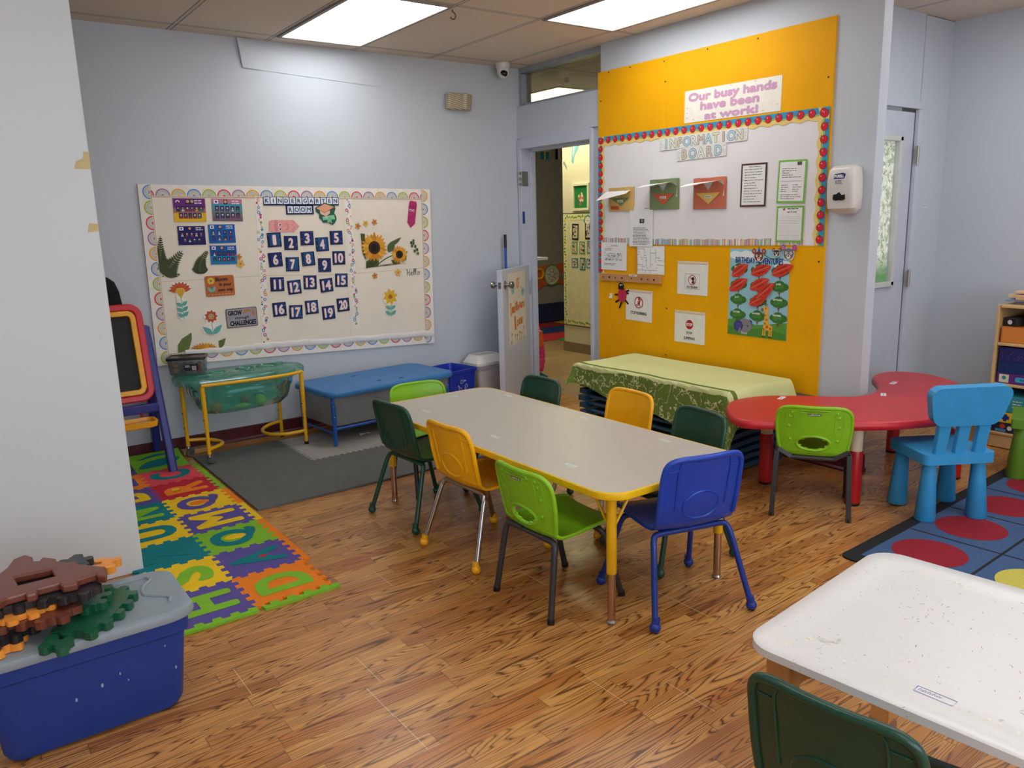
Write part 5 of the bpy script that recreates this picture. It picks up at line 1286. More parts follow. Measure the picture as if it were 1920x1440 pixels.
OAKLEG = pm('honey_wood_leg', (204, 146, 84), rough=.45, var=.12, scale=6)
for sx in (-1, 1):
    for sy in (-1, 1):
        lx, ly = sx * (LW / 2 - .065), sy * (LL / 2 - .075)
        mb = MB()
        mb.loft([[(lx + ex * w, ly + ey * w, z) for ex, ey in ((.5, .5), (-.5, .5), (-.5, -.5), (.5, -.5))] for w, z in ((.05, .05), (.052, .3), (.056, WZ - .026))], 0, (True, True), False)
        for dx, dy in ((-sx, 0), (0, -sy)):
            P = [(0.024, WZ - .027), (.11, WZ - .027), (.11, WZ - .05)] + [(.024 + .086 * (1 - math.sin(a)), WZ - .05 - .10 * (1 - math.cos(a))) for a in [PI / 2 * k / 8 * .98 for k in range(1, 9)]]
            P = [(.024, WZ - .027), (.024, WZ - .15)] + [(.024 + .09 * (1 - math.cos(PI / 2 * k / 8)), WZ - .15 + .105 * math.sin(PI / 2 * k / 8)) for k in range(9)] + [(.114, WZ - .027)]
            A = [(lx + dx * p + dy * .018, ly + dy * p + dx * .018, q) for p, q in P]; Bq = [(lx + dx * p - dy * .018, ly + dy * p - dx * .018, q) for p, q in P]
            mb.loft([A, Bq], 0, (True, True), False)
        o = mb.build('leg', OAKLEG, t)
        MB().lathe([(.036, .0), (.038, .004), (.036, .05)], 8, T=Matrix.Translation((lx, ly, 0)) @ Matrix.Rotation(PI / 8, 4, 'Z'), smooth=False).build('foot_cap', pm('brown_rubber', (150, 116, 84), rough=.6), o)
a = Art(.0005); a.rect(.078, .026, (230, 230, 232)); a.stroke([(-.037, .011), (.037, .011), (.037, -.011), (-.037, -.011), (-.037, .011)], .0018, (60, 84, 150), 1)
x_ = -.032
while x_ < .012: a.stroke([(x_, -.003), (x_ + .003, .007), (x_ + .005, -.003), (x_ + .008, .003)], .0015, (50, 84, 160), 1); x_ += .009
a.build('name_label', 'white name strip with blue border on the white table', 'label', 'T', 1.496, .647, WZ - .004, rad(-86) , 'name strips on the tables')
# ================================================================ floor coverings
FM = {}
def foam(rgb):
    return pm('foam_%02x%02x%02x' % rgb, rgb, rough=.85, var=.05, bump=.25, bscale=320, spec=.2)
C_OR, C_LI, C_PU, C_TE, C_YE, C_RE, C_PK = (238, 130, 36), (128, 186, 50), (92, 82, 152), (20, 122, 130), (238, 198, 36), (190, 40, 60), (226, 78, 92)
def teeth(p, q, n, d, ph=0, g=0.0):
    """jigsaw edge from p to q, both ends included, shared by the two tiles that meet there"""
    dx, dy = q[0] - p[0], q[1] - p[1]; L = math.hypot(dx, dy); ux, uy = dx / L, dy / L; nx, ny = -uy, ux
    P = [p]; k = 2 * n + 1
    for i in range(1, k):
        s_ = (1 if (i + ph) % 2 else -1); f = i / k; sp = .05 / k
        for ff, side in ((f - sp, -s_), (f + sp, s_)):
            w = .02 / k * side * 0; P.append((p[0] + dx * (ff + w) + nx * d * side, p[1] + dy * (ff + w) + ny * d * side))
    P[0] = p; P.append(q); return P
TS = .312; Y0 = 2.925; X1 = 1.165
def vcorner(i, j):      # i column boundary from right to left, j row boundary upward
    return (X1 - i * TS + random.Random(i * 31 + j).uniform(-.003, .003), Y0 + j * TS)
def hedge(i, j): return teeth(vcorner(i + 1, j), vcorner(i, j), 4, .011, (i + j) % 2)       # left to right
def vedge(i, j): return teeth(vcorner(i, j), vcorner(i, j + 1), 4, .011, (i + j) % 2)       # upward
TH = .011
def mat_tile(i, j, colr, ch, lc, counter, label):
    b = hedge(i, j); r_ = vedge(i, j); tp = hedge(i, j + 1)[::-1]; l_ = vedge(i + 1, j)[::-1]
    poly = b[:-1] + r_[:-1] + tp[:-1] + l_[:-1]
    cx = X1 - (i + .5) * TS; cy = Y0 + (j + .5) * TS
    poly = [(x - cx, y - cy) for x, y in poly]
    t = thing('foam_mat_tile', label, 'foam mat tile', (cx, cy, .0005), 0, 'alphabet foam tiles')
    MB().prism(poly, 0, TH).build('tile', foam(colr), t)
    if ch:
        vs, fs = text_polys(ch); x0 = min(p[0] for p in vs); x1 = max(p[0] for p in vs); y0 = min(p[1] for p in vs); y1 = max(p[1] for p in vs)
        W_, H_ = .150, .205
        if ch in 'MWQ': W_ = .19
        if ch in 'U': W_ = .16
        mb = MB()
        offs = [(0, 0)] + [(.0135 * math.cos(a), .0135 * math.sin(a)) for a in [2 * PI * k / 10 for k in range(10)]]
        for q, (ox, oy) in enumerate(offs):
            mb.add([(-((p[1] - (y0 + y1) / 2) / (y1 - y0) * H_ + oy), (p[0] - (x0 + x1) / 2) / (x1 - x0) * W_ + ox, TH + .0012 + q * .00002) for p in vs], fs)
        mb.build('letter', foam(lc), t)
        if counter:
            cc, (ccx, ccy), rx, ry = counter
            mb = MB(); mb.add([(ccx + rx * math.cos(a), ccy + ry * math.sin(a), TH + .0018) for a in [2 * PI * k / 18 for k in range(18)]], [tuple(range(18))])
            mb.build('letter_centre', foam(cc), t)
    return t
tiles = [
 (0, 0, C_OR, 'D', C_LI, None, 'orange foam tile with a lime letter D at the near right corner of the mat'),
 (0, 1, C_PU, 'A', C_TE, (C_RE, (.03, 0), .022, .014), 'purple foam tile with a teal letter A'),
 (0, 2, C_LI, 'Q', C_TE, (C_YE, (0, 0), .052, .034), 'lime foam tile with a teal letter Q and yellow centre'),
 (0, 3, C_PU, 'M', C_YE, None, 'purple foam tile with a yellow letter M'),
 (0, 4, C_YE, 'Q', C_PU, (C_OR, (0, 0), .052, .034), 'yellow foam tile with a purple letter Q and orange centre'),
 (0, 5, C_RE, 'R', C_OR, (C_YE, (-.048, .0), .022, .026), 'red foam tile with an orange letter R'),
 (0, 6, C_PK, 'C', C_TE, None, 'pink-red foam tile with a teal letter C under the easel leg'),
 (1, 0, C_PU, 'H', C_LI, None, 'purple foam tile with a lime letter H beside the grey-lidded tub'),
 (1, 1, C_YE, 'S', C_LI, None, 'yellow foam tile with a lime letter S'),
 (1, 2, C_TE, 'Z', C_TE, None, 'all-teal foam tile with a teal letter'),
 (1, 3, C_YE, 'U', C_TE, None, 'yellow foam tile with a teal letter U'),
 (1, 4, C_TE, 'N', C_LI, None, 'teal foam tile with a lime letter behind the pillar edge'),
 (1, 5, C_PU, 'B', C_YE, None, 'purple foam tile with a yellow letter behind the pillar edge'),
 (1, 6, C_OR, 'E', C_PU, None, 'orange foam tile mostly hidden behind the pillar edge')]
for a_ in tiles: mat_tile(*a_)
# curled leaf tile against the wall
cx, cy = X1 - .5 * TS, Y0 + 7.5 * TS
t = thing('foam_mat_tile', 'lime foam tile with a teal leaf pattern, curling up against the back wall', 'foam mat tile', (cx, cy, .0005), 0, 'alphabet foam tiles')
n = 14; h_ = lambda x, y: .045 * max(0, (y / TS + .5)) ** 2 + .006
V = [((i / n - .5) * TS * (1 if True else 1), (j / n - .5) * TS * .96, h_(0, (j / n - .5) * TS)) for j in range(n + 1) for i in range(n + 1)]
G = [[Vector(V[j * (n + 1) + i]) for i in range(n + 1)] for j in range(n + 1)]
mb = MB(); slab(mb, G, .010); mb.build('tile', foam(C_LI), t)
mb = MB()
def blob(pts):
    sp = [(p[0], p[1]) for p in spline([(x, y, 0) for x, y in pts], 4, True)]
    mb.add([(x, y, h_(x, y) + .002) for x, y in sp], [tuple(range(len(sp)))])
blob([(-.13, -.06), (-.02, -.07), (.08, -.04), (.13, .03), (.02, .05), (-.08, .02)]); blob([(-.12, .07), (.0, .09), (.1, .10), (.0, .12)])
mb.build('letter', foam(C_TE), t)
cx = X1 - 1.5 * TS
t = thing('foam_mat_tile', 'purple foam tile lying flat by the back wall behind the easel', 'foam mat tile', (cx, cy, .0005), 0, 'alphabet foam tiles')
MB().prism([(TS / 2 - .001, TS * .46), (-TS / 2, TS * .46), (-TS / 2, -TS / 2), (TS / 2 - .001, -TS / 2)], 0, TH).build('tile', foam(C_PU), t)
# border strips with the matching teeth
for j, c, lb in ((1, C_OR, 'orange foam border strip beside the letter A tile'), (2, C_OR, 'orange foam border strip beside the lime Q tile'), (3, C_YE, 'yellow foam border strip beside the letter M tile'), (4, C_OR, 'orange foam border strip beside the yellow Q tile'), (5, C_LI, 'lime foam border strip beside the letter R tile'), (6, C_LI, 'lime foam border strip beside the letter C tile')):
    e = vedge(0, j); cx, cy = X1, Y0 + (j + .5) * TS
    poly = e + [(X1 + .036, Y0 + (j + 1) * TS - .001), (X1 + .036, Y0 + j * TS + .001)]
    tag(MB().prism([(x - cx, y - cy) for x, y in poly[::-1]][::-1], 0, TH).build('foam_border_strip', foam(c), loc=(cx, cy, .0006)), lb, 'foam border', 'foam border strips')
for i, lb in ((0, 'lime foam border strip along the near edge of the letter D tile'), (1, 'lime foam border strip along the near edge of the letter H tile')):
    e = hedge(i, 0); cx, cy = X1 - (i + .5) * TS, Y0
    poly = e[::-1] + [(X1 - (i + 1) * TS + .002, Y0 - .034), (X1 - i * TS - .004 + (.012 if i == 0 else 0), Y0 - .034)]
    o = MB().prism([(x - cx, y - cy) for x, y in poly], 0, TH).build('foam_border_strip', foam(C_LI), loc=(cx + (.018 if i == 0 else 0), cy - .002, .0006), rot=(0, 0, .02 if i == 0 else 0)); tag(o, lb, 'foam border', 'foam border strips')
# grey gym tiles
GD, GL = foam((104, 106, 104)), foam((160, 156, 152))
GX = [1.222, 1.80, 2.40, 3.0]; GY = [4.005, 4.655, 5.27]
def gedge(a, b): return teeth(a, b, 14, .009)
for i in range(3):
    for j in range(2):
        b = gedge((GX[i], GY[j]), (GX[i + 1], GY[j])) if j else [(GX[i], GY[j]), (GX[i + 1], GY[j])]
        tp = gedge((GX[i], GY[j + 1]), (GX[i + 1], GY[j + 1])) if j == 0 else [(GX[i], GY[2]), (GX[i + 1], GY[2])]
        l_ = gedge((GX[i], GY[j]), (GX[i], GY[j + 1])) if i else [(GX[0], GY[j]), (GX[0], GY[j + 1])]
        r_ = gedge((GX[i + 1], GY[j]), (GX[i + 1], GY[j + 1])) if i < 2 else [(GX[3], GY[j]), (GX[3], GY[j + 1])]
        poly = b[:-1] + r_[:-1] + tp[::-1][:-1] + l_[::-1][:-1]
        cx, cy = (GX[i] + GX[i + 1]) / 2, (GY[j] + GY[j + 1]) / 2
        light = j == 1 and i >= 1
        lb = {(0, 0): 'dark grey gym tile at the near left corner beside the alphabet mat', (1, 0): 'dark grey gym tile behind the far end of the grey table', (2, 0): 'dark grey gym tile by the far right table corner', (0, 1): 'dark grey gym tile under the castered legs of the green tub table', (1, 1): 'light grey gym tile under the left leg of the blue table', (2, 1): 'light grey gym tile under the middle of the blue table'}[(i, j)]
        tag(MB().prism([(x - cx, y - cy) for x, y in poly], 0, .012).build('gym_mat_tile', GL if light else GD, loc=(cx, cy, .0008)), lb, 'foam mat tile', 'grey gym tiles')
# circle rug
RBLU = pm('rug_blue', (12, 72, 126), rough=.95, var=.14, scale=120, bump=.5, bscale=500, sheen=.2); RRED = pm('rug_red', (150, 16, 38), rough=.95, var=.14, scale=120, bump=.5, bscale=500)
RYEL = pm('rug_yellow', (206, 194, 84), rough=.95, var=.12, scale=120, bump=.5, bscale=500); RBLK = pm('rug_black', (24, 26, 30), rough=.95, var=.2, scale=120, bump=.5, bscale=500)
a = Art(.008); RW_, RH_ = 2.15, 1.9
a.base([(x + RW_ / 2, y - RH_ / 2) for x, y in rrect(RW_, RH_, .04, 5)], RBLK)
a.poly([(.075, -.06), (RW_ - .075, -.06), (RW_ - .075, -RH_ + .07), (.075, -RH_ + .07)], RBLU, 1)
for k in range(1, 5): a.bar(.10 + k * .42, -RH_ / 2, .012, RH_ - .13, RBLK, 2)
for k in range(1, 5): a.bar(RW_ / 2, -.035 - k * .42, RW_ - .15, .012, RBLK, 2)
for i in range(6):
    for j in range(4):
        if .10 + (i + .5) * .42 + .16 < RW_ - .07: a.disc(.10 + (i + .5) * .42, -.035 - (j + .5) * .42, .150, RRED if j == 0 else (RYEL if j == 1 else RRED), 3, 36)
a.build('circle_rug', 'blue rug with red and yellow circles and a black border', 'rug', 'T', 3.022, 1.757, .0006, rad(1.9))

# ================================================================ grey-lidded tub and plastic links
t = thing('storage_tub', 'blue plastic storage tub with grey lid in front of the pillar', 'storage tub', (.215, 2.56, 0))
TUB = pm('tub_blue', (20, 60, 142), rough=.38, var=.05); LID = pm('lid_grey', (138, 152, 160), rough=.45, var=.05)
mb = MB()
mb.loft([[(x * w, y * d, z) for x, y in rrect(1, 1, r_, 6)] for w, d, r_, z in ((.40, .20, .12, .0015), (.455, .235, .10, .008), (.485, .262, .09, .04), (.525, .30, .08, .24), (.53, .305, .08, .262), (.552, .325, .08, .270), (.558, .335, .08, .324))])
mb.build('tub', TUB, t)
def lidmat():
    return LID
mb = MB()
mb.loft([[(x * w, y * d, z) for x, y in rrect(1, 1, r_, 7)] for w, d, r_, z in ((.570, .350, .15, .322), (.595, .372, .16, .320), (.60, .378, .16, .332), (.592, .370, .16, .346), (.57, .35, .15, .350), (.545, .325, .14, .350))])
mb.build('lid', LID, t)
for s_ in (1,):
    pts = spline([(s_ * .10, .128, .351), (s_ * .20, .135, .351), (s_ * .225, .10, .351), (s_ * .195, .06, .351), (s_ * .185, .0, .351), (s_ * .215, -.035, .351), (s_ * .245, -.07, .351), (s_ * .235, -.11, .351)], 5)
    MB().tube([p for p in pts], .0065, 8).build('lid_ridge', LID, t)
for k, (x, y, r_) in enumerate(((.07, .19, .003), (.02, .17, .0045), (.09, .16, .0022), (.2, .235, .0025), (.225, .15, .0035), (-.05, .15, .004))):
    a = Art(.0003); a.base([(r_ * .8 * math.cos(i * .6), r_ * 1.6 * math.sin(i * .6)) for i in range(10)], (150, 166, 206))
    o = a.build('scuff', parent=t); dy = -(.131 + (y - .04) * .095)
    o.matrix_local = Matrix.Translation((x, dy - .0004, y)) @ Matrix.Rotation(rad(90 - 5.4 + 10.8), 4, 'X')
PB_ = pm('link_brown', (112, 58, 44), rough=.35, var=.04); PK_ = pm('link_black', (30, 32, 36), rough=.3, var=.04); PO_ = pm('link_orange', (236, 150, 56), rough=.35, var=.04); PG_ = pm('link_green', (22, 88, 60), rough=.32, var=.04)
def orient(P):
    ar = sum(P[i][0] * P[(i + 1) % len(P)][1] - P[(i + 1) % len(P)][0] * P[i][1] for i in range(len(P)))
    return list(reversed(P)) if ar < 0 else list(P)
def link(pts, z, m, label, th=.024, hole=None, step=.052, off=.0, kn=True, bv=.008):
    """interlocking panel: a flat body with rounded lugs all round its edge, optionally with a window"""
    cx = sum(p[0] for p in pts) / len(pts); cy = sum(p[1] for p in pts) / len(pts)
    P = orient([(x - cx, y - cy) for x, y in pts]); n = len(P); mb = MB()
    if hole:
        H = orient([(x - cx, y - cy) for x, y in hole]); m_ = len(H)
        near = lambda h: min(range(n), key=lambda i: (P[i][0] - h[0]) ** 2 + (P[i][1] - h[1]) ** 2)
        i0, i1 = near(H[0]), near(H[m_ // 2])
        ring = lambda a, b: [(a + k) % n for k in range((b - a) % n + 1)]
        A = ring(i0, i1) + [n + (m_ // 2 - k) % m_ for k in range(m_ // 2 + 1)]
        B = ring(i1, i0) + [n + (m_ - k) % m_ for k in range(m_ - m_ // 2 + 1)]
        Q = P + H; N = n + m_
        vs = [(x, y, 0) for x, y in Q] + [(x, y, th) for x, y in Q]
        fs = [tuple(N + i for i in A), tuple(N + i for i in B), tuple(reversed(A)), tuple(reversed(B))]
        fs += [(i, (i + 1) % n, N + (i + 1) % n, N + i) for i in range(n)] + [(n + (i + 1) % m_, n + i, N + n + i, N + n + (i + 1) % m_) for i in range(m_)]
        mb.add(vs, fs)
    else: mb.prism(P, 0, th)
    if kn:
        acc = off
        for i in range(n):
            a, b = P[i], P[(i + 1) % n]; L = math.hypot(b[0] - a[0], b[1] - a[1]); ux, uy = (b[0] - a[0]) / L, (b[1] - a[1]) / L
            s_ = (step / 2 - acc) if acc < step / 2 else step * 1.5 - acc
            while s_ < L:
                x, y = a[0] + ux * s_ + uy * .006, a[1] + uy * s_ - ux * .006
                mb.prism(rrect(.030, .034, .010, 3), .0006, th - .0006, T=Matrix.Translation((x, y, 0)) @ Matrix.Rotation(math.atan2(uy, ux), 4, 'Z'))
                s_ += step
            acc = (acc + L) % step
    o = mb.build('plastic_link', m, bevel=bv, seg=3)
    o.location = (cx, cy, z)
    return tag(o, label, 'plastic link', 'interlocking plastic links on the tub')
LZ = .3522
link([(.150, 2.42), (.215, 2.365), (.285, 2.42), (.345, 2.51), (.365, 2.565), (.325, 2.615), (.25, 2.57), (.18, 2.50)], LZ, PG_, 'dark green plastic link lying flat on the lid at the right of the heap', step=.058)
link([(.100, 2.375), (.135, 2.325), (.165, 2.325), (.13, 2.385)], LZ, PG_, 'smaller dark green plastic link at the front of the heap', step=.046)
def hexa(cx, cy, r_, rot, n=6): return [(cx + r_ * math.cos(rot + i * 2 * PI / n), cy + r_ * math.sin(rot + i * 2 * PI / n)) for i in range(n)]
link(hexa(-.01, 2.475, .070, .2), LZ, PO_, 'orange plastic link at the very bottom of the heap', step=.048)
link(hexa(.005, 2.52, .112, .5), LZ + .0245, PK_, 'black plastic link low in the heap')
link([(.0, 2.66), (.10, 2.66), (.165, 2.58), (.195, 2.44), (.14, 2.405), (.05, 2.455), (-.05, 2.46), (-.12, 2.55), (-.07, 2.64)], LZ + .0490, PB_, 'brown plastic link in the middle of the heap')
link([(.21, 2.50), (.255, 2.47), (.285, 2.535), (.30, 2.60), (.26, 2.62), (.22, 2.57)], LZ + .0245, PG_, 'upper dark green plastic link resting on the flat green one', step=.05)
link(hexa(.06, 2.535, .105, .15), LZ + .0735, PO_, 'orange plastic link in the middle of the heap under the black one', .016, bv=.005)
link([(.10, 2.47), (.19, 2.445), (.25, 2.43), (.255, 2.50), (.225, 2.57), (.20, 2.63), (.10, 2.66), (-.04, 2.65), (-.12, 2.56), (-.05, 2.47)], LZ + .0900, PK_, 'black plastic link just under the large brown one')
link([(.20, 2.69), (.235, 2.655), (.268, 2.66), (.265, 2.715), (.23, 2.735)], LZ + .0900, PK_, 'black plastic link sticking out at the back of the heap', step=.046)
link([(.302, 2.655), (.335, 2.655), (.345, 2.70), (.318, 2.725)], LZ + .0640, PO_, 'orange plastic link sticking out at the back of the heap', step=.05)
link([(.037, 2.676), (.058, 2.709), (.080, 2.773), (.114, 2.791), (.131, 2.754), (.127, 2.718), (.143, 2.705), (.155, 2.733), (.188, 2.690), (.186, 2.669), (.212, 2.632), (.236, 2.628), (.234, 2.599), (.259, 2.571), (.295, 2.527), (.295, 2.477), (.288, 2.448), (.267, 2.465), (.268, 2.485), (.221, 2.475), (.213, 2.448), (.175, 2.454), (.172, 2.483), (.117, 2.482), (.114, 2.453), (.086, 2.451), (.088, 2.474), (.041, 2.470), (.0, 2.43), (-.05, 2.44), (-.06, 2.49), (-.10, 2.52), (-.10, 2.60), (-.04, 2.66)], LZ + .1145, PB_, 'large brown plastic link with a window, topmost of the heap', hole=[(.070, 2.621), (.166, 2.612), (.169, 2.546), (.076, 2.545)], kn=False, bv=.006)

# ================================================================ easel
t = thing('play_easel', 'red, yellow and blue children\'s easel with a blackboard behind the pillar', 'easel', (.76, 5.20, 0))
EB = pm('easel_blue', (36, 44, 130), rough=.4); ER = pm('easel_red', (204, 30, 48), rough=.35); EY = pm('easel_yellow', (244, 172, 24), rough=.35)
for s_ in (-1, 1):
    for y0, y1, zz in ((-.16, .035, .90), (.23, .085, .90)):
        mb = MB(); mb.loft([[(s_ * (.262 + e) + ex, y + ey, z) for ex, ey in ((.024, .03), (-.024, .03), (-.024, -.03), (.024, -.03))] for y, z, e in ((y0, .0125 if y0 < 0 else .055, .02), (y1, zz, -.005))], 0, (True, True), False); mb.build('leg', EB, t, bevel=.012, seg=3)
tl = math.atan2(.195, .89)
E_ = Matrix.Translation((0, -.075, .455)) @ Matrix.Rotation(-tl, 4, 'X') @ Matrix(((1, 0, 0, 0), (0, 0, 1, 0), (0, 1, 0, 0), (0, 0, 0, 1))) @ Matrix.Diagonal((1, 1, -1, 1))
def frame_ring(w, h, r_, bw, cy, d0, d1):
    A = rrect(w, h, r_, 6, 0, cy); B = rrect(w - 2 * bw, h - 2 * bw, max(r_ - bw, .01), 6, 0, cy); mb = MB(); n = len(A)
    V = [(x, y, d) for P, d in ((A, d0), (A, d1), (B, d1), (B, d0)) for x, y in P]
    F = [(k * n + i, k * n + (i + 1) % n, ((k + 1) % 4) * n + (i + 1) % n, ((k + 1) % 4) * n + i) for k in range(4) for i in range(n)]
    mb.add(V, F, 0, False, E_); return mb
frame_ring(.50, .60, .075, .042, .30, -.022, .024).build('frame', ER, t, bevel=.008, seg=2)
frame_ring(.415, .515, .05, .032, .30, .0, .030).build('inner_frame', EY, t, bevel=.005, seg=2)
MB().prism(rrect(.36, .46, .03, 4, 0, .30), .0, .010, T=E_).build('blackboard', pm('blackboard', (34, 34, 36), rough=.7, var=.15, scale=9), t)
MB().box((0, -.125, .42), (.50, .03, .055)).build('cross_bar', EB, t, bevel=.008)
MB().loft([[(x, y - .175, z) for x, y in rrect(.44 * k, .15 * k, .03, 5)] for k, z in ((.9, .325), (.97, .33), (1.0, .362), (.94, .362), (.9, .338))]).build('tray', EY, t)
a = Art(.003); a.rect(.11, .06, (206, 196, 170)); tag(a.build('card', pl='T', u=.90, v=5.03, off=.3395, rot=.2), 'pale card lying in the yellow easel tray', 'card')
MB().cyl((.16, -.07, .36), (.16, -.07, .40), .010, 10).build('peg', ER, t)
mb = MB(); mb.loft([[(x * w, y * .05 * d, z) for x, y in rrect(1, 1, .3, 4)] for w, d, z in ((.17, .8, .98), (.23, 1.1, 1.03), (.21, 1.2, 1.11), (.17, 1.1, 1.17), (.10, .9, 1.20), (.03, .5, 1.205))])
tag(mb.build('cloth_bag', pm('black_cloth', (24, 24, 28), rough=.95, bump=.3), loc=(.83, 5.455, 0)), 'black cloth bag hanging on the back wall above the easel', 'bag')

# ================================================================ green tub table
GT = translucent('sea_green_plastic', (104, 208, 182), .62, .1, .25, .30)
YT = pm('yellow_tube', (238, 180, 20), rough=.28)
t = thing('sensory_table', 'translucent sea-green water tub with lid on yellow tube legs', 'sensory table', (1.555, 5.185, 0))
lid = spline([(-.415, .03, 0), (-.40, -.10, 0), (-.28, -.165, 0), (-.05, -.19, 0), (.2, -.19, 0), (.375, -.13, 0), (.42, -.0, 0), (.38, .12, 0), (.2, .20, 0), (-.05, .235, 0), (-.25, .215, 0), (-.38, .15, 0)], 4, True)
lid = [(p[0], p[1]) for p in lid]
GZ = .55
mb = MB(); mb.loft([[(x * k, y * k, z) for x, y in lid] for k, z in ((.985, GZ - .036), (1.0, GZ - .034), (1.005, GZ - .006), (.99, GZ + .002), (.95, GZ + .004), (.90, GZ + .0), (.86, GZ + .006), (.5, GZ + .010), (.2, GZ + .010))], 0, (False, True)); mb.build('lid', GT, t)
mb = MB()
for x, y, r_ in ((-.14, .03, .035), (.05, .06, .04), (.2, .05, .05), (.28, .08, .025), (.05, -.05, .02)): mb.tube([(x + r_ * 1.5 * math.cos(a_), y + r_ * math.sin(a_), GZ + .011) for a_ in [2 * PI * k / 18 for k in range(18)]], .004, 6, closed=True)
mb.build('moulded_ring', GT, t)
def tubring(k, kx, z, w=0.0):
    return [(x * k * kx, y * k * .92 + .01, z + w * math.sin(x * 7)) for x, y in lid]
mb = MB(); mb.loft([tubring(.93, .95, GZ - .02), tubring(.92, .93, GZ - .06), tubring(.885, .93, GZ - .068, .004), tubring(.875, .92, GZ - .11, .008), tubring(.845, .92, GZ - .118, .008), tubring(.83, .90, GZ - .165, .010), tubring(.79, .9, GZ - .20, .006), tubring(.68, .88, GZ - .235, .004), tubring(.5, .85, GZ - .24)], 0, (False, True)); mb.build('basin', GT, t)
MB().tube([(x * 1.0 + (.0), y - .006, GZ - .030) for x, y in spline([(-.385, -.125, 0), (-.28, -.175, 0), (-.05, -.200, 0), (.2, -.200, 0), (.385, -.135, 0)], 6) for _ in (0,)] if False else [(p[0], p[1] - .006, GZ - .028) for p in spline([(-.30, -.172, 0), (-.05, -.197, 0), (.2, -.197, 0), (.36, -.150, 0)], 6)], .011, 10).build('front_rail', YT, t)
legs = ((-.292, -.165, 1), (-.345, .135, 1), (.362, -.135, 0), (.318, .215, 0))
for x, y, caster in legs:
    z0 = .075 if caster else .018
    o = MB().tube([(x, y, z0), (x, y, .26)], .0125, 12).tube([(x, y, .25), (x, y, GZ - .035)], .0145, 12).build('leg', YT, t)
    if caster:
        MB().lathe([(.016, .078), (.018, .06), (.008, .05)], 14, T=Matrix.Translation((x, y, 0))).box((x + .018, y + .012, .04), (.006, .03, .05)).box((x + .018, y - .012, .04), (.03, .004, .04)).build('caster_fork', CHROME, o)
        MB().lathe([(.012, -.009), (.025, -.009), (.027, -.005), (.027, .005), (.025, .009), (.012, .009)], 20, T=Matrix.Translation((x + .012, y, .0278 + (.0132 if y < 0 else .0))) @ Matrix.Rotation(PI / 2, 4, 'X' if x else 'Y') @ Matrix.Translation((0, 0, -.0))).build('caster_wheel', pm('grey_rubber', (88, 88, 90), rough=.5), o)
    else: MB().lathe([(.014, .0135 if y < 0 else .001), (.0155, .016), (.0155, .034)], 14, T=Matrix.Translation((x, y, 0))).build('foot_cap', BLACK, o)
    for zz in (.20, .30): MB().cyl((x - .012, y - .006, zz), (x - .0155, y - .008, zz), .004, 8).build('button', BLACK, o)
MB().tube(spline([(-.345, .135, .115), (-.25, .11, .11), (-.18, .06, .10), (-.16, .0, .095), (-.19, -.07, .10), (-.25, -.13, .105), (-.292, -.165, .108)], 5), .0115, 10).build('stretcher_loop', YT, t)
MB().tube(spline([(.318, .215, .115), (.24, .20, .11), (.165, .15, .10), (.14, .07, .095), (.16, -.02, .095), (.23, -.10, .10), (.31, -.125, .105), (.362, -.135, .11)], 5), .0115, 10).build('stretcher_loop', YT, t)
tb = lambda x, y, z: (1.555 + x, 5.185 + y, z)
toys = [((-.19, -.06, .348), .036, (236, 120, 60), 'orange toy ball in the green tub'), ((.10, -.05, .352), .040, (212, 200, 40), 'yellow-green toy ball in the green tub'), ((.13, .05, .352), .034, (60, 120, 200), 'blue toy ball in the green tub'), ((.02, .03, .352), .030, (200, 60, 60), 'red toy ball in the green tub')]
for p, r_, c, lb in toys:
    o = MB().ball((0, 0, 0), r_, 0, 20).build('toy_ball', pm('toy_%02x%02x%02x' % c, c, rough=.4), loc=tb(*p)); tag(o, lb, 'toy', 'toys in the green tub')
o = MB().tube([(-.05, 0, 0), (-.02, .005, .003), (.02, -.004, .004), (.06, .006, 0)], [.006, .014, .016, .004], 10).build('toy_fish', pm('toy_lemon', (220, 210, 90), rough=.4), loc=tb(-.03, -.07, .332)); tag(o, 'pale yellow toy fish in the green tub', 'toy', 'toys in the green tub')
o = MB().tube([(-.04, 0, 0), (0, .004, .0), (.04, 0, 0)], [.005, .010, .006], 8).build('toy_fish', pm('toy_rose', (200, 130, 120), rough=.4), loc=tb(-.08, -.08, .328)); tag(o, 'dusky pink toy fish in the green tub', 'toy', 'toys in the green tub')
mb = MB(); mb.tube(spline([(0, 0, 0), (.03, .01, .006), (.05, -.012, .004), (.02, -.02, .008), (.0, .0, .010)], 5), .006, 8)
tag(mb.build('toy_rope', pm('toy_sand', (200, 180, 120), rough=.7), loc=tb(.19, -.03, .332)), 'sand-coloured toy rope coil in the green tub', 'toy', 'toys in the green tub')
# clear box with black lid
bx = thing('lidded_box', 'clear plastic box of small toys with a black lid on the green tub table', 'box', (1.262, 5.300, GZ + .0115), rad(-24))
MB().loft([[(x * w, y * d, z) for x, y in rrect(1, 1, .1, 4)] for w, d, z in ((.20, .125, .001), (.21, .135, .01), (.225, .15, .10), (.222, .147, .10), (.205, .13, .012), (.19, .12, .006))], 0, (True, True)).build('body', translucent('clear_plastic', (210, 210, 212), .86, .08, .2), bx)
MB().loft([[(x * w, y * d, z) for x, y in rrect(1, 1, .1, 4)] for w, d, z in ((.235, .16, .098), (.24, .165, .106), (.235, .16, .116), (.21, .14, .117), (.205, .135, .112))]).build('lid', pm('lid_black', (42, 42, 46), rough=.3), bx)
a = Art(.0004); a.rect(.085, .042, (44, 42, 44)); a.bar(.018, -.004, .024, .026, (226, 226, 226), 1)
for k in range(7): a.bar(.010 + .0028 * k, -.004, .0014, .022, (30, 30, 30), 2)
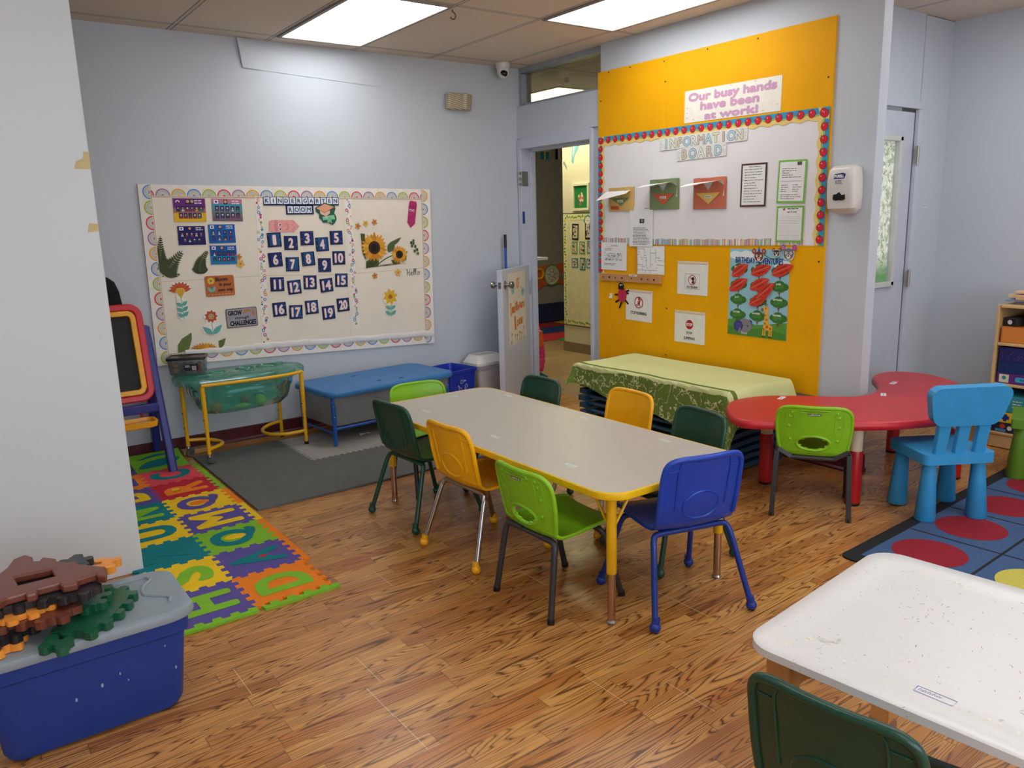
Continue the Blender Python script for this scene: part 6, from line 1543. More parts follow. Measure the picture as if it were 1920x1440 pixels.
a.lines(-.036, -.004, (.012, .004), .004, (210, 210, 210), 1, .2)
o = a.build('product_label', parent=bx); o.matrix_local = Matrix.Translation((.03, -.0725, .050)) @ Matrix.Rotation(rad(90), 4, 'X')
bm = Matrix.Translation(bx.location) @ Matrix.Rotation(rad(-24), 4, 'Z')
rb = random.Random(5); TC = [(240, 196, 40), (80, 50, 140), (30, 120, 180), (200, 50, 50), (70, 160, 80), (90, 60, 150), (230, 130, 40), (130, 60, 120)]
for k in range(16):
    p = bm @ Vector((-.07 + .047 * (k % 4), -.035 + .036 * ((k // 4) % 2), .026 + .034 * (k // 8)))
    mb = MB(); mb.tube([(-.014, 0, -.004), (-.004, 0, .004), (.004, 0, -.002), (.014, 0, .006)], [.008, .015, .014, .006], 8)
    o = mb.build('toy_figure', pm('toyc_%d' % (k % 8), TC[k % 8], rough=.5), loc=p, rot=(rb.random(), rb.random(), rb.random() * 6)); tag(o, 'small bright plastic toy figure jumbled inside the clear box', 'toy', 'toys in the clear box')
tag(MB().box((0, 0, .016), (.2, .07, .03), rz=.05).build('wood_block', pm('pine_block', (190, 146, 90), rough=.6), loc=(1.285, 5.40, 0), bevel=.003), 'short pine block on the floor at the rear caster of the green tub table', 'block')

# ================================================================ blue table
BR = rad(5.0)
t = thing('water_table', 'blue lidded play table with a frosted tub slung under it', 'play table', (2.500, 5.120, 0), BR)
BT = pm('denim_blue_lid', (52, 122, 186), rough=.42, var=.06, scale=5); BLg = pm('blue_tube', (28, 92, 180), rough=.3)
BZ = .392
MB().loft([[(x, y, z) for x, y in rrect(1.05 * k, .58 * k2, .09, 7)] for k, k2, z in ((.97, .95, BZ - .034), (.995, .99, BZ - .036), (1.0, 1.0, BZ - .026), (.998, .998, BZ - .010), (.985, .975, BZ), (.97, .95, BZ + .002))]).build('lid', BT, t)
mb = MB()
for x, y in ((-.10, .14), (-.06, -.15), (.1, -.19)): mb.tube([(x + .02 * math.cos(a_), y + .008 * math.sin(a_), BZ + .002) for a_ in [2 * PI * k / 12 for k in range(12)]], .0025, 5, closed=True)
mb.build('finger_recess', pm('denim_blue_dark', (40, 84, 140), rough=.5), t)
MB().loft([[(x, y, z) for x, y in rrect(w, d, .07, 6)] for w, d, z in ((.90, .42, .140), (.96, .47, .150), (1.0, .52, .33), (1.0, .52, .355), (.99, .51, .355), (.985, .505, .33), (.94, .46, .156), (.88, .41, .148))]).build('tub', translucent('frosted_plastic', (206, 212, 220), .52, .25, .2, .3), t)
for sx in (-1, 1):
    for sy in (-1, 1):
        x, y = sx * .475, sy * .225; z0 = .014
        o = MB().tube([(x, y, z0), (x, y, .25)], .014, 12).tube([(x, y, .20), (x, y, BZ - .035)], .017, 12).build('leg', BLg, t)
        for zz in (.215, .29): MB().ball((x - .004, y - .017, zz), .005, 0, 8).build('rivet', CHROME, o)
for sy in (-1, 1): MB().tube([(-.475, sy * .225, .13), (.475, sy * .225, .13)], .010, 10).build('cross_bar', BLg, t)
for sx in (-1, 1): MB().tube([(sx * .475, -.225, .10), (sx * .475, .225, .10)], .008, 10).build('end_bar', BLg, t)
BM = Matrix.Translation((2.5, 5.12, 0)) @ Matrix.Rotation(BR, 4, 'Z')
for x, y, z, s_, c, lb in ((-.33, -.12, .20, .05, (110, 210, 50), 'lime toy dome inside the frosted tub, left end'), (-.12, -.05, .19, .045, (120, 190, 80), 'green toy inside the frosted tub'), (-.02, .02, .22, .05, (190, 50, 60), 'red toy inside the frosted tub'), (.22, .0, .22, .05, (210, 90, 50), 'orange toy inside the frosted tub'), (.30, -.08, .20, .042, (220, 190, 60), 'yellow toy inside the frosted tub, right end')):
    o = MB().ball((0, 0, 0), s_, 0, 16, (1.5, 1, .9)).build('tub_toy', pm('tubtoy_%02x%02x%02x' % c, c, rough=.5), loc=BM @ Vector((x, y, z))); tag(o, lb, 'toy', 'toys in the frosted tub')
mb = MB(); mb.add([(-.04, -.015, 0), (.0, -.02, .012), (.04, -.01, .002), (.035, .015, .008), (.0, .018, .004), (-.035, .016, .01)], [(0, 1, 4, 5), (1, 2, 3, 4)]); mb.add([(-.04, -.015, .001), (.0, -.02, .013), (.04, -.01, .003), (.035, .015, .009), (.0, .018, .005), (-.035, .016, .011)], [(5, 4, 1, 0), (4, 3, 2, 1)])
tag(mb.build('crumpled_paper', paper((226, 226, 226)), loc=(2.33, 5.0, .0135)), 'crumpled white paper scrap on the light mat under the blue table', 'paper')
# bins
t = thing('recycling_bin', 'blue open recycling bin with white arrows between the blue table and the waste bin', 'bin', (3.245, 5.29, 0), rad(10))
RBm = pm('recycling_blue', (20, 52, 176), rough=.35)
MB().loft([[(x, y, z) for x, y in rrect(w, d, .03, 4)] for w, d, z in ((.24, .25, .001), (.25, .26, .006), (.29, .31, .315), (.31, .33, .318), (.315, .335, .338), (.295, .315, .340), (.28, .30, .32), (.24, .25, .012))]).build('body', RBm, t)
a = Art(.0004); a.base([(.001, .001), (0, .001), (0, 0)], (20, 52, 176)); R_ = .045
for k in range(3):
    a0 = PI / 2 + k * 2 * PI / 3; P = [(R_ * math.cos(a0 + d_), R_ * math.sin(a0 + d_)) for d_ in (-.62, -.25, .25)]
    pq = [(R_ * q * math.cos(a0 + d_), R_ * q * math.sin(a0 + d_)) for d_, q in ((-.75, 1.15), (-.1, 1.0), (.32, 1.0), (.30, 1.25), (.85, .85), (.25, .45), (.28, .65), (-.05, .62), (-.35, .80))]
    a.stroke(pq + [pq[0]], .0035, (214, 224, 240), 1)
o = a.build('recycling_arrows', parent=t); o.matrix_local = Matrix.Translation((-.01, -.1515, .21)) @ Matrix.Rotation(rad(90 + 4.6), 4, 'X')
t = thing('waste_bin', 'white waste bin with a swing lid behind the half door', 'bin', (3.60, 5.335, 0), rad(6))
WB = pm('off_white_bin', (206, 205, 200), rough=.45)
MB().loft([[(x, y, z) for x, y in rrect(w, d, .03, 4)] for w, d, z in ((.20, .15, .001), (.21, .16, .006), (.275, .205, .33), (.28, .21, .335), (.27, .2, .335), (.2, .15, .02))]).build('body', WB, t)
mb = MB(); mb.loft([[(x, y, z) for x, y in rrect(w, d, .035, 4)] for w, d, z in ((.285, .215, .322), (.30, .23, .325), (.30, .23, .345), (.285, .215, .352), (.23, .16, .40), (.21, .14, .405), (.195, .125, .40))], 0, (False, False)); mb.build('lid_rim', pm('bin_lid_white', (220, 219, 214), rough=.4), t)
MB().add([(-.10, -.062, .395), (.10, -.062, .395), (.10, .062, .398), (-.10, .062, .398), (-.10, -.062, .391), (.10, -.062, .391), (.10, .062, .394), (-.10, .062, .394)], [(0, 1, 2, 3), (7, 6, 5, 4)]).build('swing_flap', pm('bin_flap', (196, 195, 188), rough=.5), t)
mb = MB(); n = 40
mb.loft([[((x * (1 + .02 * (i % 2))) * k, (y * (1 + .02 * (i % 2))) * k, z + .006 * math.sin(i * 1.9)) for i, (x, y) in enumerate(rrect(.288, .218, .03, 9))] for k, z in ((1.0, .325), (1.02, .30), (1.0, .29))], 0, (False, False)); mb.build('bin_liner', translucent('bin_liner', (220, 220, 222), .45, .3, .2), t)
t = thing('broom', 'blue broom handle with black tip leaning behind the half door', 'broom', (3.93, 5.44, 0))
MB().cyl((0, 0, .06), (-.005, -.01, 1.255), .011, 12).build('handle', pm('broom_blue', (26, 84, 176), rough=.35), t)
MB().cyl((-.005, -.01, 1.255), (-.0055, -.011, 1.365), .0125, 12).build('grip', BLACK, t)
MB().box((0, 0, .035), (.22, .045, .07)).build('head', pm('broom_bristle', (60, 60, 66), rough=.9), t, bevel=.006)

# ================================================================ half door
hp, fp = Vector((4.118, 5.395)), Vector((3.545, 4.995)); dv = fp - hp; DL = dv.length
t = thing('half_door', 'pale grey half-height door standing open into the room with a handmade sign', 'door', (hp.x, hp.y, 0), math.atan2(dv.y, dv.x))
MB().box((DL / 2, 0, .56), (DL, .045, 1.085)).build('leaf', TRIM, t, bevel=.003)
KN = pm('satin_nickel', (176, 172, 164), rough=.25, metal=1.0)
for s_ in (-1, 1):
    T = Matrix.Translation((DL - .065, s_ * .0225, .985)) @ Matrix.Rotation(-s_ * PI / 2, 4, 'X')
    MB().lathe([(.034, 0), (.034, .004), (.028, .008), (.013, .010), (.012, .032), (.022, .038), (.029, .052), (.028, .064), (.018, .072), (.001, .074)], 22, T=T).build('door_knob', KN, t)
MB().box((DL + .0005, 0, .985), (.003, .024, .05)).lathe([(.010, 0), (.008, .012), (.001, .013)], 12, T=Matrix.Translation((DL + .001, 0, .985)) @ Matrix.Rotation(PI / 2, 4, 'Y')).build('latch', KN, t)
MB().cyl((-.004, .026, .85), (-.004, .026, .96), .008, 10).build('hinge', KN, t)
a = Art(.0008); SW, SH = .44, .58; a.rect(SW, SH, (230, 222, 200))
rs = random.Random(3)
a.disc(.02, .20, .045, (232, 150, 110), 1, 20, .9); a.disc(.02, .20, .03, (238, 176, 130), 2, 18)
for k in range(10): an = k * .628; a.stroke([(.02 + .055 * math.cos(an), .20 + .06 * math.sin(an)), (.02 + .07 * math.cos(an), .20 + .078 * math.sin(an))], .003, (214, 190, 130), 1)
for x, y in ((-.11, .155), (.15, .12)): a.disc(x, y, .035, (140, 196, 200), 1, 14, 1.1); a.disc(x + .025, y - .01, .022, (150, 200, 204), 1, 12)
for _ in range(14): x, y = rs.uniform(-.19, .19), rs.uniform(-.02, .26); a.leaf(x, y, x + .012, y + .03, .012, (130, 160, 110), 1)
def hand(txt, x0, x1, y0, y1, h, cols):
    n = len(txt)
    for k, ch in enumerate(txt):
        f = (k + .5) / n; x = x0 + (x1 - x0) * f; y = y0 + (y1 - y0) * f + rs.uniform(-.006, .006); hh = h * (1.5 if k == 0 else 1)
        a.text(ch, x, y, hh, cols[k % len(cols)], 3, w=(x1 - x0) / n * .62, bold=.0055, rot=rs.uniform(-.08, .08))
hand('Sunflowers', -.185, .195, .0, .03, .068, [(222, 150, 60), (226, 118, 60), (216, 134, 50)])
hand('Room', -.09, .135, -.12, -.10, .075, [(222, 130, 50), (226, 150, 60)])
for x, hgt in ((-.16, .07), (-.07, .05), (-.02, .045), (.04, .06), (.09, .05), (.15, .09)):
    a.stroke([(x, -.27), (x + .004, -.27 + hgt)], .004, (110, 150, 90), 1); a.disc(x + .004, -.27 + hgt, .014, (222, 170, 70), 2, 10); a.disc(x + .004, -.27 + hgt, .007, (130, 84, 50), 3, 8)
for _ in range(26): x = rs.uniform(-.19, .19); a.stroke([(x, -.285), (x + rs.uniform(-.01, .01), -.285 + rs.uniform(.02, .05))], .003, (120, 160, 100), 1)
M = Matrix.Translation((hp.x, hp.y, 0)) @ Matrix.Rotation(math.atan2(dv.y, dv.x), 4, 'Z') @ Matrix.Translation((DL * .50, .0232, .775)) @ Matrix(((-1, 0, 0, 0), (0, 0, 1, 0), (0, 1, 0, 0), (0, 0, 0, 1)))
o = a.build('door_sign', 'cream hand-drawn sign reading Sunflowers Room on the half door', 'sign'); o.matrix_world = M

# ================================================================ stacked cots under a cloth
CB = pm('cot_navy_plastic', (32, 72, 102), rough=.4, var=.05); CT = pm('cot_tube', (36, 80, 112), rough=.35); CF = pm('cot_fabric', (22, 40, 62), rough=.85)
CXa, CXb, CYa, CYb = 3.50, 4.05, 2.76, 4.02
def make_cot():
    t = thing('stacking_cot', '', 'cot', (0, 0, 0))
    MB().box((0, 0, .036), (.44, 1.12, .004)).build('fabric', CF, t)
    for sx in (-1, 1): MB().tube([(sx * .235, -.56, .033), (sx * .235, .56, .033)], .013, 12).build('side_rail', CT, t)
    for sy in (-1, 1):
        P = [(x, .041 + .006 * math.cos(x * 11)) for x in [(-.275 + .55 * k / 22) for k in range(23)]]
        Q = [(x, (.0 if abs(x) > .21 else .006 + .013 * (1 - (x / .21) ** 2))) for x in [(.275 - .55 * k / 22) for k in range(23)]]
        mb = MB(); mb.prism(P + Q, -.035, .035, T=Matrix.Translation((0, sy * .592, 0)) @ Matrix.Rotation(PI / 2, 4, 'X')); mb.build('end_frame', CB, t, bevel=.004)
    return t
cot = make_cot(); NC = 10; ordn = ['bottom cot', 'second cot from the bottom', 'third cot from the bottom', 'fourth cot from the bottom', 'fifth cot from the bottom', 'fifth cot from the top', 'fourth cot from the top', 'third cot from the top', 'second cot from the top', 'top cot']
for k in range(NC):
    o = cot if k == 0 else dup(cot)
    o.location = ((CXa + CXb) / 2 + .004 * math.sin(k * 2.1), (CYa + CYb) / 2 + .006 * math.sin(k * 1.7), .0005 + k * .0496); o['label'] = ordn[k] + ' of the dark blue stack under the green cloth'; o['group'] = 'stacked sleeping cots'
def cloth_material():
    t = NT('green_batik_cloth'); uv = t.coord('UV'); u, v, _ = t.xyz(uv)[:3]
    # u = distance from the front fold (negative on the hanging side), v = along the stack
    wob = t.math('MULTIPLY', t.noise(t.comb(t.math('MULTIPLY', v, 2.2), 0.0), 1.0, 2.0), .12)
    edge = t.math('ADD', t.math('SUBTRACT', u, .045), t.math('SUBTRACT', .06, wob))
    green = t.mix(t.noise(uv, 5.0, 3.0), lin((92, 116, 44)), lin((122, 144, 66)))
    wv = t.n('ShaderNodeVectorMath', {'operation': 'ADD'}, i0=uv, i1=t.n('ShaderNodeTexNoise', None, Vector=uv, Scale=7.0, Detail=3.0).outputs[1])
    vor = t.n('ShaderNodeTexVoronoi', {'feature': 'DISTANCE_TO_EDGE'}, Scale=4.2); t.set(vor, 'Vector', wv.outputs[0])
    crack = t.math('MULTIPLY', t.math('LESS_THAN', vor.outputs[0], .034), t.math('GREATER_THAN', t.noise(uv, 9.0, 4.0, .7), .44))
    spl = t.math('GREATER_THAN', t.noise(t.n('ShaderNodeMapping', None, Vector=uv, Scale=(1, .6, 1)).outputs[0], 26.0, 5.0, .75), .635)
    pat = t.mix(t.math('MULTIPLY', t.math('MAXIMUM', crack, spl), .85), green, lin((220, 222, 176)))
    band = t.math('LESS_THAN', t.math('ABSOLUTE', t.math('ADD', edge, .050)), t.math('ADD', .012, t.math('MULTIPLY', t.noise(uv, 30.0, 4.0, .7), .022)))
    pat = t.mix(t.math('MULTIPLY', band, .85), pat, lin((214, 218, 158)))
    solid = t.math('LESS_THAN', t.math('ABSOLUTE', t.math('ADD', edge, .014)), .016)
    pat = t.mix(solid, pat, lin((98, 120, 50)))
    top = t.mix(t.noise(uv, 4.0, 4.0), lin((222, 226, 164)), lin((204, 210, 144)))
    c = t.mix(t.math('GREATER_THAN', edge, 0.0), pat, top)
    t.set(t.b, 'Base Color', c); t.b.inputs['Roughness'].default_value = .85; t.b.inputs['Specular IOR Level'].default_value = .2
    t.bump(t.noise(uv, 12.0, 4.0), .25, .01)
    return t.m
def cloth():
    mb = MB(); top = .5055; G = []; nu, nv = 54, 84
    LX, LY = CXb - CXa, CYb - CYa + .02; Y0_ = CYa - .01
    dF = lambda v: .155 + .16 * max(0, 1 - v / LY) ** 1.2 + .012 * math.sin(v * 9)      # front drop grows towards the near end
    dE = .17; UV = []
    for i in range(nv + 1):
        v = -.20 + (LY + .17 + .20) * i / nv; row = []
        for j in range(nu + 1):
            vv = min(max(v, 0), LY); fd = dF(vv) + (.03 if v < 0 else 0)
            s_ = j / nu; u = -fd + (LX + fd + .012) * s_
            ex = max(0.0, -u); e0 = max(0.0, -v); e1 = max(0.0, v - LY); ey = max(e0, e1)
            x = CXa - .012 + max(u, 0); y = Y0_ + vv; z = top
            if u >= 0: z += .004 * math.sin(v * 7 + u * 9) * math.sin(u * 5) - (.012 * max(0, u - LX * .75))
            if ex > 0 and ey > 0:
                d = math.hypot(ex, ey); k = min(d, max(ex, ey) + .35 * min(ex, ey))
                sgn = -1 if e0 > 0 else 1
                x -= .012 + ex * .30; y += sgn * (.012 + ey * .42); z -= k * .93
            elif ex > 0:
                r_ = .014; x -= min(ex, r_) * .9 + .010 * (ex / .3) * (1 + math.sin(v * 16 + 1.2 * math.sin(v * 5))) ; z -= max(0, ex - .006)
            elif ey > 0:
                sgn = -1 if e0 > 0 else 1
                y += sgn * (min(ey, .014) + ey * .38 + .012 * math.sin(u * 15)); z -= max(0, ey * .90 - .004)
            row.append(Vector((x, y, z + .004))); UV.append((u, v))
        G.append(row)
    slab(mb, G, .0025)
    mb.uv = UV + UV
    o = mb.build('tablecloth', cloth_material())
    return tag(o, 'green and cream patterned cloth draped over the stack of cots', 'tablecloth')
cloth()
for k, (z, lb) in enumerate(((.40, 'upper'), (.335, 'lower'))):
    a = Art(.001); a.rect(.10, .12, (230, 230, 232)); o = a.build('paper_sheet', lb + ' white sheet stuck out at the left end of the cot stack', 'paper', group='papers at the cot stack'); o.matrix_world = Matrix.Translation((3.60 + .06 * k, CYb + .004 + .004 * k, z)) @ Matrix.Rotation(rad(180), 4, 'Z') @ Matrix.Rotation(rad(90), 4, 'X')

# ================================================================ bookshelf with boxes
t = thing('bookshelf', 'blond wood bookshelf of games at the right edge against the wall', 'bookshelf', (5.225, 1.66, 0))
MAPLE = pm('maple_ply', (214, 176, 124), rough=.4, var=.08, scale=5); PLYE = pm('ply_edge', (190, 146, 100), rough=.5, var=.1)
SWd, SD, SHt = .90, .40, .895
for y in (.441, -.441): MB().box((SD / 2, y, SHt / 2), (SD, .018, SHt)).build('side_panel', MAPLE, t, bevel=.004)
MB().box((SD / 2, 0, SHt - .009), (SD - .002, SWd - .04, .018)).build('top_panel', MAPLE, t, bevel=.004)
for z in (.095, .404, .655): MB().box((SD / 2, 0, z), (SD - .004, SWd - .04, .018)).build('shelf', MAPLE, t, bevel=.004)
MB().box((SD - .006, 0, SHt / 2), (.008, SWd - .04, SHt - .02)).build('back_panel', MAPLE, t)
MB().box((.02, 0, .045), (.018, SWd - .04, .08)).build('kick_panel', MAPLE, t, bevel=.003)
SX = 5.225
def game_box(u0, u1, z0, h, dep, colr, label, deco=None, x0=.012, rz=0.0, nm='game_box'):
    """u measured from the far (left) end of the shelf opening towards the camera"""
    y1, y0 = 1.66 + .43 - u0, 1.66 + .43 - u1
    b = thing(nm, label, 'box', (SX + x0 + dep / 2, (y0 + y1) / 2, z0), rz, 'boxes on the bookshelf'); w = u1 - u0
    MB().box((0, 0, h / 2 + .0006), (dep, w, h)).build('carton', paper(colr), b, bevel=.002)
    if deco:
        a = Art(.0003); deco(a, w, h); o = a.build('printed_front', parent=b); o.matrix_local = Matrix.Translation((-dep / 2 - .0004, 0, h / 2)) @ Matrix(((0, 0, -1, 0), (-1, 0, 0, 0), (0, 1, 0, 0), (0, 0, 0, 1)))
    return b
def rope_deco(a, w, h): a.rect(w * .96, h * .9, (216, 134, 58)); a.lines(w * .1, w * .4, (h * .2, 0), .006, (236, 220, 190), 1)
b = game_box(.012, .50, .664, .098, .30, (206, 120, 48), 'orange carton with a white rope handle on the upper shelf', rope_deco)
MB().tube([(-.158, .06, .088), (-.166, .045, .055), (-.17, .005, .032), (-.168, -.04, .045), (-.162, -.075, .088)], .006, 8).build('rope_handle', pm('white_rope', (226, 218, 204), rough=.9, bump=.6, bscale=200), b)
def or2(a, w, h): a.rect(w * .96, h * .92, (226, 140, 50)); a.bar(0, h * .1, w * .8, .004, (130, 70, 30), 1); a.ring(-w * .05, 0, .016, .020, (110, 60, 30), 1); a.text('1', -w * .05, 0, .02, (110, 60, 30), 1, bold=.001)
b = game_box(.15, .56, .7635, .072, .28, (222, 138, 52), 'orange and white carton on top of the rope-handled one', or2, .03, rad(7))
game_box(.02, .10, .7635, .05, .22, (60, 58, 60), 'dark little puzzle carton beside the orange and white one', lambda a, w, h: (a.rect(w * .9, h * .85, (40, 40, 44)), a.disc(0, 0, .014, (220, 220, 220), 1)), .04, rad(-8))
def stars(a, w, h):
    a.rect(w * .98, h * .95, (42, 40, 96)); rr = random.Random(4)
    for _ in range(40): a.disc(rr.uniform(-w * .48, -w * .1), rr.uniform(-h * .4, h * .4), .0012, (180, 180, 220), 1, 5)
    a.bar(-.02, 0, .11, h * .7, (52, 52, 116), 1); a.lines(-.06, .02, (h * .2, 0, -h * .2), .004, (150, 150, 200), 2)
    for k in range(4): a.disc(.10, h * .3 - k * h * .2, .006, (220, 220, 230), 1, 8)
game_box(.012, .52, .413 + .0625 + .0735, .086, .30, (40, 36, 88), 'star-dotted indigo game carton, topmost on the middle shelf', stars)
game_box(.012, .54, .413 + .0625, .073, .30, (30, 48, 100), 'plain navy game carton in the middle of the middle shelf')
def purp(a, w, h): a.rect(w * .98, h * .95, (98, 44, 120)); a.bar(-w * .42, 0, .055, h * .8, (224, 214, 190), 1); a.disc(-w * .42, .005, .012, (50, 140, 130), 2); a.poly([(x - .08, y) for x, y in rrect(.15, .030, .012)], (60, 170, 200), 1); a.text('Numbers', -.08, 0, .012, (20, 60, 120), 2, w=.09, bold=.0006); [a.disc(.06 + .017 * k, (-1) ** k * .006, .010, (226, 226, 236), 1, 10) for k in range(5)]
game_box(.012, .53, .4135, .062, .30, (92, 40, 112), 'purple game carton with a blue title, lowest on the middle shelf', purp)
def teal(a, w, h):
    a.rect(w * .98, h * .95, (56, 140, 150))
    for k, x in enumerate((-.15, -.06, .02)): a.lines(x, x + .055, (h * .22, h * .05, -h * .12), .006, (206, 226, 220), 1, .3)
    a.bar(.11, -.01, .05, .045, (226, 230, 226), 1); [a.bar(.092 + .004 * q, -.01, .002, .035, (40, 40, 40), 2) for q in range(9)]
game_box(.012, .52, .1045 + .128, .105, .30, (50, 128, 138), 'teal game carton, topmost on the bottom shelf', teal)
def yel(a, w, h): a.rect(w * .98, h * .95, (236, 200, 50)); a.bar(-w * .36, 0, .045, .022, (44, 56, 130), 1); a.bar(-w * .36, 0, .02, .045, (44, 56, 130), 1); [a.lines(-.08 + .05 * k, -.045 + .05 * k, (.015, .005, -.008), .003, (200, 150, 30), 1) for k in range(4)]
game_box(.012, .52, .1045 + .062, .065, .30, (226, 186, 40), 'yellow puzzle carton with a blue puzzle piece on the bottom shelf', yel)
def blk(a, w, h): a.rect(w * .98, h * .95, (40, 44, 56)); a.disc(-w * .38, .008, .016, (200, 60, 60), 1); a.bar(-w * .40, -.018, .06, .016, (60, 150, 210), 1); a.disc(-w * .3, 0, .014, (226, 226, 226), 1)
game_box(.012, .52, .1045, .061, .30, (40, 44, 56), 'dark printed carton at the very bottom of the bookshelf', blk)
WP = pm('puzzle_wood', (218, 188, 136), rough=.5, var=.1)
PZ = SHt + .0006
for k, (u0, u1, th, c, lb) in enumerate(((.06, .36, .016, (104, 100, 96), 'grey wooden puzzle board at the bottom of the pile on the bookshelf'), (.0, .30, .012, (130, 140, 170), 'blue-grey puzzle board second in the pile on the bookshelf'), (.05, .37, .014, (206, 170, 116), 'tan wooden puzzle board in the middle of the pile on the bookshelf'), (.015, .33, .016, (224, 196, 146), 'pale wooden puzzle board with knobs second from the top'), (.045, .36, .014, (226, 190, 160), 'pale wooden puzzle board with red knobs on top of the pile'))):
    b = thing('wooden_puzzle', lb, 'puzzle', (SX + .19, 1.66 + .43 - (u0 + u1) / 2, PZ), rad(3 * (k % 3) - 3), 'wooden puzzles on the bookshelf')
    MB().box((0, 0, th / 2), (.26, u1 - u0, th)).build('board', pm('puzzle_%02x%02x%02x' % c, c, rough=.5), b, bevel=.002)
    if k == 4:
        for q in range(8):
            x, y = -.09 + .055 * (q % 4), -.09 + .14 * (q // 4) + .02 * (q % 2); MB().cyl((x, y, th), (x, y, th + .014), .007, 10).build('knob', pm('puzzle_red_knob', (186, 40, 60), rough=.4), b)
    PZ += th + .0006 + (.006 if k == 3 else 0)
    if k == 3:
        for q in range(6): x, y = -.08 + .08 * (q % 3), -.08 + .16 * (q // 3); MB().cyl((x, y, th), (x, y, th + .0062), .009, 10).build('knob', pm('puzzle_wood_knob', (150, 110, 70), rough=.4), b)

# ================================================================ the hall through the doorway
hb = thing('bulletin_board', 'cream paper-covered hall board with a leafy border', 'bulletin board', (5.75, 6.45, .94))
hM = lambda u, v, off: Matrix.Translation(-Vector(hb.location)) @ plane_matrix('P', u, v, off)
a = Art(.008); a.rect(.84, 1.24, pm('board_black_edge', (30, 30, 32), rough=.6)); o = a.build('frame', parent=hb); o.matrix_local = hM(-6.42, .92, .0005)
a = Art(.001); a.rect(.82, 1.22, pm('hall_backing_paper', (222, 216, 194), rough=.75)); a.stroke([(-.40, .06), (.4, .055)], .003, (200, 194, 172), 1); o = a.build('backing_paper', parent=hb); o.matrix_local = hM(-6.42, .92, .009)
a = Art(.001); a.base([(.001, .001), (0, .001), (0, 0)], (226, 226, 190)); LFc = [(120, 150, 60), (80, 150, 140), (190, 190, 90), (100, 140, 80)]; rl = random.Random(9)
a.poly([(-.41, -.61), (-.41, .61), (-.345, .61), (-.345, -.61)], (226, 226, 186), 1); a.poly([(-.41, .545), (.41, .545), (.41, .61), (-.41, .61)], (226, 226, 186), 1); a.poly([(-.41, -.61), (.41, -.61), (.41, -.545), (-.41, -.545)], (226, 226, 186), 1)
for k in range(36): y = -.60 + 1.2 * k / 36; x = -.378 + rl.uniform(-.012, .012); an = rl.uniform(0, 6.3); a.leaf(x - .02 * math.cos(an), y - .02 * math.sin(an), x + .02 * math.cos(an), y + .02 * math.sin(an), .02, LFc[k % 4], 2)
for k in range(26):
    for y0 in (.578, -.578): x = -.34 + .74 * k / 26; an = rl.uniform(0, 6.3); y = y0 + rl.uniform(-.01, .01); a.leaf(x - .02 * math.cos(an), y - .02 * math.sin(an), x + .02 * math.cos(an), y + .02 * math.sin(an), .02, LFc[k % 4], 2)
o = a.build('leafy_border', parent=hb); o.matrix_local = hM(-6.42, .92, .0105)
OH = .013
for k, (u, v, w, h, c, lb) in enumerate(((-6.625, 1.337, .105, .175, (34, 34, 38), 'black-framed photo at the upper left of the hall board'), (-6.412, 1.345, .105, .175, (36, 34, 44), 'black-framed photo at the upper right of the hall board'), (-6.640, 1.165, .090, .135, (90, 150, 80), 'green-edged photo left in the middle row of the hall board'), (-6.515, 1.168, .090, .135, (96, 160, 90), 'green-edged photo central in the middle row of the hall board'), (-6.392, 1.172, .085, .135, (60, 140, 160), 'teal-edged photo right in the middle row of the hall board'), (-6.636, 1.00, .105, .105, (50, 140, 166), 'teal-edged photo left in the lowest row of the hall board'), (-6.510, .992, .090, .135, (40, 120, 150), 'teal-edged photo central in the lowest row of the hall board'), (-6.392, 1.00, .105, .10, (50, 136, 160), 'teal-edged photo right in the lowest row of the hall board'))):
    a = Art(.001); a.rect(w, h, c); a.bar(0, 0, w * .74, h * .78, (206, 200, 196), 1); a.th += .0004
    for _ in range(12): a.bar(rl.uniform(-.3, .3) * w, rl.uniform(-.32, .32) * h, w * rl.uniform(.08, .3), h * rl.uniform(.06, .2), rl.choice([(60, 50, 50), (150, 60, 60), (90, 110, 120), (200, 180, 160), (40, 44, 50)]), 1)
    a.build('pinned_photo', lb, 'photo', 'P', u, v, OH, rl.uniform(-.04, .04), 'photos on the hall board')
a = Art(.001); a.base([(.06 * math.cos(i * .3142) * (1 + .12 * math.cos(i * 1.9)), .055 * math.sin(i * .3142) * (1 + .1 * math.cos(i * 1.3))) for i in range(20)], (60, 150, 170)); a.disc(0, 0, .042, (226, 226, 222), 1); a.lines(-.02, .025, (0,), .006, (90, 90, 90), 2)
a.build('paper_badge', 'teal scalloped paper badge at the top of the hall board', 'badge', 'P', -6.42, 1.455, OH, 0)
t = thing('picture_frame', 'white framed green picture on the hall wall', 'picture', (5.75, 6.53, 1.705)); Mp = plane_matrix('P', 0, 0, 0).to_3x3().to_4x4()
mb = MB(); w, h, b_ = .27, .29, .028
for x, y, sx_, sy_ in ((0, h / 2 - b_ / 2, w, b_), (0, -h / 2 + b_ / 2, w, b_), (w / 2 - b_ / 2, 0, b_, h - 2 * b_), (-w / 2 + b_ / 2, 0, b_, h - 2 * b_)): mb.box((x, y, .011), (sx_, sy_, .022))
o = mb.build('frame', pm('silver_white_frame', (220, 218, 208), rough=.3), t, bevel=.003); o.matrix_local = Mp
a = Art(.006); a.rect(w - .05, h - .05, (34, 124, 70)); rq = random.Random(8)
for _ in range(26): an = rq.uniform(0, 6.3); r_ = rq.uniform(0, .05); a.disc(r_ * math.cos(an) * 1.0, -.02 + r_ * 1.2 * math.sin(an), rq.uniform(.010, .018), rq.choice([(214, 206, 190), (196, 120, 100), (226, 218, 200), (150, 130, 120), (190, 90, 80)]), 1 + _ % 3, 9)
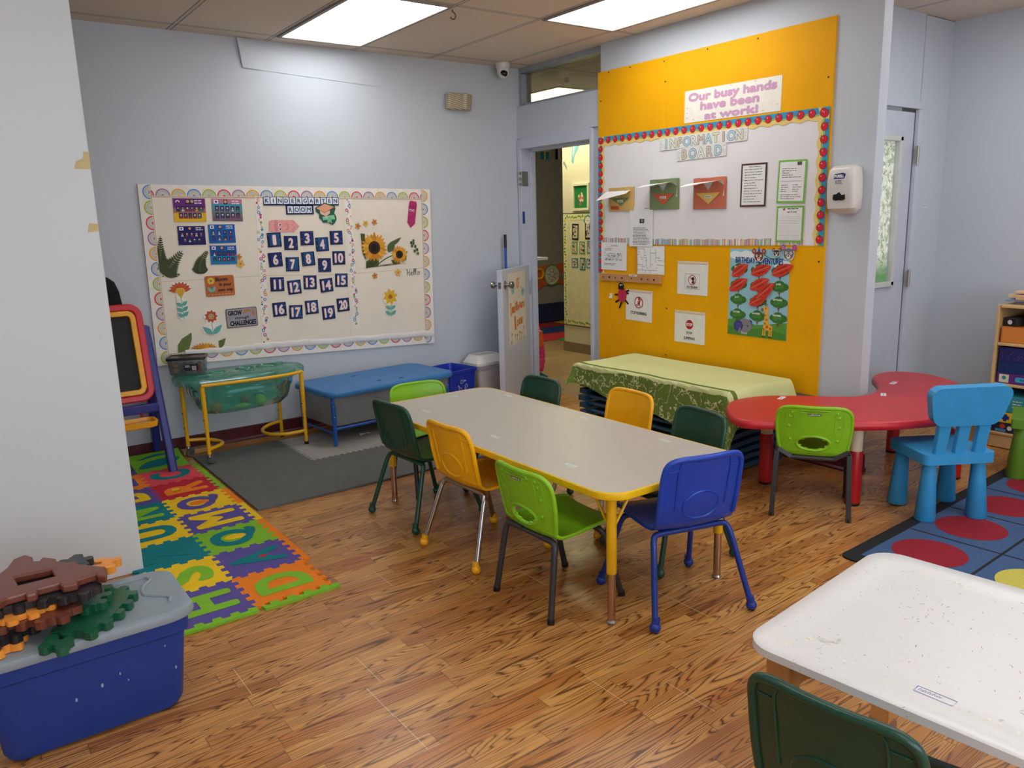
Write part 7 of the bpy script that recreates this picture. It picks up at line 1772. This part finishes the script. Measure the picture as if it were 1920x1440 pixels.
o = a.build('picture', parent=t); o.matrix_local = Mp
a = Art(.001); a.base([(-.05, -.12), (-.02, -.14), (.0, -.05), (.05, .0), (.07, .04), (.04, .03), (.04, .07), (.0, .12), (-.03, .08)], (110, 176, 214)); a.poly([(-.02, -.08), (.0, .0), (.02, .05), (-.02, .06)], (226, 230, 230), 1)
a.build('paper_bird', 'blue and white paper bird high on the hall wall', 'craft', 'P', -6.64, 2.20, .002, 0)
a = Art(.001); a.base([(-.03, .02), (.04, -.06), (.03, -.02), (-.01, .04)], (120, 150, 160)); a.build('paper_scrap', 'small blue paper scrap at the corner of the hall wall', 'paper', 'P', -6.80, 2.06, .002, 0)
a = Art(.001); a.rect(.012, .16, (90, 120, 140)); a.build('wall_tag', 'narrow grey-blue tag on the right side of the hall board', 'tag', 'P', -6.36, .80, OH, 0)
# flags on the far wall
def flag(x, cols_, lb, cross=None, vertical=True):
    a = Art(.002); w, h = .15, .20; a.rect(w, h, cols_[0])
    for k, c in enumerate(cols_[1:]): a.bar(-w / 2 + w * (k + 1.5) / len(cols_), 0, w / len(cols_), h, c, 1)
    if cross: a.bar(0, 0, .028, h, cross, 1); a.bar(0, .015, w, .028, cross, 1)
    a.build('wall_flag', lb, 'flag', 'F', x, 2.405, .004, 0, 'flags in the hall')
flag(6.86, [(20, 60, 110), (24, 110, 150), (20, 60, 110)], 'blue striped flag hanging in the hall, leftmost')
flag(7.155, [(30, 120, 160)], 'light blue flag with a yellow cross hanging in the hall', (220, 190, 60))
flag(7.42, [(30, 30, 34), (200, 196, 190), (150, 40, 44)], 'black, white and red flag hanging in the hall, rightmost')
t = thing('wall_toy', 'orange animal-shaped wall toy with a maze disc and gears in the hall', 'wall toy', (7.25, 8.9, .69))
Mf = plane_matrix('F', 0, 0, 0).to_3x3().to_4x4()
a = Art(.02); OT = pm('toy_panel_orange', (214, 96, 28), rough=.5); a.base([(p[0], p[1]) for p in spline([(-.42, .10, 0), (-.36, .17, 0), (-.25, .13, 0), (0, .15, 0), (.3, .15, 0), (.6, .12, 0), (.6, -.12, 0), (.3, -.12, 0), (.22, -.16, 0), (.14, -.13, 0), (-.15, -.14, 0), (-.26, -.20, 0), (-.33, -.15, 0), (-.42, -.05, 0)], 4, True)], OT)
o = a.build('board', parent=t); o.matrix_local = Mf
a = Art(.008); a.base(arc(0, 0, .155, 0, 2 * PI, 32)[:-1], (110, 130, 80)); a.disc(0, 0, .135, (222, 214, 186), 1, 30)
for r_ in (.025, .05, .075, .10, .125): a0 = rq.uniform(0, 6); a.ring(0, 0, r_ - .006, r_, (70, 56, 44), 2, a0, a0 + 4.6, 22)
for k in range(7): an = k * .9; a.stroke([(.03 * math.cos(an), .03 * math.sin(an)), (.1 * math.cos(an + .3), .1 * math.sin(an + .3))], .006, (70, 56, 44), 2)
o = a.build('maze_disc', parent=t); o.matrix_local = Mf @ Matrix.Translation((-.02, .0, .0205))
for x, y, r_, c in ((.26, .06, .05, (120, 130, 150)), (.20, -.04, .04, (130, 130, 160)), (.33, -.08, .06, (110, 160, 50))):
    a = Art(.012); a.base([((r_ + (.010 if i % 2 else 0)) * math.cos(i * PI / 12), (r_ + (.010 if i % 2 else 0)) * math.sin(i * PI / 12)) for i in range(24)], c); a.disc(0, 0, r_ * .35, (60, 60, 70), 1); o = a.build('gear', parent=t); o.matrix_local = Mf @ Matrix.Translation((x, y, .0205))
for x, y, r_, c in ((-.25, .03, .07, (230, 190, 40)), (-.38, .06, .05, (226, 120, 40))):
    mb = MB(); mb.tube([(x + r_ * math.cos(a_), y + r_ * math.sin(a_), .03) for a_ in [2 * PI * k / 20 for k in range(20)]], .014, 8, closed=True); o = mb.build('ring', pm('toyring_%d' % c[1], c, rough=.4), t); o.matrix_local = Mf
tag(MB().box((0, 0, .14), (1.9, .06, .27)).build('wall_pad', pm('navy_vinyl', (26, 38, 84), rough=.5), loc=(7.35, 8.868, .0125), bevel=.01), 'dark blue padded mat standing against the far hall wall', 'pad')
for k, (x0, x1, y0, y1, c, lb) in enumerate(((6.0, 7.2, 8.45, 8.83, (170, 50, 60), 'thin red floor mat strip at the far hall wall'), (7.21, 8.1, 8.45, 8.83, (226, 190, 50), 'yellow floor mat at the far hall wall'), (6.0, 8.1, 7.98, 8.44, (40, 74, 140), 'blue floor mat in the hall'), (5.95, 8.1, 7.52, 7.97, (206, 60, 70), 'red floor mat in the hall'), (6.20, 8.1, 7.25, 7.51, (60, 170, 90), 'green floor mat in the hall'))):
    tag(MB().box((0, 0, .006), (x1 - x0, y1 - y0, .010)).build('floor_mat', foam(c), loc=((x0 + x1) / 2, (y0 + y1) / 2, .002)), lb, 'floor mat', 'hall floor mats')
tag(MB().box((0, 0, .002), (2.4, 1.3, .003)).build('floor_sheet', pm('brown_plank_floor', (150, 98, 56), rough=.4), loc=(6.9, 6.95 + .6, .0012), bevel=0), 'brown wood-look floor strip under the hall mats', 'flooring') if False else None
t = thing('wall_shelf', 'white shelf board projecting behind the door jamb in the hall', 'shelf', (4.44, 5.93, 1.115))
MB().box((.0, -.11, .012), (.34, .22, .024)).build('board', WHITE, t, bevel=.003); MB().box((-.1, -.06, -.05), (.02, .12, .10)).build('bracket', WHITE, t)
# pink padded jacket on the hall wall
t = thing('jacket', 'bright pink padded jacket hanging in the hall beside the door jamb', 'jacket', (4.362, 5.80, 0))
PKJ = pm('pink_nylon', (246, 62, 130), rough=.4, var=.06, bump=.2, bscale=40)
rings = []
for k in range(25):
    z = .66 - .50 * k / 24; puff = .010 * abs(math.sin(k * PI / 4)); w = (.05 + .10 * min(1, k / 5)) + puff; d = .035 + .035 * min(1, k / 6) + puff
    rings.append([(-.03 + w * math.cos(a_), d * math.sin(a_), z) for a_ in [2 * PI * q / 18 for q in range(18)]])
MB().loft(rings).build('body', PKJ, t)
pts = [(.05, -.03, .60), (.10, -.045, .50), (.135, -.05, .40), (.16, -.05, .30), (.165, -.05, .20), (.155, -.05, .10)]
sp = spline(pts, 8); MB().tube(sp, [(.042 + .008 * abs(math.sin(i * PI / 4))) * (.9 if i > len(sp) - 5 else 1) for i in range(len(sp))], 14).build('sleeve', PKJ, t)
MB().tube([(.155, -.05, .10), (.154, -.05, .075)], [.036, .034], 14).build('cuff', pm('pink_knit', (230, 60, 120), rough=.8), t)
MB().loft([[(-.02 + w * math.cos(a_), .02 + w * .8 * math.sin(a_), z) for a_ in [2 * PI * q / 14 for q in range(14)]] for w, z in ((.07, .62), (.085, .68), (.07, .75), (.03, .78))]).build('hood', PKJ, t)
mb = MB(); mb.box((0, 0, .0), (.08, .06, .16)); tag(mb.build('small_pouch', pm('orange_pouch', (226, 100, 30), rough=.6), loc=(4.435, 5.66, .40), bevel=.015), 'orange pouch hanging against the pink jacket in the hall', 'pouch')
t = thing('rain_boots', 'teal child\'s boot standing under the pink jacket in the hall', 'boot', (4.47, 5.72, .002))
mb = MB(); mb.loft([[(x * w + ox, y * d - .01, z) for x, y in rrect(1, 1, .35, 4)] for w, d, ox, z in ((.15, .075, .02, 0.0), (.155, .08, .02, .03), (.12, .075, .005, .045), (.095, .072, -.01, .06), (.09, .072, -.01, .066))]); mb.build('boot', pm('teal_rubber', (20, 110, 116), rough=.35), t)
